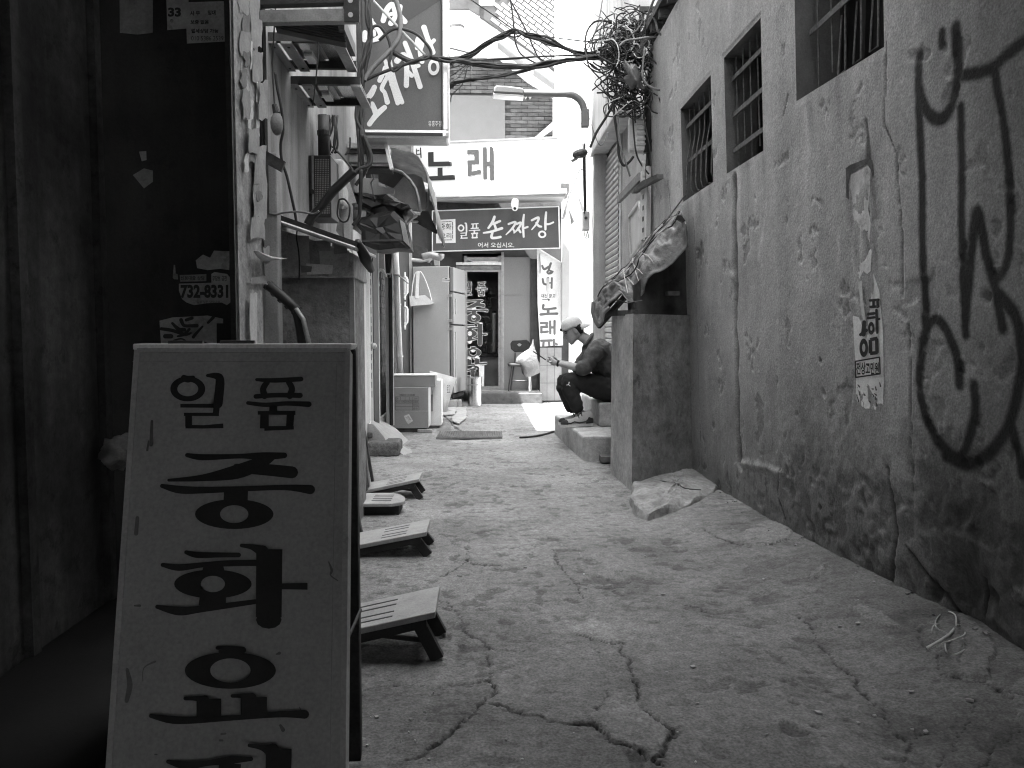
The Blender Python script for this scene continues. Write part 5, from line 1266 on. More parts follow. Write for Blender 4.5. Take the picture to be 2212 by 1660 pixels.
obj('lettering', ik.mb, M['sign_light'], sg, fixn=False)

ws = thing('karaoke_sign', 'big white sunlit sign with two large grey syllables above the restaurant', 'sign', P(1070, 420, 12.6))
tl_, tr_ = angled(c8(40, 128), 13.0, c8(1505, 66), 12.35); bl_, br_ = angled(c8(40, 590), 13.0, c8(1500, 580), 12.35)
nr2 = (tr_ - tl_).cross(bl_ - tl_).normalized()
if nr2.y > 0: nr2 = -nr2
b = MB(); b.prism([tl_, tr_, br_, bl_], -nr2 * .25); obj('box', b, M['sign_white'], ws)
b = MB()
for A, B in ((tl_, tr_), (tr_, br_)): b.bar(A + nr2 * .004, B + nr2 * .004, .02, .02)
obj('trim', b, M['aluminium'], ws)
ik = Ink(plane_f(tl_, nr2, c8), h=.006)
def bl2(pts, w): ik.stroke([(x, y, w) for x, y in pts], False, rnd=False)
ik.poly([(188, 218), (244, 214), (246, 314), (430, 310), (430, 356), (190, 362)]); ik.poly([(285, 376), (335, 373), (337, 455), (285, 458)]); ik.poly([(185, 462), (463, 447), (465, 494), (190, 506)])
ik.poly([(583, 193), (703, 188), (703, 235), (583, 238)]); ik.poly([(655, 236), (703, 234), (705, 335), (655, 337)]); ik.poly([(583, 298), (656, 296), (656, 337), (585, 339)]); ik.poly([(585, 338), (632, 337), (632, 452), (588, 460)]); ik.poly([(630, 412), (720, 390), (734, 432), (632, 453)])
ik.poly([(740, 166), (784, 164), (786, 488), (746, 495)]); ik.poly([(785, 310), (812, 309), (812, 355), (785, 356)]); ik.poly([(808, 158), (838, 160), (853, 185), (858, 498), (815, 506)])
ik.stroke([(70, 205, 8), (95, 200, 10)], False); ik.stroke([(112, 175, 12), (118, 270, 12)], False); ik.stroke([(80, 240, 10), (110, 236, 10)], False); ik.stroke([(70, 185, 9), (72, 240, 9)], False)
obj('lettering', ik.mb, M['sun_letter'], ws, fixn=False)
wl2 = thing('white_ledge', 'white painted ledge under the big white sign', 'ledge', P(1080, 420, 12.6))
A0, A1 = P(*c8(205, 610), 12.9), P(*c8(1595, 625), 12.25)
b = MB(); b.prism([P(*c8(205, 590), 12.9), P(*c8(1590, 582), 12.25), P(*c8(1595, 628), 12.25), P(*c8(205, 672), 12.9)], (0, .6, 0)); obj('ledge_body', b, M['white_paint'], wl2)
b = MB(); b.prism([P(*c8(205, 674), 12.95), P(*c8(1590, 630), 12.3), P(*c8(1575, 668), 12.3), P(*c8(205, 694), 12.95)], (0, .5, 0)); obj('under_trim', b, M['grey_paint'], wl2)
cc = thing('security_camera', 'small bullet security camera hanging under the white ledge', 'camera', P(*c8(1070, 760), 12.4))
q = P(*c8(1070, 690), 12.4)
b = MB(); b.tube([q, q - Vector((0, 0, .05))], .03, 10); obj('mount', b, M['dark_steel'], cc)
b = MB(); b.tube([P(*c8(1070, 712), 12.45), P(*c8(1068, 775), 12.3)], .055, 14); obj('housing', b, M['steel'], cc, bevel=.01)
qq = P(*c8(1067, 782), 12.28); b = MB(); b.tube([qq, qq + (P(*c8(1068, 775), 12.3) - P(*c8(1070, 712), 12.45)).normalized() * .012], .045, 14); obj('lens_ring', b, M['white_plastic'], cc)
b = MB(); dq = (P(*c8(1068, 775), 12.3) - P(*c8(1070, 712), 12.45)).normalized(); b.tube([qq + dq * .013, qq + dq * .02], .022, 12); obj('lens', b, M['black'], cc)

# ------------------------------------------------------------------ brick house with the sloping stair behind the signs
bh = thing('brick_house', 'brick house rising behind the signs with a white sloping stair and pale tiles', 'house', (0, 16.5, 0))
BY = 16.5
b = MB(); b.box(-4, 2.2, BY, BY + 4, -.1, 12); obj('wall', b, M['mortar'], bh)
W0, W1 = P(968, 300, BY), P(1209, 92, BY)
bw_, bhh = .23, .075
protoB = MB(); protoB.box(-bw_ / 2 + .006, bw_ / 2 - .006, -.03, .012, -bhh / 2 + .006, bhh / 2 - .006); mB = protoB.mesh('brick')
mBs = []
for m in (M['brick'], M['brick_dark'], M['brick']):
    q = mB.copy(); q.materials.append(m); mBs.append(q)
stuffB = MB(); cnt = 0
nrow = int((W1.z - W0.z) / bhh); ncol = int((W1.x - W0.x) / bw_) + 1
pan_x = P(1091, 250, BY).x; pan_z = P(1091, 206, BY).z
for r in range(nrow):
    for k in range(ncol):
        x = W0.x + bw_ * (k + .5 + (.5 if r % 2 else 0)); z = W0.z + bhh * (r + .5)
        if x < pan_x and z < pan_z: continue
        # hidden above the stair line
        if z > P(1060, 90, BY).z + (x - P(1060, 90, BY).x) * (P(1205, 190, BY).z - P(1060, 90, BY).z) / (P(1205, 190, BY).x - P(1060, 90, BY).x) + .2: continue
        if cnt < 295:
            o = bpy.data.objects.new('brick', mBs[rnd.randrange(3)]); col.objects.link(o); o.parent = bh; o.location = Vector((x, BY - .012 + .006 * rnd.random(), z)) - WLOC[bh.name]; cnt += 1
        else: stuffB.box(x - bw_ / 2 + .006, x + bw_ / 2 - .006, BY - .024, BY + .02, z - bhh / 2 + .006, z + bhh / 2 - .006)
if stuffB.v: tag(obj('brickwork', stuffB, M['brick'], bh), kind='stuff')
b = MB(); quad_box(b, 960, 206, 1091, 330, BY - .06, .05); obj('render_panel', b, mat('panel_render', .075, var=.06, bump=.1), bh)
# balcony and stair : white sloping underside and pale tiled parapet
b = MB(); b.prism([P(*c10(u, v), 15.6) for u, v in ((160, 90), (350, 85), (445, 145), (720, 330), (900, 455), (1140, 650), (1143, 775), (1080, 730), (905, 625), (620, 395), (500, 385), (-300, 400), (-300, 90))], (0, 1.0, 0)); obj('stair_underside', b, M['stair_white'], bh)
b = MB(); b.prism([P(*c10(u, v), 15.55) for u, v in ((610, 385), (625, 385), (850, 560), (1143, 770), (1143, 780), (850, 575))], (0, .3, 0)); obj('drip_edge', b, M['render_grey'], bh)
b = MB(); b.prism([P(*c10(u, v), 15.5) for u, v in ((450, 40), (620, 20), (700, -60), (1400, -60), (1400, 420), (1240, 560), (1140, 650), (900, 455), (445, 143))], (0, .25, 0)); obj('stair_parapet', b, M['tile_joint'], bh)
px0 = 1.0
d_t = math.radians(-36.0)
tw, thh = .21, .085
O = P(*c10(600, 0), 15.49); ex = Vector((math.cos(d_t), 0, math.sin(d_t))); ez = Vector((-math.sin(d_t), 0, math.cos(d_t)))
pt = MB(); pt.obox((0, 0, 0), ex * (tw - .022), (0, .016, 0), ez * (thh - .022)); tme = pt.mesh('tile'); tme.materials.append(M['tile'])
region = [(P(*c10(u, v), 15.49).x, P(*c10(u, v), 15.49).z) for u, v in ((600, 30), (720, -30), (1380, -30), (1380, 420), (1230, 540), (1140, 630), (900, 440), (560, 200))]
tcount = 0
for i in range(-14, 30):
    for j in range(-26, 26):
        c = O + ex * (i * tw + (tw / 2 if j % 2 else 0)) + ez * (j * thh)
        if not inpoly(np.array([c.x]), np.array([c.z]), region)[0]: continue
        if tcount >= 290: continue
        o = bpy.data.objects.new('tile', tme); col.objects.link(o); o.parent = bh; o.location = Vector((c.x, 15.495, c.z)) - WLOC[bh.name]; tcount += 1
b = MB(); b.prism([P(*c10(u, v), 15.45) for u, v in ((330, 0), (440, 0), (440, 140), (350, 85))], (0, .04, 0)); b.prism([P(*c10(u, v), 15.46) for u, v in ((160, -60), (440, -60), (440, 0), (330, 0), (350, 85), (160, 90))], (0, .04, 0)); obj('upper_brick_panel', b, M['brick_dark'], bh)
b = MB(); b.prism([P(*c10(u, v), 15.4) for u, v in ((440, -20), (580, -20), (578, 40), (440, 48))], (0, .05, 0)); obj('parapet_block', b, M['stair_white'], bh)
b = MB(); b.prism([P(*c10(u, v), BY - .2) for u, v in ((940, 1240), (1000, 1240), (1152, 1130), (1152, 1055))], (0, .1, 0)); obj('brace', b, M['grey_paint'], bh)
b = MB(); b.tube([P(*c10(1145, 1240), BY - .1), P(*c10(1145, 1150), BY - .1)], .03, 8); obj('rail_post', b, M['aluminium'], bh)
cl = thing('ceiling_lamp', 'round white lamp with a dark rim fixed to the underside of the white stair', 'lamp', P(*c10(240, 290), 15.4))
q = P(*c10(240, 315), 15.35)
b = MB(); b.lathe(q, ((.12, 0), (.14, .02), (.14, .11)), 18); obj('diffuser', b, M['diffuser'], cl, smooth=True)
b = MB(); b.lathe(q + Vector((0, 0, .11)), ((.15, 0), (.15, .04), (.12, .06)), 18); obj('rim', b, M['dark_steel'], cl)
sf = thing('sail_shade', 'dark pointed shade cloth ends at the top beside the tiled parapet', 'shade', P(*c10(1220, 100), 15))
b = MB(); b.prism([P(*c10(u, v), 15.0) for u, v in ((1165, -40), (1235, -40), (1240, 0), (1238, 122))], (0, .02, 0)); b.prism([P(*c10(u, v), 15.0) for u, v in ((1340, -40), (1368, -40), (1366, 30), (1343, 112), (1330, 75))], (0, .02, 0)); obj('cloth', b, M['dark_steel'], sf)
# ------------------------------------------------------------------ sunlit white house on the right
wh = thing('white_house', 'sunlit white rendered house at the right of the restaurant', 'house', (2.2, 13.6, 0))
b = MB(); b.box(P(1229, 700, 13.2).x, 7, 13.2, 17, -.1, P(1229, 230, 13.2).z + 5.5); obj('wall', b, M['white_wall'], wh)
b = MB(); b.box(P(1206, 250, 14.2).x, P(1229, 700, 13.2).x + .2, 14.2, 15, 3.6, 9); obj('upper_wall', b, M['white_wall'], wh)
for i, pts in enumerate((((1770, 470), (1690, 620), (1775, 640), (1775, 800), (1690, 630)), ((1665, 715), (1608, 780), (1665, 790), (1667, 920), (1610, 785)))):
    a = at8(*pts[1], 12.9); c_ = at8(*pts[0], 12.9)
    b = MB(); top = at8(*pts[0], 12.8); lf = at8(*pts[1], 12.8); rt = at8(*pts[2], 12.8); bt_ = at8(*pts[3], 12.8)
    b.add([top, lf, rt, bt_, top + Vector((0, .4, 0)), rt + Vector((0, .4, 0)), bt_ + Vector((0, .4, 0))], [(0, 1, 2), (1, 3, 2), (0, 2, 5, 4), (2, 3, 6, 5), (0, 4, 1), (1, 6, 3), (1, 4, 6)]); obj('window_hood', b, M['grey_paint'], wh)  # small grey wedge standing off the white wall
# ------------------------------------------------------------------ fridge block
FR = 12.2
fx0, fx1 = P(888, 700, FR).x, P(977, 700, FR).x
fr = thing('fridge', 'tall pale grey commercial fridge seen from its side at the left of the restaurant door', 'fridge', ((fx0 + fx1) / 2, FR + .35, 0))
zf1 = P(930, 575, FR).z; zf0 = P(930, 853, FR).z
b = MB(); b.box(fx0, fx1 - .05, FR, FR + .75, zf0, zf1); obj('cabinet', b, M['fridge'], fr, bevel=.01)
xdr = fx1 - .035
zm = P(980, 702, FR).z
b = MB(); b.box(fx1 - .048, fx1 - .036, FR + .01, FR + .74, zf0 + .01, zf1 - .01); obj('gasket', b, M['dark_steel'], fr)
for (za, zb_, nm) in ((P(980, 632, FR).z + .02, zf1 - .015, 'compressor_panel'), (zm + .012, P(980, 632, FR).z, 'door'), (zf0 + .02, zm - .012, 'door')):
    b = MB(); b.box(xdr, xdr + .055, FR + .012, FR + .74, za, zb_); d_ = obj(nm, b, M['fridge_door'], fr, bevel=.008)
    if nm == 'door':
        b = MB(); b.box(xdr + .055, xdr + .075, FR + .08, FR + .10, za + .15, zb_ - .1); obj('handle', b, M['aluminium'], d_)
        for zz in (za + .05, zb_ - .05):
            b = MB(); b.box(xdr - .04, xdr + .03, FR - .012, FR + .011, zz - .02, zz + .02); obj('hinge', b, M['aluminium'], d_)
b = MB(); b.box(fx0 + .02, xdr + .03, FR + .03, FR + .7, zf0 - .06, zf0 - .005); obj('base', b, M['dark_steel'], fr)
for xx in (fx0 + .06, fx1 - .12, fx1 - .05):
    b = MB(); b.lathe((xx, FR + .08, gz(xx, FR)), ((.03, 0), (.03, .03), (.018, .04), (.018, zf0 - .05)), 10); obj('foot', b, M['steel'], fr)
ik = Ink(plane_f(Vector((0, FR, 0)), Vector((0, -1, 0)), c9), h=.003)
ik.poly([(520, 262), (560, 250), (600, 258), (602, 300), (575, 305), (518, 295)]); obj('sticker', ik.mb, M['paper'], fr, fixn=False)
ik = Ink(plane_f(Vector((0, FR, 0)), Vector((0, -1, 0)), c9), h=.005); ik.poly([(545, 262), (560, 254), (580, 268), (560, 272)]); ik.stroke([(525, 278, 6), (598, 284, 6)], False); obj('sticker_print', ik.mb, M['ink_grey'], fr, fixn=False)
fr.location = (fx1, FR, 0)
for o_ in fr.children: o_.location -= Vector((fx1, FR, 0)) - Vector(((fx0 + fx1) / 2, FR + .35, 0))
fr.rotation_euler.z = math.radians(-13)
wl3 = MB(); wl3.box(-1.6, fx0 - .01, FR + .25, FR + .4, -.05, 3.4); obj('side_panel', wl3, M['fridge'], rs)
bk_ = thing('brick_pile', 'few pale bricks propping the fridge feet', 'bricks', P(975, 868, FR - .02))
for (u0, u1) in ((560, 690), (690, 730)):
    p0, p1 = P(*c9(u0, 1600), FR + .05), P(*c9(u1, 1560), FR + .05); b = MB(); b.box(p0.x, p1.x - .006, FR + .02, FR + .2, 0, max(p1.z, .07)); obj('brick', b, M['stone_pale'], bk_, bevel=.008)
tbg = thing('tote_bag', 'white canvas tote bag hanging on the side of the fridge', 'bag', P(*c9(290, 550), FR - .1))
f9 = lambda u, v, y: P(*c9(u, v), y)
b = MB(); CYF = .05
A = [(172, 455), (340, 440), (435, 525), (400, 540), (185, 558)]
fr_ = [f9(u, v, FR - .03) for u, v in A]; bk2 = [f9(u, v, FR + .06) for u, v in A]
b.add(fr_ + bk2, [(0, 1, 2, 3, 4), (9, 8, 7, 6, 5), (0, 5, 6, 1), (1, 6, 7, 2), (2, 7, 8, 3), (3, 8, 9, 4), (4, 9, 5, 0)]); obj('pouch', b, M['bag'], tbg)
b = MB(); b.tube([f9(*q, FR - .02) for q in ((195, 455), (205, 330), (225, 220), (255, 190), (290, 188), (320, 230), (355, 310), (385, 400), (410, 500))], .009, 6); obj('strap', b, M['bag'], tbg)
b = MB(); b.bar(f9(265, 195, FR + .03), f9(252, 475, FR - .04), .05, .006, up=(0, 1, 0)); obj('strap', b, M['bag'], tbg)
for i, v in enumerate((255, 570)):
    t = thing('oblong_handle', ('upper' if i == 0 else 'lower') + ' of two white oblong pull handles beside the white drainpipe', 'handle', f9(125, v + 100, 11.6))
    L0 = [f9(u, v + w, 11.6) for u, w in ((112, 0), (140, 0), (149, 20), (149, 160), (135, 175), (112, 178), (103, 160), (103, 20), (112, 0))]
    b = MB(); b.tube(L0, .018, 8); obj('grip', b, M['white_plastic'], t, smooth=True)
    b = MB(); b.tube([f9(128, v + 180, 11.6), f9(115, v + 210, 11.6), f9(95, v + 205, 11.6)], .022, 8); b.obox(f9(126, v + 90, 11.63), (.02, 0, 0), (0, .06, 0), (0, 0, .4)); obj('stem', b, M['white_plastic'], t, smooth=False)
# pipes and junk over the fridge
jk = thing('pipe_tangle', 'tangle of bent pipes and cable above the fridge', 'pipes', P(1030, 575, 12.7))
for pts, r, m in (([(440, 75), (500, 110), (580, 122), (640, 115), (680, 105)], .03, 'plaster_pale'), ([(600, 95), (660, 80), (700, 85), (745, 95), (750, 70)], .06, 'steel'), ([(640, 60), (660, 130), (670, 160)], .02, 'dark_steel'), ([(690, 50), (665, 90), (655, 140)], .025, 'grey_paint')):
    b = MB(); b.tube([Vector(q) for q in catmull([tuple(at4(u, v, 12.5)) for u, v in pts], 4)], r, 8); obj('pipe', b, M[m], jk, smooth=True)
b = MB(); b.prism([at4(u, v, 12.9) for u, v in ((505, -20), (640, 30), (650, 130), (600, 90), (510, 10))], (0, .1, 0)); obj('backing_board', b, M['wood_dark'], jk)
b = MB(); b.prism([at4(u, v, 12.6) for u, v in ((690, 100), (740, 100), (740, 160), (700, 160))], (0, .1, 0)); obj('duct_box', b, M['plaster_pale'], jk)
bkt = thing('steel_bucket', 'tall shiny steel container standing by the restaurant door', 'container', (P(1025, 868, 12.4).x, 12.4, 0))
xa0, xa1 = P(1010, 840, 12.4).x, P(1041, 840, 12.4).x; zz1 = P(1020, 815, 12.4).z
b = MB(); b.lathe(((xa0 + xa1) / 2, 12.45, 0), (((xa1 - xa0) / 2, 0.005), ((xa1 - xa0) / 2, zz1 - .02), ((xa1 - xa0) / 2 + .008, zz1), ((xa1 - xa0) / 2 - .01, zz1), ((xa1 - xa0) / 2 - .01, zz1 - .1)), 24); obj('body', b, M['stainless'], bkt, smooth=False)
b = MB(); b.lathe(((xa0 + xa1) / 2, 12.45, zz1 * .72), (((xa1 - xa0) / 2 + .004, 0), ((xa1 - xa0) / 2 + .004, .02)), 24); obj('band', b, M['steel'], bkt)
# chair with its plastic bag
ch = thing('folding_chair', 'black padded folding chair against the grey panel', 'chair', P(1120, 852, 12.95))
CYY = 13.0
b = MB(); 
bp_ = [at4(u, v, CYY + .15) for u, v in ((1330, 768), (1450, 764), (1475, 790), (1470, 830), (1440, 860), (1350, 868), (1318, 840), (1312, 795))]
b.prism(bp_, (0, .05, 0)); obj('backrest', b, M['fabric_dark'], ch, bevel=.015)
ikc = Ink(plane_f(Vector((0, CYY + .14, 0)), Vector((0, -1, 0)), c4), h=.003); ikc.poly([(1368, 803), (1385, 795), (1408, 803), (1388, 817)]); ikc.ring(1388, 805, 14, 12, 8, 6); obj('back_emblem', ikc.mb, M['steel'], ch, fixn=False)
b = MB(); sc0, sc1 = at4(1295, 965, CYY - .1), at4(1480, 965, CYY - .1); b.box(sc0.x, sc1.x, CYY - .15, CYY + .15, sc0.z - .03, sc0.z + .015); obj('seat', b, M['fabric_dark'], ch, bevel=.02)
zst = P(1100, 850, 12.8).z + .03
for (u0, u1, dy) in ((1330, 1300, -.12), (1345, 1318, .12), (1460, 1470, -.12), (1470, 1482, .12)):
    a = at4(u0, 970, CYY + dy); c_ = at4(u1, 1175, CYY + dy); c_.z = zst
    b = MB(); b.tube([a, c_], .013, 8); obj('leg', b, M['dark_steel'] if u0 < 1400 else M['aluminium'], ch)
b = MB(); b.tube([at4(1325, 1097, CYY - .12), at4(1465, 1097, CYY - .12)], .01, 8); obj('stretcher', b, M['dark_steel'], ch)
b = MB(); b.tube([at4(1355, 870, CYY + .16), at4(1352, 965, CYY + .12)], .012, 8); b.tube([at4(1450, 865, CYY + .16), at4(1455, 965, CYY + .12)], .012, 8); obj('back_post', b, M['dark_steel'], ch)
pg = thing('hanging_plastic_bag', 'translucent white plastic bag hung over the folding chair', 'plastic bag', at4(1450, 1060, CYY - .12))
b = MB(); rows = []
outl = [(1500, 760, 4), (1497, 800, 8), (1490, 835, 22), (1470, 870, 55), (1452, 905, 82), (1458, 950, 90), (1480, 990, 75), (1480, 1030, 65), (1462, 1055, 38), (1455, 1068, 10)]
for j, (uc, v, w) in enumerate(outl):
    r_ = []
    for k in range(17):
        a = 2 * math.pi * k / 16; w2 = w * (1 + .12 * math.sin(5 * a + j) + .08 * math.sin(9 * a + 2 * j))
        q = at4(uc + w2 * math.cos(a), v, CYY - .12); r_.append(q + Vector((0, .06 * (w / 80) * math.sin(a), 0)))
    rows.append(r_)
b.grid(rows); obj('film', b, M['plastic_bag'], pg, smooth=True, fixn=False)
# ================================================================== SHUTTER BUILDING, PIER, STEPS, TARPAULIN ROOF
c12 = crop(1380, 350, 3.69); c13 = crop(1450, 0, 2.7667); c14 = crop(1280, 700, 3.46)
SX = 1.6
sbd = thing('shutter_building', 'grey plastered building with a roller shutter beyond the barred wall on the right', 'building', (2.4, 9, 0))
b = MB(); b.box(SX, 5, 7.36, 10.5, -.1, 3.42); obj('lower_wall', b, M['plaster_rough'], sbd)
b = MB(); b.box(1.39, 5, 8.35, 10.5, 3.45, 6.2); obj('upper_storey', b, M['plaster_pale'], sbd)
b = MB(); b.box(1.42, 1.75, 8.34, 8.349, 3.45, 6.2); obj('end_render', b, M['plaster_plain'], sbd)
b = MB(); b.box(1.385, SX + .02, 8.36, 10.5, 3.421, 3.449); obj('soffit', b, M['plaster_plain'], sbd)
b = MB(); b.box(1.42, SX - .002, 10.32, 10.5, -.1, 3.42); obj('pilaster', b, M['plaster_plain'], sbd, bevel=.01)
b = MB(); b.box(1.386, 1.40, 9.1, 9.13, 3.46, 6.2); obj('joint_strip', b, M['plaster_plain'], sbd)
s0, s1 = 9.34, 10.31
b = MB(); b.box(SX - .02, SX - .002, s0 - .07, s0, .0, 3.41); obj('shutter_guide', b, M['plaster_pale'], sbd)
shd = MB(); shd.box(SX - .014, SX - .004, s0, s1, .4, 3.41); shut = obj('shutter', shd, M['dark_steel'], sbd)
sp = MB()
prof = [(-.012, -.034), (-.03, -.015), (-.034, .01), (-.016, .034)]
sp.add([(x, y, z) for y in (-(s1 - s0) / 2, (s1 - s0) / 2) for x, z in prof], [(0, 1, 5, 4), (1, 2, 6, 5), (2, 3, 7, 6)])
sme = sp.mesh('slat'); sme.materials.append(M['shutter'])
z = .45
while z < 3.36:
    o = bpy.data.objects.new('slat', sme); col.objects.link(o); o.parent = shut; o.location = Vector((SX, (s0 + s1) / 2, z)) - WLOC[shut.name]; z += .072
for (u, v) in ((435, 237), (455, 257), (432, 345)):
    q = PX(*c12(u, v), SX - .04); b = MB(); b.lathe(q, ((.012, 0), (.012, -.004)), 8, 'x'); obj('slot_hole', b, M['black'], shut)
wpn = thing('glazed_panel', 'framed pale glazed panel on the wall right of the roller shutter', 'panel', PX(*c12(640, 800), SX))
pp = [PX(*c12(u, v), SX - .05) for u, v in ((582, 662), (672, 528), (706, 880), (600, 1035))]
b = MB(); b.prism(pp, (.04, 0, 0)); obj('sheet', b, M['plaster_pale'], wpn)
b = MB()
for i in range(4): b.bar(pp[i] - Vector((.005, 0, 0)), pp[(i + 1) % 4] - Vector((.005, 0, 0)), .03, .03)
obj('frame', b, M['aluminium'], wpn)
ang = thing('slotted_angle', 'upright slotted steel angle beside the glazed panel', 'angle post', PX(*c12(710, 800), SX - .1))
a, c_ = PX(*c12(692, 512), SX - .12), PX(*c12(725, 860), SX - .12)
b = MB(); b.box(SX - .14, SX - .10, a.y - .30, a.y - .29, c_.z, a.z + .25); b.box(SX - .14, SX - .135, a.y - .29, a.y - .02, c_.z, a.z + .25); obj('angle', b, M['plaster_pale'], ang)
b = MB()
for k in range(9):
    zz = c_.z + .06 + k * .1
    b.box(SX - .143, SX - .1405, a.y - .19, a.y - .13, zz, zz + .04)
obj('slot', b, M['black'], ang)
dk = MB(); q = PX(*c12(770, 500), SX); dk.box(SX - .04, SX - .003, 7.37, 7.75, .9, 2.75); obj('dark_opening', dk, M['black'], sbd)  # black slab stands in for the darkness of a recess
tm = thing('timber_bracket', 'pair of rough timbers nailed across the gap above the glazed panel', 'timber', PX(*c12(650, 420), 1.5))
b = MB(); b.prism([PX(*c12(u, v), 1.46) for u, v in ((465, 540), (470, 480), (660, 265), (668, 335))], (.04, 0, 0)); obj('timber', b, M['wood'], tm)
b = MB(); b.prism([PX(*c12(u, v), 1.42) for u, v in ((590, 440), (690, 340), (828, 278), (832, 320), (700, 390), (600, 455))], (.05, 0, 0)); obj('timber', b, M['wood_dark'], tm)
mtr = thing('condenser_box', 'pale louvred box on the wall end under the cable tangle', 'condenser', P(1390, 290, 7.35))
x0, x1 = P(*c13(245, 900), 7.2).x, P(*c13(385, 900), 7.2).x; z1, z0 = P(*c13(300, 770), 7.2).z, P(*c13(300, 1022), 7.2).z
b = MB(); b.box(x0, x1, 7.2, 7.34, z0, z1); obj('casing', b, M['plaster_pale'], mtr, bevel=.03)
for k in range(6):
    b = MB(); zz = z0 + .05 + k * (z1 - z0 - .1) / 5; b.box(x0 + .06, x1 - .02, 7.188, 7.199, zz, zz + .02); obj('louvre', b, M['grey_paint'], mtr)
dpole = thing('dark_conduit', 'thick dark conduit running down the end of the plaster wall behind the cables', 'conduit', (P(1403, 300, 7.25).x, 7.25, 2.2))
b = MB(); b.tube([P(1418, 90, 7.22), P(1404, 200, 7.22), P(1402, 330, 7.22)], [.05, .055, .05], 10); obj('conduit', b, M['black'], dpole, smooth=True)
b = MB(); b.tube([P(1400, 330, 7.22), P(1398, 400, 7.22)], .02, 8); obj('lower_pipe', b, M['cable'], dpole)
eb = thing('service_box', 'small pale electrical box with a cable loop on the white house corner', 'electrical box', P(1264, 480, 10.6))
x0, x1 = P(*c8(1742, 900), 10.35).x, P(*c8(1818, 900), 10.35).x
b = MB(); b.box(x0, x1, 10.28, 10.36, P(*c8(1780, 1018), 10.35).z, P(*c8(1780, 820), 10.35).z); obj('case', b, M['grey_paint'], eb, bevel=.015)
b = MB(); b.lathe(((x0 + x1) / 2, 10.28, P(*c8(1780, 890), 10.35).z), ((.02, 0), (.016, -.012)), 10, 'y'); obj('boss', b, M['dark_steel'], eb)
b = MB(); b.tube(catmull([tuple(P(*c8(u, v), 10.34)) for u, v in ((1775, 1018), (1772, 1060), (1795, 1090), (1815, 1075), (1800, 1020), (1790, 1080))], 4), .007, 5); obj('cable_loop', b, M['cable_grey'], eb)
# street lamp
sl_ = thing('street_lamp', 'curved arm street lamp reaching over the alley below the cable bundle', 'street lamp', P(1262, 310, 10.25))
ay = 10.25
arm = [P(*c10(u, v), ay) for u, v in ((845, 842), (960, 845), (1140, 848), (1230, 850), (1290, 862), (1340, 895), (1372, 940), (1385, 990))]
b = MB(); b.tube([Vector(q) for q in catmull([tuple(q) for q in arm], 5)], .045, 12); obj('arm', b, M['lamp_paint'], sl_, smooth=True)
b = MB(); b.prism([P(*c10(u, v), ay - .12) for u, v in ((575, 790), (590, 768), (700, 772), (835, 790), (850, 815), (848, 855), (800, 848), (660, 840), (570, 835))], (0, .24, 0)); obj('head', b, M['lamp_paint'], sl_, bevel=.02)
b = MB(); b.prism([P(*c10(u, v), ay - .10) for u, v in ((566, 836), (660, 842), (790, 848), (840, 858), (840, 872), (780, 866), (680, 862), (590, 852), (566, 850))], (0, .2, 0)); obj('lens', b, M['diffuser'], sl_, bevel=.01)
b = MB(); b.tube([P(*c10(u, v), ay) for u, v in ((850, 868), (858, 888), (870, 868), (890, 868), (898, 890), (910, 866))], .012, 6); obj('clamp', b, M['white_plastic'], sl_)
b = MB(); b.box(P(*c10(1362, 1000), ay).x, P(*c10(1430, 1000), ay).x, ay - .05, ay + .06, P(*c10(1380, 1152), ay).z, P(*c10(1380, 985), ay).z); obj('gear_box', b, M['lamp_paint'], sl_, bevel=.015)
for v in (1025, 1115):
    b = MB(); b.tube([P(*c10(u, vv), ay - .02) for u, vv in ((1365, v), (1340, v), (1325, v + 30), (1290, v - 20))], .006, 5); obj('lead', b, M['cable_grey'], sl_)
b = MB(); b.tube([P(1263, 310, ay), P(1264, 400, ay + .02), P(1265, 462, ay + .05)], .014, 6); b.tube([P(1259, 310, ay), P(1261, 400, ay), P(1263, 462, ay)], .009, 6); obj('supply_cable', b, M['cable'], sl_)
fx = thing('cable_fixture', 'lump of cable clamps and stray wire hanging from the supply cable', 'cable clamp', P(1250, 335, 10.2))
b = MB(); q = P(*c10(1350, 1385), 10.2); b.ellipsoid(q, (.1, 0, .03), (0, .08, 0), (-.02, 0, .055), 10, 7); obj('clamp', b, M['dark_steel'], fx)
b = MB(); b.tube([P(*c10(u, v), 10.2) for u, v in ((1350, 1400), (1310, 1430), (1275, 1455))], .02, 6); b.tube(catmull([tuple(P(*c10(u, v), 10.2)) for u, v in ((1330, 1440), (1270, 1450), (1240, 1395), (1300, 1365), (1350, 1355))], 4), .005, 5); b.tube([P(*c10(u, v), 10.2) for u, v in ((1370, 1410), (1400, 1410), (1440, 1405))], .006, 5); obj('stray_wire', b, M['cable_grey'], fx)
wcb = thing('white_cable', 'white cable looping down the sunlit white house', 'cable', P(1230, 480, 12.2))
b = MB(); b.tube(catmull([tuple(at8(u, v, 12.2)) for u, v in ((1770, 385), (1720, 400), (1690, 480), (1640, 600), (1605, 670), (1590, 750), (1570, 860), (1550, 885), (1560, 840), (1600, 690))], 4), .014, 6); obj('sheath', b, M['cable_grey'], wcb, smooth=True)

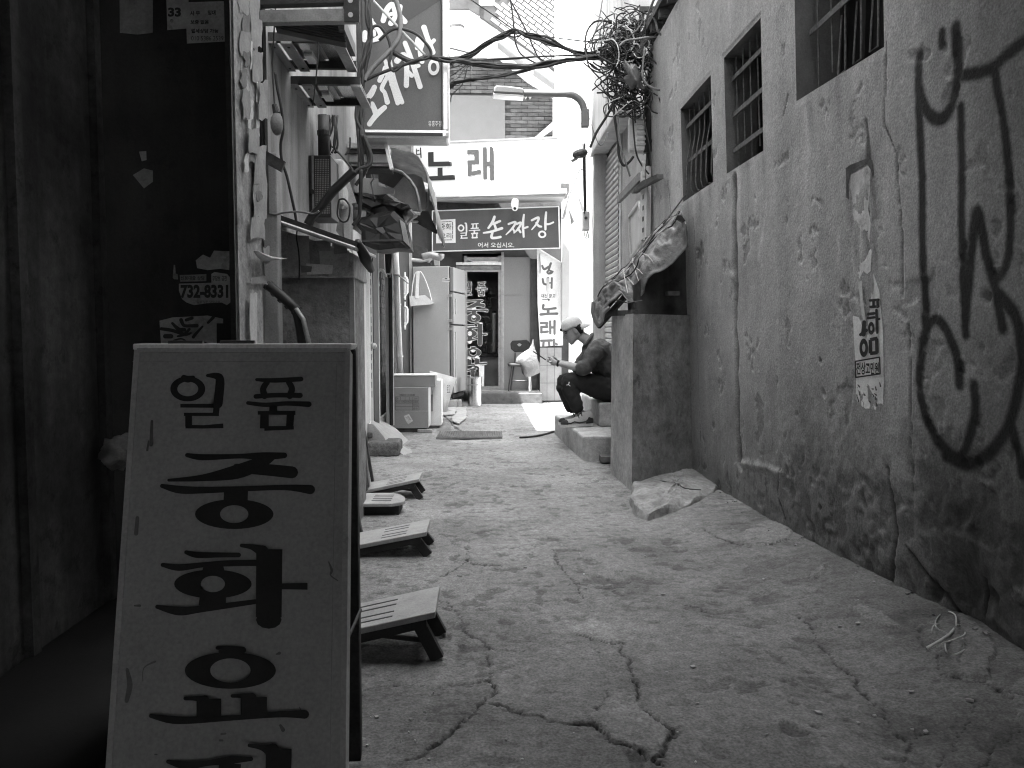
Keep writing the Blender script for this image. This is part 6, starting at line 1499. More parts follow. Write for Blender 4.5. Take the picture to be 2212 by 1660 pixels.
# ------------------------------------------------------------------ pier, box and steps
pi_ = thing('masonry_pier', 'rough rendered masonry pier standing out from the right wall beside the seated man', 'pier', (1.35, 5.95, 0))
A = PZ(1365, 1060); Bk = PZ(1319, 1023); Rr = P(1503, 1010, 6.05)
zt = P(1368, 678, A.y).z
def hump(cx):  # subdivided, slightly worn faces
    pass
bm = MB()
nz, nx = 26, 14
def wallgrid(p, q, n, z0, z1, amp, seed):
    d = (q - p); nn = Vector((d.y, -d.x, 0)).normalized(); rows = []
    for i in range(nz + 1):
        zz = z0 + (z1 - z0) * i / nz; r = []
        for j in range(n + 1):
            s = j / n; k = amp * (float(fbm(np.array([s * 3.0 + seed]), np.array([zz * 3.0]), 2.3, 401 + seed, 3)[0]) - .5)
            if j in (0, n): k *= .6
            r.append(p + d * s + nn * k + Vector((0, 0, zz - p.z)))
        rows.append(r)
    return rows
Ar = Vector((A.x, A.y, 0)); Bb = Vector((Bk.x, Bk.y, 0)); Cc = Vector((1.72, Rr.y + .12, 0)); Dd = Vector((1.72, Bk.y, 0))
bm.grid(wallgrid(Ar, Cc, nx, -.05, zt, .03, 1)); 
obj('front_face', bm, M['pier'], pi_, smooth=True, fixn=False)
bm = MB(); bm.grid(wallgrid(Bb, Ar, 8, -.05, zt, .02, 2)); obj('side_face', bm, M['concrete'], pi_, smooth=True, fixn=False)
bm = MB(); bm.poly([Ar + Vector((.0, .0, zt)), Cc + Vector((0, 0, zt)), Dd + Vector((0, 0, zt)), Bb + Vector((0, 0, zt))]); bm.poly([Bb + Vector((0, 0, -.05)), Dd + Vector((0, 0, -.05)), Dd + Vector((0, 0, zt)), Bb + Vector((0, 0, zt))]); obj('top', bm, M['concrete'], pi_, fixn=False)
dbx = thing('dark_cabinet', 'soot-black wooden cabinet resting on the pier under the tarpaulin roof', 'cabinet', (1.35, 6.0, zt))
b = MB(); b.prism([Ar + Vector((.06, .26, zt + .002)), Ar + Vector((.06, .26, zt + .22)), Cc + Vector((-.10, -.02, zt + .70)), Cc + Vector((-.10, -.02, zt - .05 + .052))], Vector((0, .3, 0))); obj('carcass', b, mat('sooty_wood', .045, var=.5, vs=8, bump=.4, streak=.3), dbx)
b = MB(); b.box(1.34, 1.43, Ar.y + .22, Ar.y + .30, zt + .14, zt + .17); obj('faded_stencil', b, M['wood_dark'], dbx)
st1 = thing('concrete_steps', 'pair of worn concrete steps on which the man is sitting', 'steps', (1.25, 7.8, 0))
b = MB(); b.prism([(.865, 6.88, -.03), (1.72, 6.88, -.03), (1.72, 8.85, -.03), (.79, 8.85, -.03)], (0, 0, .25)); obj('lower_step', b, M['concrete'], st1, bevel=.02)
b = MB(); b.prism([(1.11, 7.6, .221), (1.72, 7.6, .221), (1.72, 8.85, .221), (1.09, 8.85, .221)], (0, 0, .23)); obj('upper_step', b, M['concrete'], st1, bevel=.02)
b = MB(); b.box(.845, .88, 7.7, 7.76, 0, .222); obj('step_joint', b, M['stone_pale'], st1)
pk = thing('loose_plank', 'short loose plank on the ground at the foot of the steps', 'plank', PZ(1308, 1000))
q0, q1 = PZ(1299, 1003), PZ(1330, 1003); b = MB(); b.prism([(q0.x, q0.y, .012), (q1.x, q0.y, .012), (q1.x, q0.y + .2, .012), (q0.x, q0.y + .2, .012)], (0, 0, .05)); obj('board', b, M['wood'], pk)

# cement mound at the foot of the pier
mo = thing('cement_mound', 'cracked slab of spilled cement at the foot of the pier', 'cement slab', PZ(1460, 1075))
oq = [PZ(*c3(u, v)) for u, v in ((270, 352), (262, 420), (292, 495), (350, 508), (440, 490), (540, 465), (610, 440), (660, 400), (690, 385), (640, 320), (570, 262), (430, 318))]
cc_ = sum(oq, Vector()) / len(oq)
ring0 = [Vector((p.x, p.y, -.01)) for p in oq]
def dens(r, k=4):
    n = len(r); out = []
    for i in range(n):
        for j in range(k): out.append(r[i].lerp(r[(i + 1) % n], j / k))
    return out
r0 = dens(ring0); rows = []
for s, h in ((1.03, -.01), (1.0, .03), (.985, .05), (.95, .062), (.8, .07), (.55, .08), (.3, .085), (.1, .085)):
    rows.append([cc_ + (p - cc_) * s * (1 + .035 * math.sin(i * 1.7 + s * 9) * math.sin(i * .77 + 2)) + Vector((0, 0, h - cc_.z + .012 * math.sin(i * .9 + s * 14) * (s < 1))) for i, p in enumerate(r0 + r0[:1])])
b = MB(); b.grid(rows); b.poly(rows[-1][:-1]); obj('slab', b, M['cement'], mo, smooth=False, fixn=False)
b = MB()
for pts in ([(440, 330), (480, 345), (520, 366), (590, 372)],):
    b.tube([Vector(q) for q in catmull([tuple(PZ(*c3(u, v), .083)) for u, v in pts], 4)], .004, 5)
obj('crack', b, M['black'], mo)

# ------------------------------------------------------------------ tarpaulin lean-to roof
tr = thing('tarpaulin_roof', 'ragged roped-down tarpaulin lean-to roof drooping over the pier', 'tarpaulin', (1.3, 6.1, 1.2))
hi = P(*c12(1010, 690), 5.9); lo = P(*c12(255, 1480), 6.55)
hi2 = hi + Vector((.08, .75, .02)); lo2 = lo + Vector((.0, .62, .0))
hiN = P(*c12(1085, 740), 5.62); loN = P(*c12(420, 1480), 6.0)
def along(pts, t):
    ln = [0]
    for a_, c_ in zip(pts[:-1], pts[1:]): ln.append(ln[-1] + (c_ - a_).length)
    f = min(max(t, 0), 1) * ln[-1]
    for i in range(len(pts) - 1):
        if f <= ln[i + 1] or i == len(pts) - 2: return pts[i].lerp(pts[i + 1], (f - ln[i]) / max(1e-6, ln[i + 1] - ln[i]))
UE = [(1040, 655), (990, 690), (880, 745), (790, 830), (700, 915), (580, 1080), (480, 1180), (400, 1262), (310, 1390), (262, 1450), (252, 1500)]
LE = [(1085, 720), (1102, 830), (1098, 920), (1040, 985), (960, 1075), (880, 1130), (790, 1165), (740, 1215), (715, 1280), (705, 1340), (650, 1400), (590, 1432), (550, 1400), (505, 1350), (455, 1405), (400, 1440), (360, 1510), (330, 1590), (290, 1640)]
UP_ = [P(*c12(u, v), 6.05 + .55 * i / 10) for i, (u, v) in enumerate(UE)]
LP_ = [P(*c12(u, v), 5.52 + .62 * i / 18) for i, (u, v) in enumerate(LE)]
TN = Vector((-.35, -.75, .45)).normalized()
N_, M_ = 110, 34
tt, ss_ = np.meshgrid(np.linspace(0, 1, N_ + 1), np.linspace(0, 1, M_ + 1))
wr = .10 * (fbm(tt * 7 + ss_ * 1.5, ss_ * 3 - tt * 2, 1, 541, 2) - .5) + .06 * (fbm(tt * 18 - ss_ * 5, ss_ * 5 + tt * 7, 1, 551, 3) - .5) + .03 * (fbm(tt * 45 + ss_ * 8, ss_ * 14, 1, 561, 2) - .5)
wr = wr * np.clip(np.sin(np.pi * np.clip(ss_ * .85 + .12, 0, 1)), .15, 1) + .085 * np.sin(np.pi * ss_ ** .75) + .02 * np.sin(ss_ * 9 + 5 * fbm(tt * 5, ss_ * 3, 1, 571, 2)) * ss_
def tarp_pt(t, s, lift=0.0):
    i = min(int(t * N_), N_); j = min(int(s * M_), M_)
    return along(UP_, t).lerp(along(LP_, t), s) + TN * (float(wr[j, i]) + lift)
rows = [[tarp_pt(i / N_, j / M_) for i in range(N_ + 1)] for j in range(M_ + 1)]
back = [[rows[0][i] + Vector((.05 * k, .22 * k, -.03 * k + .02 * math.sin(i * .7 + k))) for i in range(N_ + 1)] for k in (3, 2, 1)]
b = MB(); b.grid(back + rows); obj('sheet', b, M['tarp'], tr, smooth=True, fixn=False, solid=.006)
hi2, lo2 = rows[0][4] + Vector((.05, .4, -.12)), rows[0][-4] + Vector((.1, .4, -.1))
hiN, loN = rows[12][6] + Vector((0, .12, -.05)), rows[12][-8] + Vector((.05, .12, -.05))
tear = [(985, 700), (1010, 650), (1045, 650), (1085, 700), (1060, 715), (1020, 690)]
b = MB(); b.prism([P(*c12(u, v), 5.6) for u, v in tear], (0, .03, 0)); obj('loose_corner', b, M['tarp_black'], tr)
rnd2 = random.Random(5)
for k in range(9):
    pts = []
    for i in range(22):
        t = .02 + .86 * i / 21
        pts.append(tarp_pt(t, min(.95, max(0, .03 + .055 * k + .05 * math.sin(t * 13 + k * 1.7))), .012))
    b = MB(); b.tube(pts, .0028 + .0012 * (k % 3), 5); obj('rope', b, M[('cable_pale', 'cable_grey', 'cable')[k % 3]], tr)
b = MB(); b.tube([P(*c12(1080, 470), 6.1), P(*c12(905, 705), 5.95), P(*c12(880, 730), 5.95)], .006, 5); obj('guy_rope', b, M['cable'], tr)
b = MB(); b.tube(catmull([tuple(P(*c12(u, v), 6.0)) for u, v in ((255, 1430), (250, 1520), (275, 1600), (300, 1640), (330, 1600), (345, 1530), (400, 1480))], 4), .016, 6); obj('rope', b, M['cable_grey'], tr)
b = MB(); b.tube([P(*c12(u, v), 5.8) for u, v in ((440, 1410), (560, 1440), (690, 1420))], .004, 5); obj('rope', b, M['cable'], tr)
for i in range(10):
    u = 585 + 15 * rnd2.random(); t0 = .42 + .05 * i; b = MB(); b.tube([tarp_pt(t0 + .012 * q * (1 if i % 2 else -1), .05 + .16 * q, .014) for q in range(6)], .0035, 4)
    if i < 5: obj('strand', b, M['cable_pale'], tr)
for (A_, B_) in ((hiN, loN), (hi2, lo2)):
    b = MB(); b.bar(A_ - Vector((0, -.05, .05)), B_ - Vector((0, -.05, .05)), .04, .04); obj('rafter', b, M['wood_dark'], tr)
b = MB(); b.bar(loN.lerp(hiN, .1) - Vector((0, -.06, .09)), Vector((A.x + .03, A.y + .1, zt + .01)), .04, .04); obj('prop', b, M['wood_dark'], tr)

# ------------------------------------------------------------------ cables
cb_r = random.Random(21)
def bundle(label, pts, ys_, n, r, spread, name='cable_bundle', mats=('cable',)):
    t = thing(name, label, 'cables', P(*c10(*pts[0]), ys_[0]))
    base_ = [P(*c10(u, v), ys_[0] + (ys_[1] - ys_[0]) * i / (len(pts) - 1)) for i, (u, v) in enumerate(pts)]
    for k in range(n):
        q = []; ph = cb_r.random() * 6
        for i, p in enumerate(base_):
            s = spread * (.5 + .9 * abs(math.sin(i * 1.1 + .3)))
            q.append(tuple(p + Vector((0, s * (cb_r.random() - .5) * 2, s * (cb_r.random() - .5) * 2))))
        b = MB(); b.tube(catmull(q, 5), r * (.7 + .7 * cb_r.random()), 5); obj('strand', b, M[mats[k % len(mats)]], t, smooth=True)
    return t
bundle('upper cable bundle arching from the tangle across the pale tiled parapet', [(1700, 470), (1560, 470), (1400, 492), (1230, 440), (1050, 370), (880, 318), (770, 298), (660, 330), (520, 400), (370, 492), (180, 540)], (7.2, 7.5), 8, .008, .028)
bundle('middle bundle of black cables sagging across the alley in front of the projecting sign', [(1720, 490), (1560, 500), (1400, 520), (1230, 545), (1050, 580), (880, 600), (700, 600), (500, 585), (300, 560), (150, 545), (0, 512), (-60, 515), (-170, 560), (-330, 475)], (7.2, 6.7), 7, .009, .016)
bundle('lower bundle of cables dropping left behind the projecting sign', [(1300, 530), (1060, 575), (850, 640), (690, 675), (520, 705), (370, 722), (250, 745), (180, 775), (100, 800)], (7.25, 7.6), 5, .009, .014)
bundle('thin straight cables running left from the tangle', [(1650, 490), (1400, 490), (1050, 512), (700, 528), (380, 528), (180, 520), (0, 505)], (7.2, 7.1), 2, .007, .012)
for i, (pts, r, yy, lab) in enumerate((
    ([(720, -20), (745, 150), (762, 330), (780, 420), (830, 500), (960, 575)], .008, 7.4, 'thick cable dropping from the top of the picture into the sagging bundle'),
    ([(720, 0), (800, 150), (880, 310), (930, 430), (980, 520), (1060, 565)], .007, 7.45, 'slimmer cable slanting down beside the thick dropping cable'),
    ([(340, -20), (560, 130), (760, 270), (900, 310), (1150, 345), (1400, 375), (1560, 390)], .006, 7.5, 'long thin cable slanting down from the top to the tangle'),
    ([(170, 432), (340, 475), (378, 490), (360, 720)], .006, 7.5, 'pale tie wire hanging between two bundles beside the projecting sign'),
    ([(1555, -20), (1530, 130), (1490, 280), (1430, 420), (1410, 460)], .006, 7.3, 'thin cable coming down the pale plaster to the tangle'),
    ([(1410, 470), (1395, 380), (1420, 270), (1480, 200), (1560, 190), (1680, 220), (1750, 270)], .009, 7.2, 'wide cable loop standing up left of the tangle'),
    ([(1370, 560), (1420, 600), (1500, 680), (1580, 760), (1650, 810)], .006, 7.3, 'thin cable slanting down below the tangle'),
    ([(1440, 570), (1550, 660), (1640, 740), (1660, 830)], .007, 7.25, 'second thin cable slanting down below the tangle'),
    ([(1500, 838), (1560, 835), (1650, 822)], .007, 7.2, 'short cut cable end sticking out left below the tangle'),
    ([(180, 615), (240, 600), (300, 570)], .006, 7.5, 'short cable tucked behind the projecting sign edge'),
    ([(180, 690), (240, 650), (340, 570), (370, 500)], .006, 7.5, 'cable rising steeply from behind the projecting sign'),
    ([(180, 740), (260, 690), (330, 580), (365, 500)], .006, 7.55, 'pale cable rising behind the projecting sign edge'),
    ([(185, 920), (200, 850), (290, 760), (340, 590)], .005, 7.5, 'fine wire hanging beside the projecting sign edge'),
    ([(1640, 560), (1680, 700), (1660, 900), (1600, 1030), (1530, 1140), (1490, 1210), (1440, 1330)], .012, 7.3, 'bunched dark cable falling from the tangle across the plaster corner'),
    ([(1420, 1000), (1450, 1120), (1520, 1300), (1570, 1280), (1600, 1190)], .005, 8.2, 'thin pale wire loop hanging under the plaster corner'),
    ([(1650, 900), (1660, 1050), (1690, 1250), (1700, 1400), (1740, 1490), (1790, 1460), (1830, 1410)], .013, 7.15, 'heavy cable loop hanging low in front of the rough plaster'),
    ([(1690, 1000), (1700, 1250), (1740, 1400), (1800, 1590)], .009, 7.1, 'pale cable hanging straight down in front of the rough plaster'),
    ([(1820, 1000), (1850, 1350), (1900, 1480), (1970, 1570)], .008, 7.1, 'dark cable hanging past the louvred box'),
    ([(1915, 1000), (1950, 1200), (1980, 1350), (1985, 1500)], .008, 7.1, 'dark cable hanging along the wall end'),
    ([(1920, 1450), (1925, 1600)], .014, 7.1, 'short pale conduit piece above the timbers'),
    ([(1930, 440), (1915, 600), (1915, 700), (1960, 770), (2050, 808), (2212, 818), (2380, 800), (2420, 780)], .009, 6.8, 'pale cable swinging right across the plaster wall'),
    ([(2100, 440), (2212, 500), (2440, 640)], .008, 6.8, 'straight cable slanting right across the plaster wall'),
    ([(1960, 500), (2060, 600), (2130, 720), (2130, 800), (2060, 860), (2010, 840)], .007, 6.9, 'dark cable loop hanging against the plaster wall'),
    ([(2050, 700), (2170, 870), (2170, 940), (2100, 1020), (2010, 1010), (1950, 950)], .007, 6.9, 'larger dark cable loop hanging against the plaster wall'),
    ([(2060, 880), (2100, 1000), (2130, 1100), (2212, 1120), (2260, 1125)], .006, 6.8, 'cable trailing into the far barred window'),
    ([(1990, 120), (2030, 200), (2050, 280), (2120, 340), (2200, 300), (2290, 200), (2380, 0)], .009, 6.7, 'thick pale cable curving up over the plaster wall'),
    ([(2120, 338), (1990, 335), (1850, 355), (1760, 370), (1700, 420)], .009, 6.9, 'pale cable running from the eave into the tangle'))):
    t = thing('cable', lab, 'cable', P(*c10(*pts[0]), yy), None)
    pale = 'pale' in lab
    b = MB(); b.tube([Vector(q) for q in catmull([tuple(P(*c10(u, v), yy)) for u, v in pts], 6)], r, 6); obj('sheath', b, M['cable_grey' if pale and r < .01 else 'cable_pale' if pale else 'cable'], t, smooth=True)
# the tangle itself : nobody could count it
tg = MB(); tgp = MB()
tr_ = random.Random(77)
ctr = [(1620, 480, 170, 90), (1700, 330, 150, 110), (1790, 260, 130, 90), (1780, 420, 140, 110), (1800, 560, 120, 110), (1830, 700, 110, 110), (1800, 870, 130, 110), (1860, 930, 120, 90), (1700, 430, 120, 80), (1900, 480, 100, 200), (1740, 960, 110, 100)]
for k in range(135):
    cu, cv, su, sv = ctr[tr_.randrange(len(ctr))]; y = 7.0 + .25 * tr_.random()
    rad = .5 + .8 * tr_.random(); a0 = tr_.random() * 6.28; da = tr_.choice((-1, 1)) * (2.5 + 4.5 * tr_.random()); ecc = .45 + .6 * tr_.random(); tl0 = tr_.random() * 3.14
    cu += su * (tr_.random() - .5) * 1.5; cv += sv * (tr_.random() - .5) * 1.2
    pts = []
    for i in range(11):
        a = a0 + da * i / 10; rx = su * rad * (.8 + .3 * math.sin(a * 1.7 + k)); x_ = rx * math.cos(a); y_ = rx * ecc * math.sin(a)
        pts.append(tuple(P(*c10(cu + x_ * math.cos(tl0) - y_ * math.sin(tl0), cv + x_ * math.sin(tl0) + y_ * math.cos(tl0)), y + .05 * math.sin(a))))
    (tgp if k % 5 == 0 else tg).tube(catmull(pts, 3), .004 + .003 * tr_.random(), 5)
for k in range(70):
    cu, cv = 1560 + 470 * tr_.random(), 120 + 700 * tr_.random()
    pts = [tuple(P(*c10(cu + (tr_.random() - .5) * 260, cv + i * (60 + 60 * tr_.random()) - 100), 7.0 + .3 * tr_.random())) for i in range(5)]
    (tgp if k % 7 == 0 else tg).tube(catmull(pts, 4), .004 + .004 * tr_.random(), 4)
for k in range(16):
    v0 = -60 + tr_.random() * 60; u0 = 1900 + 240 * tr_.random()
    pts = [tuple(P(*c10(u, v), 7.0)) for u, v in ((u0 + 120, v0), (u0 + 40, 160 + 50 * tr_.random()), (1900 + 80 * tr_.random(), 380), (1800 + 100 * tr_.random(), 520))]
    tg.tube(catmull(pts, 4), .008, 5)
tgo = obj('cable_tangle', tg, M['cable'], None, smooth=True, fixn=False); tag(tgo, 'huge tangle of black cables at the end of the plaster wall', 'cable tangle', kind='stuff')
tgo2 = obj('pale_cable_tangle', tgp, M['cable_pale'], None, smooth=True, fixn=False); tag(tgo2, 'pale grey cables woven through the black tangle', 'cable tangle', kind='stuff')
wb = thing('wrapped_splice', 'lump of shiny wrapping around a splice inside the cable tangle', 'splice', P(*c10(1830, 680), 7.0))
b = MB(); q = P(*c10(1830, 690), 6.98); b.ellipsoid(q, (.06, 0, .04), (0, .05, 0), (-.06, 0, .11), 16, 12)
for i, v in enumerate(b.v):
    v = Vector(v) - q; b.v[i] = tuple(q + v * (1 + .3 * math.sin(v.x * 60 + 3) * math.sin(v.z * 50) + .15 * math.sin(v.x * 130 + v.z * 90)))
obj('wrapping', b, mat('shiny_wrap', .09, bump=.5, rough=.3, spots=.4), wb, smooth=True)
bar_ = thing('cross_arm', 'small dark cross arm on the wall end above the tangle', 'cross arm', P(*c10(1950, 85), 7.1))
b = MB(); b.bar(P(*c10(1885, 85), 7.1), P(*c10(2025, 85), 7.1), .03, .04); obj('arm', b, M['dark_steel'], bar_)
b = MB(); b.tube([P(*c10(1925, 90), 7.1), P(*c10(1900, 230), 7.1)], .015, 6); obj('drop_rod', b, M['dark_steel'], bar_)

# vertical bundle by the projecting sign, drop cables on the left
def lc(label, pts, y, r, m='cable', n=1, sp=.01, cr=c1):
    t = thing('drop_cable', label, 'cable', P(*cr(*pts[0]), y))
    for k in range(n):
        q = [tuple(P(*cr(u, v), y) + Vector((sp * (cb_r.random() - .5), sp * (cb_r.random() - .5), 0))) for u, v in pts]
        b = MB(); b.tube([Vector(w) for w in catmull(q, 5)], r, 6); obj('strand' if n > 1 else 'sheath', b, M[m], t, smooth=True)
lc('vertical bundle of cables running down in front of the left edge of the projecting sign', [(1375, -20), (1395, 200), (1400, 330), (1385, 470), (1340, 620), (1310, 780), (1290, 950), (1295, 1150), (1305, 1300), (1300, 1500), (1310, 1640)], 6.6, .014, n=6, sp=.05)
lc('grey conduit bending from the projecting sign down to the cable bundle', [(1640, -10), (1680, 130), (1695, 270), (1660, 390), (1560, 520), (1440, 640), (1370, 740), (1350, 780)], 6.6, .02, 'cable_grey')
lc('cable looping round over the slanting letters of the sign', [(1400, 330), (1430, 260), (1500, 265), (1570, 380), (1600, 520), (1580, 620), (1620, 690), (1700, 640), (1720, 600)], 6.6, .012)
lc('cable arching over the upper letters of the sign', [(1480, 390), (1590, 300), (1690, 280), (1830, 320), (1930, 420), (1980, 500), (1960, 560), (1830, 590)], 6.6, .012)
lc('pale straight wire crossing the sign diagonally', [(1430, 10), (1690, 290), (1930, 530)], 6.6, .01, 'cable_pale')
lc('straight cable rising right from the vertical bundle over the sign', [(1340, 780), (1500, 710), (1690, 640), (1900, 570)], 6.6, .013)
lc('heavy cable loop below the projecting sign', [(1340, 1310), (1390, 1450), (1415, 1530), (1380, 1600), (1290, 1640), (1200, 1720), (1130, 1800)], 6.5, .017)
lc('second heavy cable loop below the projecting sign', [(1320, 1300), (1360, 1450), (1390, 1530), (1370, 1620), (1330, 1700), (1260, 1790)], 6.55, .015)
lc('thin hanging wire with a hook left of the heavy loops', [(1210, 1330), (1210, 1400), (1200, 1450), (1160, 1500)], 6.6, .008)
lc('thin stray wire slanting over the slatted canopy', [(1000, 1400), (1060, 1440), (1130, 1520), (1230, 1640)], 6.4, .007)
lc('dark cable hanging down the plaster left of the perforated cabinet', [(480, 700), (500, 860), (545, 1050), (550, 1250), (530, 1400), (545, 1560), (590, 1700), (640, 1900), (680, 2080), (690, 2220)], 4.4, .008)
lc('thin wire hanging in front of the steel trays', [(905, 220), (890, 500), (870, 800), (850, 980), (830, 1020)], 4.3, .004)
lc('thick taped cable running down to the tray on the flue box', [(1250, 1650), (1130, 1760), (1020, 1870), (930, 1990), (850, 2090), (800, 2170)], 5.3, .03, 'black')
lc('straight pole cable from the sign bundle down to the flue box', [(1305, 1640), (1300, 1800), (1295, 2000), (1285, 2100), (1240, 2180)], 5.3, .014)
lc('black cable ring hanging beside the leaning boards', [(1100, 1930), (1150, 1925), (1190, 1980), (1205, 2060), (1180, 2130), (1130, 2140), (1090, 2080), (1085, 1990), (1105, 1930)], 5.2, .006)
lc('group of thin wires down the wall beside the waste pipe', [(1010, 1110), (1000, 1250), (1005, 1400), (990, 1500)], 5.8, .008, n=5, sp=.06)
lc('second group of thin wires down the wall beside the waste pipe', [(1060, 1110), (1050, 1250), (1055, 1400), (1060, 1480)], 5.9, .008, n=4, sp=.05)
lc('thin wire running down the front of the flue box', [(690, 2220), (680, 2300), (700, 2420), (720, 2560), (715, 2700)], 4.42, .004)
lc('pale string tied across the downpipe', [(420, 2060), (480, 2075), (560, 2055), (700, 2045), (850, 2065), (900, 2040)], 4.2, .005, 'cable_grey')
# ================================================================== SEATED MAN
MY = 7.82
man = thing('person', 'man in backwards pale cap and dark clothes, seated on the steps looking at phone', 'person', (1.25, 8.0, .45))
def Q(u, v, dy=0.0): return P(*c14(u, v), MY + dy)
def skin(verts, edges, radii, sub=2, root=0):
    me = bpy.data.meshes.new('skel'); me.from_pydata([tuple(v) for v in verts], edges, []); me.update()
    o = bpy.data.objects.new('skel', me); col.objects.link(o)
    md = o.modifiers.new('s', 'SKIN'); md.use_smooth_shade = True
    for i, r in enumerate(radii):
        s = me.skin_vertices[0].data[i]; s.radius = r if isinstance(r, tuple) else (r, r); s.use_root = (i == root)
    m2 = o.modifiers.new('u', 'SUBSURF'); m2.levels = sub; m2.render_levels = sub
    bpy.context.view_layer.update()
    dg = bpy.context.evaluated_depsgraph_get()
    out = bpy.data.meshes.new_from_object(o.evaluated_get(dg))
    bpy.data.objects.remove(o); bpy.data.meshes.remove(me)
    vs = [v.co.copy() for v in out.vertices]; fs = [tuple(p.vertices) for p in out.polygons]
    bpy.data.meshes.remove(out); return vs, fs
def chainskin(mb, chain, sub=2):
    """chain: list of (point, radius)"""
    vs, fs = skin([c[0] for c in chain], [(i, i + 1) for i in range(len(chain) - 1)], [c[1] for c in chain], sub); mb.add(vs, fs)
def remesh(mb, vox, smooth=4, fac=.5):
    me = mb.mesh('tmp'); o = bpy.data.objects.new('tmp', me); col.objects.link(o)
    md = o.modifiers.new('r', 'REMESH'); md.mode = 'VOXEL'; md.voxel_size = vox; md.use_smooth_shade = True
    if smooth:
        m2 = o.modifiers.new('s', 'SMOOTH'); m2.iterations = smooth; m2.factor = fac
    bpy.context.view_layer.update(); dg = bpy.context.evaluated_depsgraph_get()
    out = bpy.data.meshes.new_from_object(o.evaluated_get(dg)); bpy.data.objects.remove(o); bpy.data.meshes.remove(me); return out
# joints  (dy < 0 is the side nearer to the camera: his left side)
pel = Q(790, 885, .06); sp1 = Q(745, 770, .06); chest = Q(655, 590, .04); neck0 = Q(560, 470, .02); neck1 = Q(500, 430, .02)
shL = Q(610, 520, -.17); shR = Q(560, 500, .20)
elL = Q(510, 700, -.21); elR = Q(470, 690, .20)
wrL = Q(285, 650, -.10); wrR = Q(290, 640, .09)
hipL = Q(770, 900, -.08); hipR = Q(775, 880, .20)
knL = Q(345, 768, -.14); knR = Q(305, 765, .20)
anL = Q(470, 1080, -.16); anR = Q(420, 1075, .10)
hc = Q(405, 395, .01)                                        # head
tilt = math.radians(24)
hf = Vector((-math.cos(tilt), 0, -math.sin(tilt))); hu = Vector((-math.sin(tilt), 0, math.cos(tilt))); hs = Vector((0, 1, 0))
chin = Q(392, 486, .01) - hf * .078
def head_pt(f, s, h): return chin + hf * f + hs * s + hu * h
body = MB()
chainskin(body, [(pel, .13), (sp1, .135), (chest, .15), (neck0, .07), (neck1, .056), (head_pt(-.02, 0, .07), .055)])
for sh, el, wr in ((shL, elL, wrL), (shR, elR, wrR)):
    chainskin(body, [(chest, .10), (sh, .068), (sh.lerp(el, .5), .056), (el, .044), (el.lerp(wr, .35), .043), (wr, .027)])
for hp_, kn, an in ((hipL, knL, anL), (hipR, knR, anR)):
    chainskin(body, [(pel, .11), (hp_, .10), (hp_.lerp(kn, .5), .085), (kn, .06), (kn.lerp(an, .35), .058), (an, .04)])
sl = [(-.012, .055, .078, .020), (0, .03, .084, .028), (.012, -.0, .088, .040), (.03, -.03, .088, .052), (.042, -.05, .086, .058), (.05, -.06, .092, .060), (.058, -.065, .089, .061), (.066, -.07, .093, .062), (.076, -.078, .089, .064), (.09, -.085, .092, .067),
      (.105, -.09, .090, .069), (.118, -.094, .088, .070), (.13, -.097, .091, .072), (.145, -.099, .097, .074), (.165, -.10, .098, .076), (.19, -.098, .092, .074), (.21, -.09, .078, .066), (.228, -.068, .052, .05), (.238, -.03, .01, .02)]
rings = []
for h, x0, x1, w in sl:
    c_, a = (x0 + x1) / 2, (x1 - x0) / 2
    rings.append([head_pt(c_ + a * math.copysign(abs(math.cos(t)) ** .85, math.cos(t)), w * math.copysign(abs(math.sin(t)) ** .9, math.sin(t)), h) for t in [2 * math.pi * k / 24 for k in range(25)]])
body.grid(rings); body.poly(rings[0][:-1]); body.poly(rings[-1][:-1][::-1])
chainskin(body, [(head_pt(.086, 0, .128), .010), (head_pt(.100, 0, .108), .012), (head_pt(.112, 0, .092), .0135), (head_pt(.096, 0, .084), .013)], 2)
for s in (-1, 1):
    body.ellipsoid(head_pt(-.005, .070 * s, .105), hf * .018 + hu * .005, hs * .010, hu * .032, 10, 8)
    body.ellipsoid(head_pt(.102, .011 * s, .088), hf * .010, hs * .008, hu * .007, 8, 6)
# hands : the left one cradles the phone, the right one steadies it from behind
ph_dir = (Q(95, 568, 0) - Q(150, 600, 0)).normalized()
def hand(wr, side, ptc):
    d = (ptc - wr); L_ = d.length; dn = d.normalized(); sy = Vector((0, side, 0)); upv = dn.cross(sy).normalized()
    if upv.z < 0: upv = -upv
    palm = wr + dn * .055
    chainskin(body, [(wr, .024), (wr + dn * .03, (.022, .034)), (palm, (.018, .038)), (palm + dn * .025, (.015, .036))])
    for k, (ln, off) in enumerate(((.060, -.028), (.068, -.009), (.063, .010), (.050, .028))):
        b0 = palm + dn * .018 + sy * off * side * -1
        b1 = b0 + dn * ln * .45 - upv * .004 - Vector((0, 0, .004))
        b2 = b1 + dn * ln * .25 + upv * .016 * 1
        b3 = b2 - dn * ln * .05 + upv * .024
        chainskin(body, [(b0, .010), (b1, .0088), (b2, .0082), (b3, .0068)], 1)
    t0 = wr + dn * .03 + upv * .016 + sy * .022; t1 = t0 + dn * .032 + upv * .018; t2 = t1 + dn * .028 + upv * .004
    chainskin(body, [(t0, .013), (t1, .010), (t2, .008)], 1)
hand(wrL, 1, Q(165, 622, -.035)); hand(wrR, -1, Q(175, 600, .05))
bme = remesh(body, .0065, 3)
bo = link('body', bme, M['skin'], man, smooth=True, fixn=False)
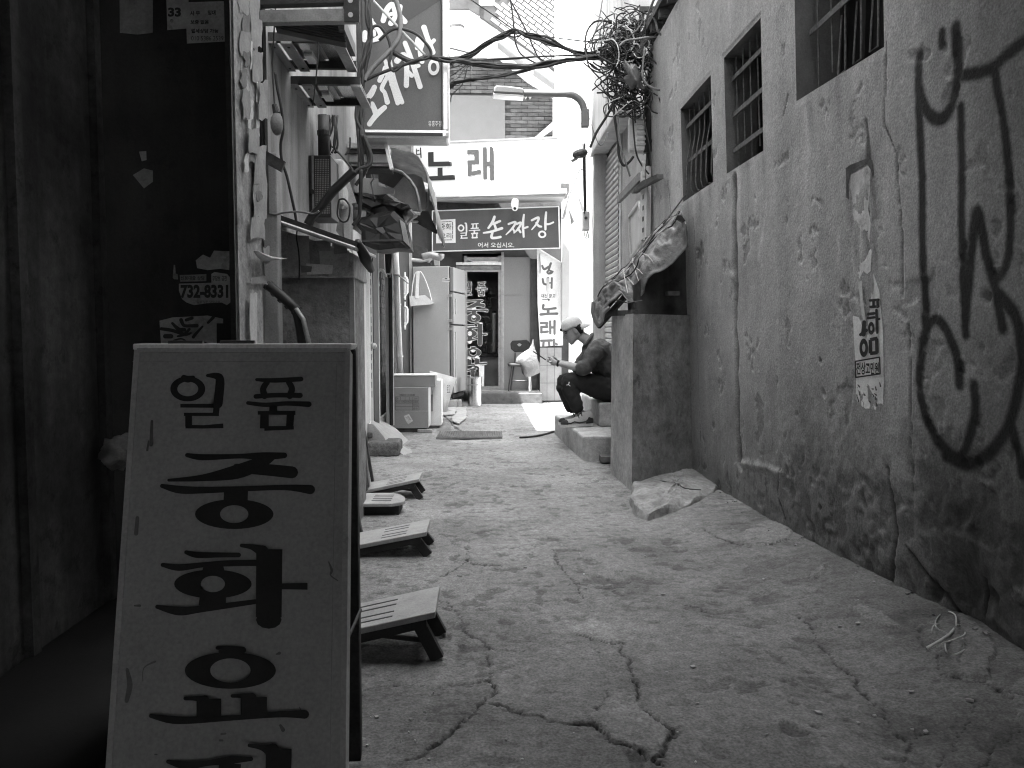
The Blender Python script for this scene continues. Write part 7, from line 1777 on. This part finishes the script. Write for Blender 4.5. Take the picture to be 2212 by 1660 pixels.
# shirt : torso and sleeves to the elbow
sh_ = MB()
chainskin(sh_, [(Q(790, 900, .06), .165), (sp1, .17), (Q(700, 680, .05), .178), (chest, .178), (Q(600, 520, .03), .135), (Q(548, 462, .02), .082)])
for sh, el, wr in ((shL, elL, wrL), (shR, elR, wrR)):
    chainskin(sh_, [(chest, .13), (sh, .094), (sh.lerp(el, .5), .084), (el + Vector((.0, 0, 0)), .082), (el.lerp(wr, .22), .07), (el.lerp(wr, .34), .058)])
for s in range(-2, 3): pass
sme_ = remesh(sh_, .011, 3)
n_ = len(sme_.vertices); co = np.empty(n_ * 3); sme_.vertices.foreach_get('co', co); co = co.reshape(-1, 3)
no = np.empty(n_ * 3); sme_.vertices.foreach_get('normal', no); no = no.reshape(-1, 3)
fo_ = (fbm(co[:, 0] * 2.0 + co[:, 2], co[:, 2] * 1.2 - co[:, 0] + co[:, 1], 6, 601, 3) - .5) * .045 + (fbm(co[:, 0] * 1.2 + co[:, 2] * 2.2, co[:, 2] * .6 - co[:, 0] * 2 + co[:, 1], 12, 611, 2) - .5) * .02
co += no * fo_[:, None]; sme_.vertices.foreach_set('co', co.ravel()); sme_.update()
shirt = link('shirt', sme_, M['shirt'], man, smooth=True, fixn=False)
b = MB(); ctr_ = Q(540, 455, .02); ax = (neck1 - neck0).normalized(); e1 = Vector((0, 1, 0)); e2 = ax.cross(e1)
b.tube([ctr_ + (e1 * math.cos(a) * .07 + e2 * math.sin(a) * .075) for a in [k * math.pi / 10 for k in range(21)]], .016, 8, caps=False); obj('collar', b, M['shirt'], shirt, smooth=True)
# trousers
trs = MB()
for hp_, kn, an in ((hipL, knL, anL), (hipR, knR, anR)):
    chainskin(trs, [(pel + Vector((.06, 0, 0)), .15), (hp_, .142), (hp_.lerp(kn, .35), .130), (hp_.lerp(kn, .72), .108), (kn, .086), (kn.lerp(an, .3), .090), (kn.lerp(an, .7), .078), (an + Vector((0, 0, .0)), .072)])
tme_ = remesh(trs, .011, 3)
n_ = len(tme_.vertices); co = np.empty(n_ * 3); tme_.vertices.foreach_get('co', co); co = co.reshape(-1, 3); no = np.empty(n_ * 3); tme_.vertices.foreach_get('normal', no); no = no.reshape(-1, 3)
co += no * ((fbm(co[:, 0] * 1.5 - co[:, 2], co[:, 2] * 2 + co[:, 0], 7, 621, 3) - .5) * .04)[:, None]
co[:, 2] = np.where(co[:, 0] > 1.1, np.maximum(co[:, 2], .452), co[:, 2])
tme_.vertices.foreach_set('co', co.ravel()); tme_.update()
trou = link('trousers', tme_, M['trousers'], man, smooth=True, fixn=False)
# small white leaping figure badge on the thigh, a label at the hip
fbd = lambda u, v, h: Q(u, v, -.252 - h)
ik = Ink(fbd, h=.0); S = ik.stroke
S([(378, 808, 6), (376, 822, 7), (372, 830, 7)]); S([(372, 828, 6), (362, 832, 5), (356, 832, 4)]); S([(374, 828, 6), (382, 836, 5), (388, 841, 4)]); ik.disc(380, 812, 3.5, 3.5); S([(377, 815, 4), (380, 806, 3)])
obj('badge', ik.mb, M['sign_light'], trou, fixn=False)
# cap worn backwards
cp_ = MB(); cr_ = []
for h, x0, x1, w in ((.142, -.108, .106, .082), (.16, -.110, .107, .084), (.19, -.108, .100, .082), (.215, -.098, .084, .073), (.236, -.075, .056, .054), (.247, -.04, .02, .028), (.25, -.015, -.005, .005)):
    c_, a = (x0 + x1) / 2, (x1 - x0) / 2
    cr_.append([head_pt(c_ + a * math.cos(t), w * math.sin(t), h - .03 * ((math.cos(t) < 0) * (-math.cos(t))) * (h < .2) * (.25 - h) * 9) for t in [2 * math.pi * k / 28 for k in range(29)]])
cp_.grid(cr_); cap = obj('cap', cp_, M['cap'], man, smooth=True, fixn=False, solid=.004)
b = MB(); rr = []
for i in range(6):
    t = i / 5; r = []
    for k in range(13):
        a = math.radians(-62 + 124 * k / 12); ex = .105 + (.078 * math.cos(a) ** .8 if True else 0) * t
        r.append(head_pt(-ex * math.cos(a) - .0, .084 * math.sin(a) * (1 - .08 * t), .112 + .016 - .026 * t * t - .018 * t - .012 * abs(math.sin(a)) * t + .012))
    rr.append(r)
b.grid(rr); obj('brim', b, M['cap'], cap, smooth=True, fixn=False, solid=.004)
b = MB(); b.ellipsoid(head_pt(0, 0, .251), hf * .008, hs * .008, hu * .004, 10, 6); obj('button', b, M['cap'], cap)
# hair under the cap, brow, eye
b = MB(); hr = []
for h, x0, x1, w in ((.055, -.088, -.035, .060), (.08, -.096, -.018, .073), (.11, -.104, .002, .0775), (.135, -.106, .03, .080), (.15, -.106, .05, .080)):
    c_, a = (x0 + x1) / 2, (x1 - x0) / 2
    hr.append([head_pt(c_ + a * math.cos(t), w * math.sin(t), h) for t in [2 * math.pi * k / 20 for k in range(21)]])
b.grid(hr); b.ellipsoid(head_pt(.108, 0, .165), hf * .014, hs * .03, hu * .016, 10, 8); obj('hair', b, M['hair'], man, smooth=True, fixn=False)
for s in (-1, 1):
    b = MB(); b.ellipsoid(head_pt(.078, .036 * s, .118), hf * .014, hs * .017, hu * .0055, 10, 6); obj('eye', b, M['hair'], man, smooth=True)
    b = MB(); b.tube([head_pt(.090, .022 * s, .134), head_pt(.086, .042 * s, .137), head_pt(.070, .060 * s, .132)], .004, 6); obj('eyebrow', b, M['hair'], man)
b = MB(); b.tube([head_pt(.0955, -.02, .051), head_pt(.0975, 0, .052), head_pt(.0955, .02, .051)], .0028, 6); obj('lips', b, mat('lip', .2, bump=0), man)
b = MB(); dn = (wrL - elL).normalized(); b.tube([wrL - dn * .004, wrL + dn * .004], .033, 14); obj('wrist_band', b, M['hair'], man)
# shoes
def shoe(heel, toe, parent):
    d = (toe - heel); L_ = d.length; dn = d.normalized(); sd = Vector((0, 1, 0)); sd = (sd - dn * sd.dot(dn)).normalized(); up_ = Vector((0, 0, 1))
    outl = [(0, .0), (.02, .026), (.08, .033), (.35, .035), (.6, .044), (.8, .046), (.93, .034), (1.0, .006)]
    L2 = [(t, w) for t, w in outl] + [(t, -w) for t, w in outl[::-1]]
    b = MB(); b.prism([heel + dn * (t * L_) + sd * w for t, w in L2], up_ * .032); s = obj('shoe', MB().grid([[heel + dn * (t * L_) + sd * (w * math.cos(a)) + up_ * (.03 + hh * math.sin(a)) for a in [math.pi * k / 10 for k in range(11)]] for t, w, hh in ((.0, .022, .085), (.06, .034, .115), (.18, .040, .125), (.32, .040, .105), (.45, .041, .075), (.62, .046, .056), (.8, .047, .046), (.92, .036, .036), (.99, .012, .012))]), M['shoe_grey'], parent, smooth=True, fixn=True)
    obj('sole', b, M['rubber'], s, bevel=.006)
    b = MB(); b.grid([[heel + dn * (t * L_) + sd * (w * 1.06 * math.cos(a)) + up_ * (.03 + hh * math.sin(a)) for a in [math.pi * k / 10 for k in range(11)]] for t, w, hh in ((.79, .048, .045), (.86, .044, .044), (.93, .036, .037), (.99, .013, .014))]); obj('toe_cap', b, M['shoe_black'], s, smooth=True)
    b = MB(); b.grid([[heel + dn * (t * L_) + sd * (w * 1.05 * math.cos(a)) + up_ * (.03 + hh * math.sin(a)) for a in [math.pi * k / 10 for k in range(11)]] for t, w, hh in ((-.005, .024, .06), (.05, .035, .085), (.15, .041, .10), (.24, .042, .06))]); obj('heel_counter', b, M['shoe_black'], s, smooth=True)
    for sgn in (-1, 1):
        b = MB(); b.tube([heel + dn * (t * L_) + sd * sgn * .047 + up_ * z_ for t, z_ in ((.25, .05), (.45, .042), (.6, .055), (.72, .04), (.82, .045))], .007, 6); obj('mudguard', b, M['shoe_black'], s)
    for k in range(4):
        t = .36 + .09 * k; b = MB(); b.tube([heel + dn * (t * L_) + sd * .03 + up_ * (.105 - .018 * k), heel + dn * (t * L_) + up_ * (.138 - .021 * k - .004 * k), heel + dn * (t * L_) - sd * .03 + up_ * (.105 - .018 * k)], .0055, 6); obj('lace', b, M['shoe_black'], s)
shoe(P(*c14(578, 1178), 7.62).lerp(P(*c14(578, 1178), 7.62), 0) * 1.0, P(*c14(305, 1192), 7.58), man)
hl = P(*c14(520, 1165), 7.92); tl2 = P(*c14(288, 1172), 7.86)
shoe(hl, tl2, man)
# phone
phn = thing('phone', 'dark smartphone held in both hands of the seated man', 'phone', Q(125, 585, 0))
pc_ = Q(128, 584, .005); pd = (Q(92, 562, 0) - Q(160, 608, 0)).normalized(); pn = pd.cross(Vector((0, 1, 0))).normalized()
b = MB(); b.obox(pc_, pd * .15, Vector((0, .072, 0)), pn * .010); obj('case', b, M['black'], phn, bevel=.003)
b = MB(); b.obox(pc_ + pn * (.0056 if pn.x > 0 else -.0056), pd * .138, Vector((0, .064, 0)), pn * .0008); obj('screen', b, mat('dark_screen', .05, bump=0, rough=.1), phn)
# ================================================================== SMALL THINGS ON THE GROUND
# low folding steps along the left side
def step_bench(label, yf, yb, xr, zr, xl, zl, slots=4, foot_dx=.05):
    t = thing('folding_step', label, 'step bench', ((xl + xr) / 2, (yf + yb) / 2, 0), 'low folding steps along the left wall')
    th = .022
    b = MB(); b.hexa([(xl, yf, zl - th), (xr, yf, zr - th), (xr, yb, zr - th), (xl, yb, zl - th), (xl, yf, zl), (xr, yf, zr), (xr, yb, zr), (xl, yb, zl)]); top = obj('top_board', b, M['bench_top'], t, bevel=.004)
    w = yb - yf; L_ = xr - xl
    for k in range(4):
        y = yf + w * (.18, .36, .62, .80)[k]
        b = MB(); a0, a1 = .38, .72
        z0 = zl + (zr - zl) * a0; z1 = zl + (zr - zl) * a1
        b.hexa([(xl + L_ * a0, y - .005, z0 + .0004), (xl + L_ * a1, y - .005, z1 + .0004), (xl + L_ * a1, y + .005, z1 + .0004), (xl + L_ * a0, y + .005, z0 + .0004), (xl + L_ * a0, y - .005, z0 + .0014), (xl + L_ * a1, y - .005, z1 + .0014), (xl + L_ * a1, y + .005, z1 + .0014), (xl + L_ * a0, y + .005, z0 + .0014)])
        obj('slot', b, M['black'], top)
    for y in (yf + .035, yb - .035):
        b = MB(); b.bar((xr - .07, y, zr - th - .004), (xr + foot_dx - .045, y, gz(xr, y) + .004), .028, .045, up=(1, 0, 0)); obj('leg', b, M['bench_leg'], t)
        b = MB(); b.bar((xl + L_ * .42, y + .03, zl + (zr - zl) * .42 - th), (xr + foot_dx - .08, y + .03, .045), .012, .014); obj('brace', b, M['bench_leg'], t)
    b = MB(); b.hexa([(xl, yf + .006, zl - th - .035), (xr - .03, yf + .006, zr - th - .035), (xr - .03, yf + .026, zr - th - .035), (xl, yf + .026, zl - th - .035), (xl, yf + .006, zl - th - .001), (xr - .03, yf + .006, zr - th - .001), (xr - .03, yf + .026, zr - th - .001), (xl, yf + .026, zl - th - .001)]); obj('apron', b, M['bench_leg'], t)
    return t
step_bench('folding step nearest the camera, beside the white sign board', 2.64, 2.92, -.165, .170, -.70, .028 + .03)
step_bench('middle folding step, with leaning boards at its left end', 3.91, 4.19, -.285, .128, -.66, .058)
step_bench('folding step farthest from the camera, in front of the stone', 5.32, 5.60, -.435, .138, -.80, .062)
lp = thing('low_platform', 'low pale platform step with rounded corners between two folding steps', 'step', (-.6, 4.95, 0))
oo = [(-.78, 4.78), (-.56, 4.78), (-.51, 4.81), (-.485, 4.87), (-.50, 4.98), (-.54, 5.07), (-.60, 5.11), (-.78, 5.11)]
b = MB(); b.prism([(x, y, .065) for x, y in oo], (0, 0, .022)); tp_ = obj('top', b, M['plaster_plain'], lp, bevel=.005)
for k in range(4):
    y = 4.86 + .055 * k; b = MB(); b.box(-.69, -.57, y, y + .012, .0871, .0885); obj('slot', b, M['black'], tp_)
b = MB(); b.box(-.76, -.52, 4.82, 5.05, .0, .064); obj('base', b, M['bench_leg'], lp)
# boards leaning at the left
for i, (u0, v0, u1, v1, y, w, m) in enumerate(((779, 890, 796, 1052, 5.35, .06, 'wood'), (781, 900, 805, 1040, 5.5, .035, 'wood_dark'), (778, 930, 791, 1060, 5.25, .03, 'wood_dark'), (760, 1085, 776, 1192, 4.05, .05, 'wood'), (766, 1090, 781, 1168, 4.3, .04, 'wood_dark'))):
    a, c_ = P(u0, v0, y), P(u1, v1, y); c_.z = max(c_.z, .012)
    t = thing('leaning_board', ('widest grey board leaning against the flue box corner', 'slim dark board leaning farthest back by the flue box', 'slim dark board leaning nearest on the flue box corner', 'grey board leaning at the left end of the middle step', 'slim dark board leaning behind the middle step')[i], 'board', c_)
    b = MB(); b.bar(c_, a, .018, w, up=(0, 1, 0)); obj('board', b, M[m], t)
# stone and cement mound on the left
sm = thing('stone_block', 'dark rough stone kerb block at the left before the cardboard box', 'stone', PZ(830, 972))
p0, p1 = P(796, 960, 7.25), P(862, 986, 7.25)
b = MB(); b.box(-1.08, p1.x, 7.25, 7.6, -.02, .125); o = obj('block', b, M['stone'], sm, bevel=.03)
mm = thing('cement_heap', 'pale smooth heap of cement running down behind the stone block', 'cement heap', PZ(835, 945))
b = MB(); rows = []
for j in range(11):
    t = j / 10; yy = 7.55 + 1.0 * t; r = []
    for k in range(19):
        s = k / 18; x = -1.14 + (.46 + .06 * math.sin(t * 9)) * s * (1 - .25 * t)
        zz = (.28 - .02 * t) * (1 - sstep(.0, 1.0, np.array(s)).item()) * (1 - .15 * t) + .03 * math.sin(s * 7 + t * 4) * (1 - s) + .03 * (float(vnoise(np.array([s * 9]), np.array([t * 9]), 701)[0]) - .5) - .012
        r.append((x, yy - .25 * s * (1 - t), zz))
    rows.append(r)
b.grid(rows); b.poly([rows[0][k] for k in range(18, -1, -1)] + [(-1.14, 7.55, -.02), ]); obj('heap', b, M['stone_pale'], mm, smooth=True, fixn=False)
b = MB(); b.box(-1.1, -1.02, 7.5, 7.56, .13, .19); obj('dark_stone', b, M['stone'], mm, bevel=.015)
# cardboard boxes
BYY = 9.0
cbx = thing('cardboard_box', 'large brown cardboard carton standing upside down with its printed table inverted', 'box', (P(885, 930, BYY).x, BYY + .25, 0))
xa, xb_ = P(836, 900, BYY).x, P(925, 900, BYY).x; za, zb_ = P(880, 934, BYY).z, P(880, 838, BYY).z
zbase = max(za, .05)
b = MB(); b.box(xa, xb_, BYY, BYY + .42, zbase, zb_); obj('carton', b, M['cardboard'], cbx, bevel=.004)
b = MB(); b.box(xb_ + .001, xb_ + .004, BYY + .004, BYY + .41, zbase + .01, zb_ - .004); obj('side_face', b, M['cardboard_white'], cbx)
fbx = plane_f(Vector((0, BYY, 0)), Vector((0, -1, 0)), c5)
b = MB(); zs = P(*c5(600, 318), BYY).z; b.box(xa, xb_, BYY - .003, BYY + .001, zs - .008, zs + .008); obj('flap_edge', b, M['paper_grey'], cbx)
ik = Ink(fbx, h=.004)
ik.text('MADE IN KOREA', 555, 75, 770, 98, bold=.01, flip=True)
for a in ([(497, 112), (830, 112)], [(497, 160), (832, 160)], [(497, 202), (832, 202)], [(497, 252), (832, 252)], [(498, 300), (833, 300)], [(497, 112), (498, 300)], [(830, 112), (833, 300)], [(742, 202), (742, 300)], [(568, 112), (568, 160)], [(635, 112), (635, 160)], [(700, 112), (700, 160)], [(745, 112), (745, 202)]): ik.stroke([(x, y, 4) for x, y in a], False, rnd=False)
ik.text('규격', 770, 122, 815, 150, flip=True); ik.text('NO', 505, 122, 535, 150, flip=True); ik.text('01234 01234 01 01234', 505, 168, 740, 194, flip=True); ik.text('SIZE', 752, 168, 820, 194, flip=True); ik.text('COLOR', 748, 215, 820, 240, flip=True); ik.text('수량', 748, 262, 815, 292, flip=True)
obj('print', ik.mb, M['ink_grey'], cbx, fixn=False)
ik = Ink(fbx, h=.004); ik.poly([(615, 385), (690, 355), (748, 455), (680, 502), (655, 470)]); obj('sticker', ik.mb, M['paper'], cbx, fixn=False)
ik = Ink(fbx, h=.006)
for k in range(4): ik.stroke([(645 + 14 * k, 405 + 12 * k, 4), (690 + 10 * k, 388 + 14 * k, 4)], False)
obj('sticker_print', ik.mb, M['ink_grey'], cbx, fixn=False)
b2 = thing('carton_lid', 'shallow cardboard tray lying on top of the large carton', 'box', ((xa + xb_) / 2, BYY + .3, zb_))
q0, q1 = P(848, 838, BYY + .1), P(940, 812, BYY + .1)
b = MB(); b.box(q0.x, q1.x, BYY + .1, BYY + .4, zb_ + .001, q1.z); obj('tray', b, M['cardboard'], b2, bevel=.004)
b = MB(); b.box(q0.x - .01, q1.x + .005, BYY + .09, BYY + .41, q1.z + .001, q1.z + .012); obj('rim', b, M['cardboard_white'], b2)
b3 = thing('white_carton', 'white carton squeezed upright behind the brown carton', 'box', (P(945, 920, BYY + .45).x, BYY + .6, 0))
q0, q1 = P(920, 920, BYY + .45), P(953, 822, BYY + .45)
b = MB(); b.box(q0.x, q1.x, BYY + .45, BYY + .8, .03, q1.z); obj('carton', b, M['cardboard_white'], b3, bevel=.004)
b = MB(); b.box(q1.x - .13, q1.x - .10, BYY + .443, BYY + .449, .2, .4); obj('print', b, M['grey_paint'], b3)
b4 = thing('paper_sack', 'crumpled white printed paper sack leaning behind the cartons', 'sack', (P(955, 880, BYY + .9).x, BYY + 1.0, 0))
b = MB(); rr = []
for j, row in enumerate((((928, 802), (945, 806), (968, 812), (986, 817)), ((930, 830), (948, 832), (965, 835), (979, 838)), ((930, 860), (945, 862), (960, 864), (971, 866)), ((930, 885), (945, 890), (958, 890), (966, 890)))):
    rr.append([P(u, v, BYY + .85 + .12 * (3 - j) / 3 + .015 * math.sin(i * 2 + j * 3)) for i, (u, v) in enumerate(row)])
b.grid(rr); obj('sack', b, M['paper'], b4, smooth=True, fixn=False, solid=.03)
ik = Ink(lambda u, v, h: P(u, v, BYY + .90) + Vector((0, -.06 - h, 0)), h=.0)
ik.text('로고', 966, 832, 973, 848); obj('print', ik.mb, M['ink_grey'], b4, fixn=False)
plt = thing('wooden_skid', 'dark skid with a pale block under the cartons', 'skid', (P(880, 940, BYY).x, BYY + .2, 0))
b = MB(); b.box(xa + .03, xb_ - .02, BYY + .02, BYY + .45, .0, zbase - .002); obj('skid', b, M['wood_dark'], plt)
p0 = P(*c5(810, 650), BYY - .02); p1 = P(*c5(1020, 690), BYY - .02); b = MB(); b.box(p0.x, p1.x, BYY - .03, BYY + .019, .0, max(P(*c5(900, 608), BYY).z, .04)); obj('block', b, M['paper_grey'], plt, bevel=.006)
cs_ = thing('cardboard_scrap', 'torn flat cardboard scraps on the ground behind the drain grate', 'cardboard', PZ(985, 915))
for pts in (((1150, 275), (1370, 265), (1360, 335), (1200, 300)), ((1155, 305), (1350, 330), (1340, 370), (1170, 380)), ((1360, 270), (1500, 262), (1500, 420), (1400, 500), (1310, 470), (1300, 410), (1370, 350))):
    b = MB(); b.prism([PZ(*c5(u, v), .018) for u, v in pts], (0, 0, .012)); obj('scrap', b, M['paper_grey'], cs_)
# drain grate mat
gr = thing('drain_grate', 'curved perforated iron grate lying across the alley before the restaurant', 'grate', PZ(1016, 940))
g0, g1, gb = PZ(*c5(1075, 715)), PZ(*c5(2015, 700)), PZ(*c5(2020, 575))
yN, yF = g0.y, g0.y + (gb.y - g1.y) * .62
b = MB(); n = 24
top = lambda s: .02 + .014 * math.sin(math.pi * s)
rr = [[(g0.x + (g1.x - g0.x) * k / n, y - .05 * math.sin(math.pi * k / n), top(k / n) - (.02 if y == yN - .004 else 0)) for k in range(n + 1)] for y in (yN - .004, yN, yF)]
b.grid(rr); obj('plate', b, M['grate'], gr, fixn=False)
b = MB(); dk_ = MB()
for k in range(27):
    for j in range(5):
        s = (k + .5) / 27; y = yN + (yF - yN) * (j + .5) / 5 - .05 * math.sin(math.pi * s); x = g0.x + (g1.x - g0.x) * s
        b.box(x - .0085, x + .0085, y - .012, y + .012, top(s) + .0004, top(s) + .002)
        dk_.box(x + .0095, x + .0155, y - .016, y + .016, top(s) + .0003, top(s) + .009)
tag(obj('hole', b, M['black'], gr, fixn=False), kind='stuff'); tag(obj('rib', dk_, M['grate'], gr, fixn=False), kind='stuff')
# scrap wire by the right wall
wr_ = thing('scrap_wire', 'pale bent scrap wire lying at the foot of the graffiti wall', 'wire', PZ(2060, 1370))
for pts, r in (([(1635, 1105), (1690, 1075), (1740, 1040), (1775, 1000)], .006), ([(1740, 1040), (1680, 1010), (1680, 970), (1720, 935), (1765, 950), (1770, 1000)], .0025), ([(1700, 1080), (1760, 1065), (1810, 1040), (1800, 1000), (1775, 995)], .0025), ([(1720, 1075), (1725, 1120), (1760, 1135), (1820, 1100), (1800, 1060)], .0025), ([(1655, 1035), (1665, 1000), (1690, 990)], .002)):
    q = [PZ(*c3(u, v), .07 + .02 * math.sin(i * 1.7)) for i, (u, v) in enumerate(pts)]
    b = MB(); b.tube([Vector(w) for w in catmull([tuple(p) for p in q], 4)], r, 5); obj('strand', b, M['cable_pale'], wr_, smooth=True)
# scattered litter and pebbles
lt = random.Random(4); b = MB()
for k in range(170):
    y = 2.1 + 9 * lt.random() ** 1.6; x = -.9 + 2.4 * lt.random(); s = .003 + .008 * lt.random() ** 3
    b.obox((x, y, gz(x, y) + s * .4), (s * (1 + lt.random()), s * (lt.random() - .5), 0), (-s * (lt.random() - .5), s * (.6 + lt.random()), 0), (0, 0, s * .7))
dk2 = MB()
for k in range(45):
    y = 2.4 + 4 * lt.random(); x = wallX(y, 0) - .02 - .12 * lt.random() ** 2; s = .004 + .009 * lt.random() ** 2; a = lt.random() * 3
    dk2.obox((x, y, gz(x, y) + s * .3), (s * 1.4 * math.cos(a), s * 1.4 * math.sin(a), .3 * s), (-s * math.sin(a), s * math.cos(a), .2 * s), (-.2 * s, 0, .8 * s))
tag(obj('rubble', dk2, M['pier'], None, fixn=False), 'small broken bits of render lying along the foot of the graffiti wall', 'rubble', kind='stuff')
tag(obj('grit', b, M['stone_pale'], None, fixn=False), 'scattered grit and small rubble on the worn concrete', 'grit', kind='stuff')
b = MB()
for (u, v, w, h_) in ((436, 1022, 18, 5), (356, 1074, 20, 4), (345, 1147, 10, 8), (380, 1197, 14, 6), (108, 1220, 18, 8), (460, 1300, 24, 6), (485, 907, 8, 4), (128, 1058, 5, 5), (1975, 1305, 16, 10), (1872, 1136, 20, 8), (1605, 852, 16, 10), (1340, 241, 8, 3), (990, 1300, 20, 7), (300, 1197, 8, 4)):
    q = [PZ(*c2(u + a, v + c_)) for a, c_ in ((-w / 2, 0), (0, -h_ / 2), (w / 2, 0), (0, h_ / 2))]
    b.prism([(p.x, p.y, gz(p.x, p.y) + .002) for p in q], (0, 0, .004))
tag(obj('chalk_chips', b, M['paper'], None, fixn=False), 'small pale chips scattered on the near ground', 'chips', kind='stuff')

hz_ = thing('ground_hose', 'thin dark hose lying in a curve at the edge of the sunlit patch', 'hose', PZ(1185, 935))
b = MB(); b.tube([Vector(q) for q in catmull([tuple(PZ(*c4(u, v), .015)) for u, v in ((1390, 1556), (1480, 1550), (1570, 1535), (1640, 1515), (1690, 1500))], 5)], .012, 6); obj('tube', b, M['cable'], hz_, smooth=True)
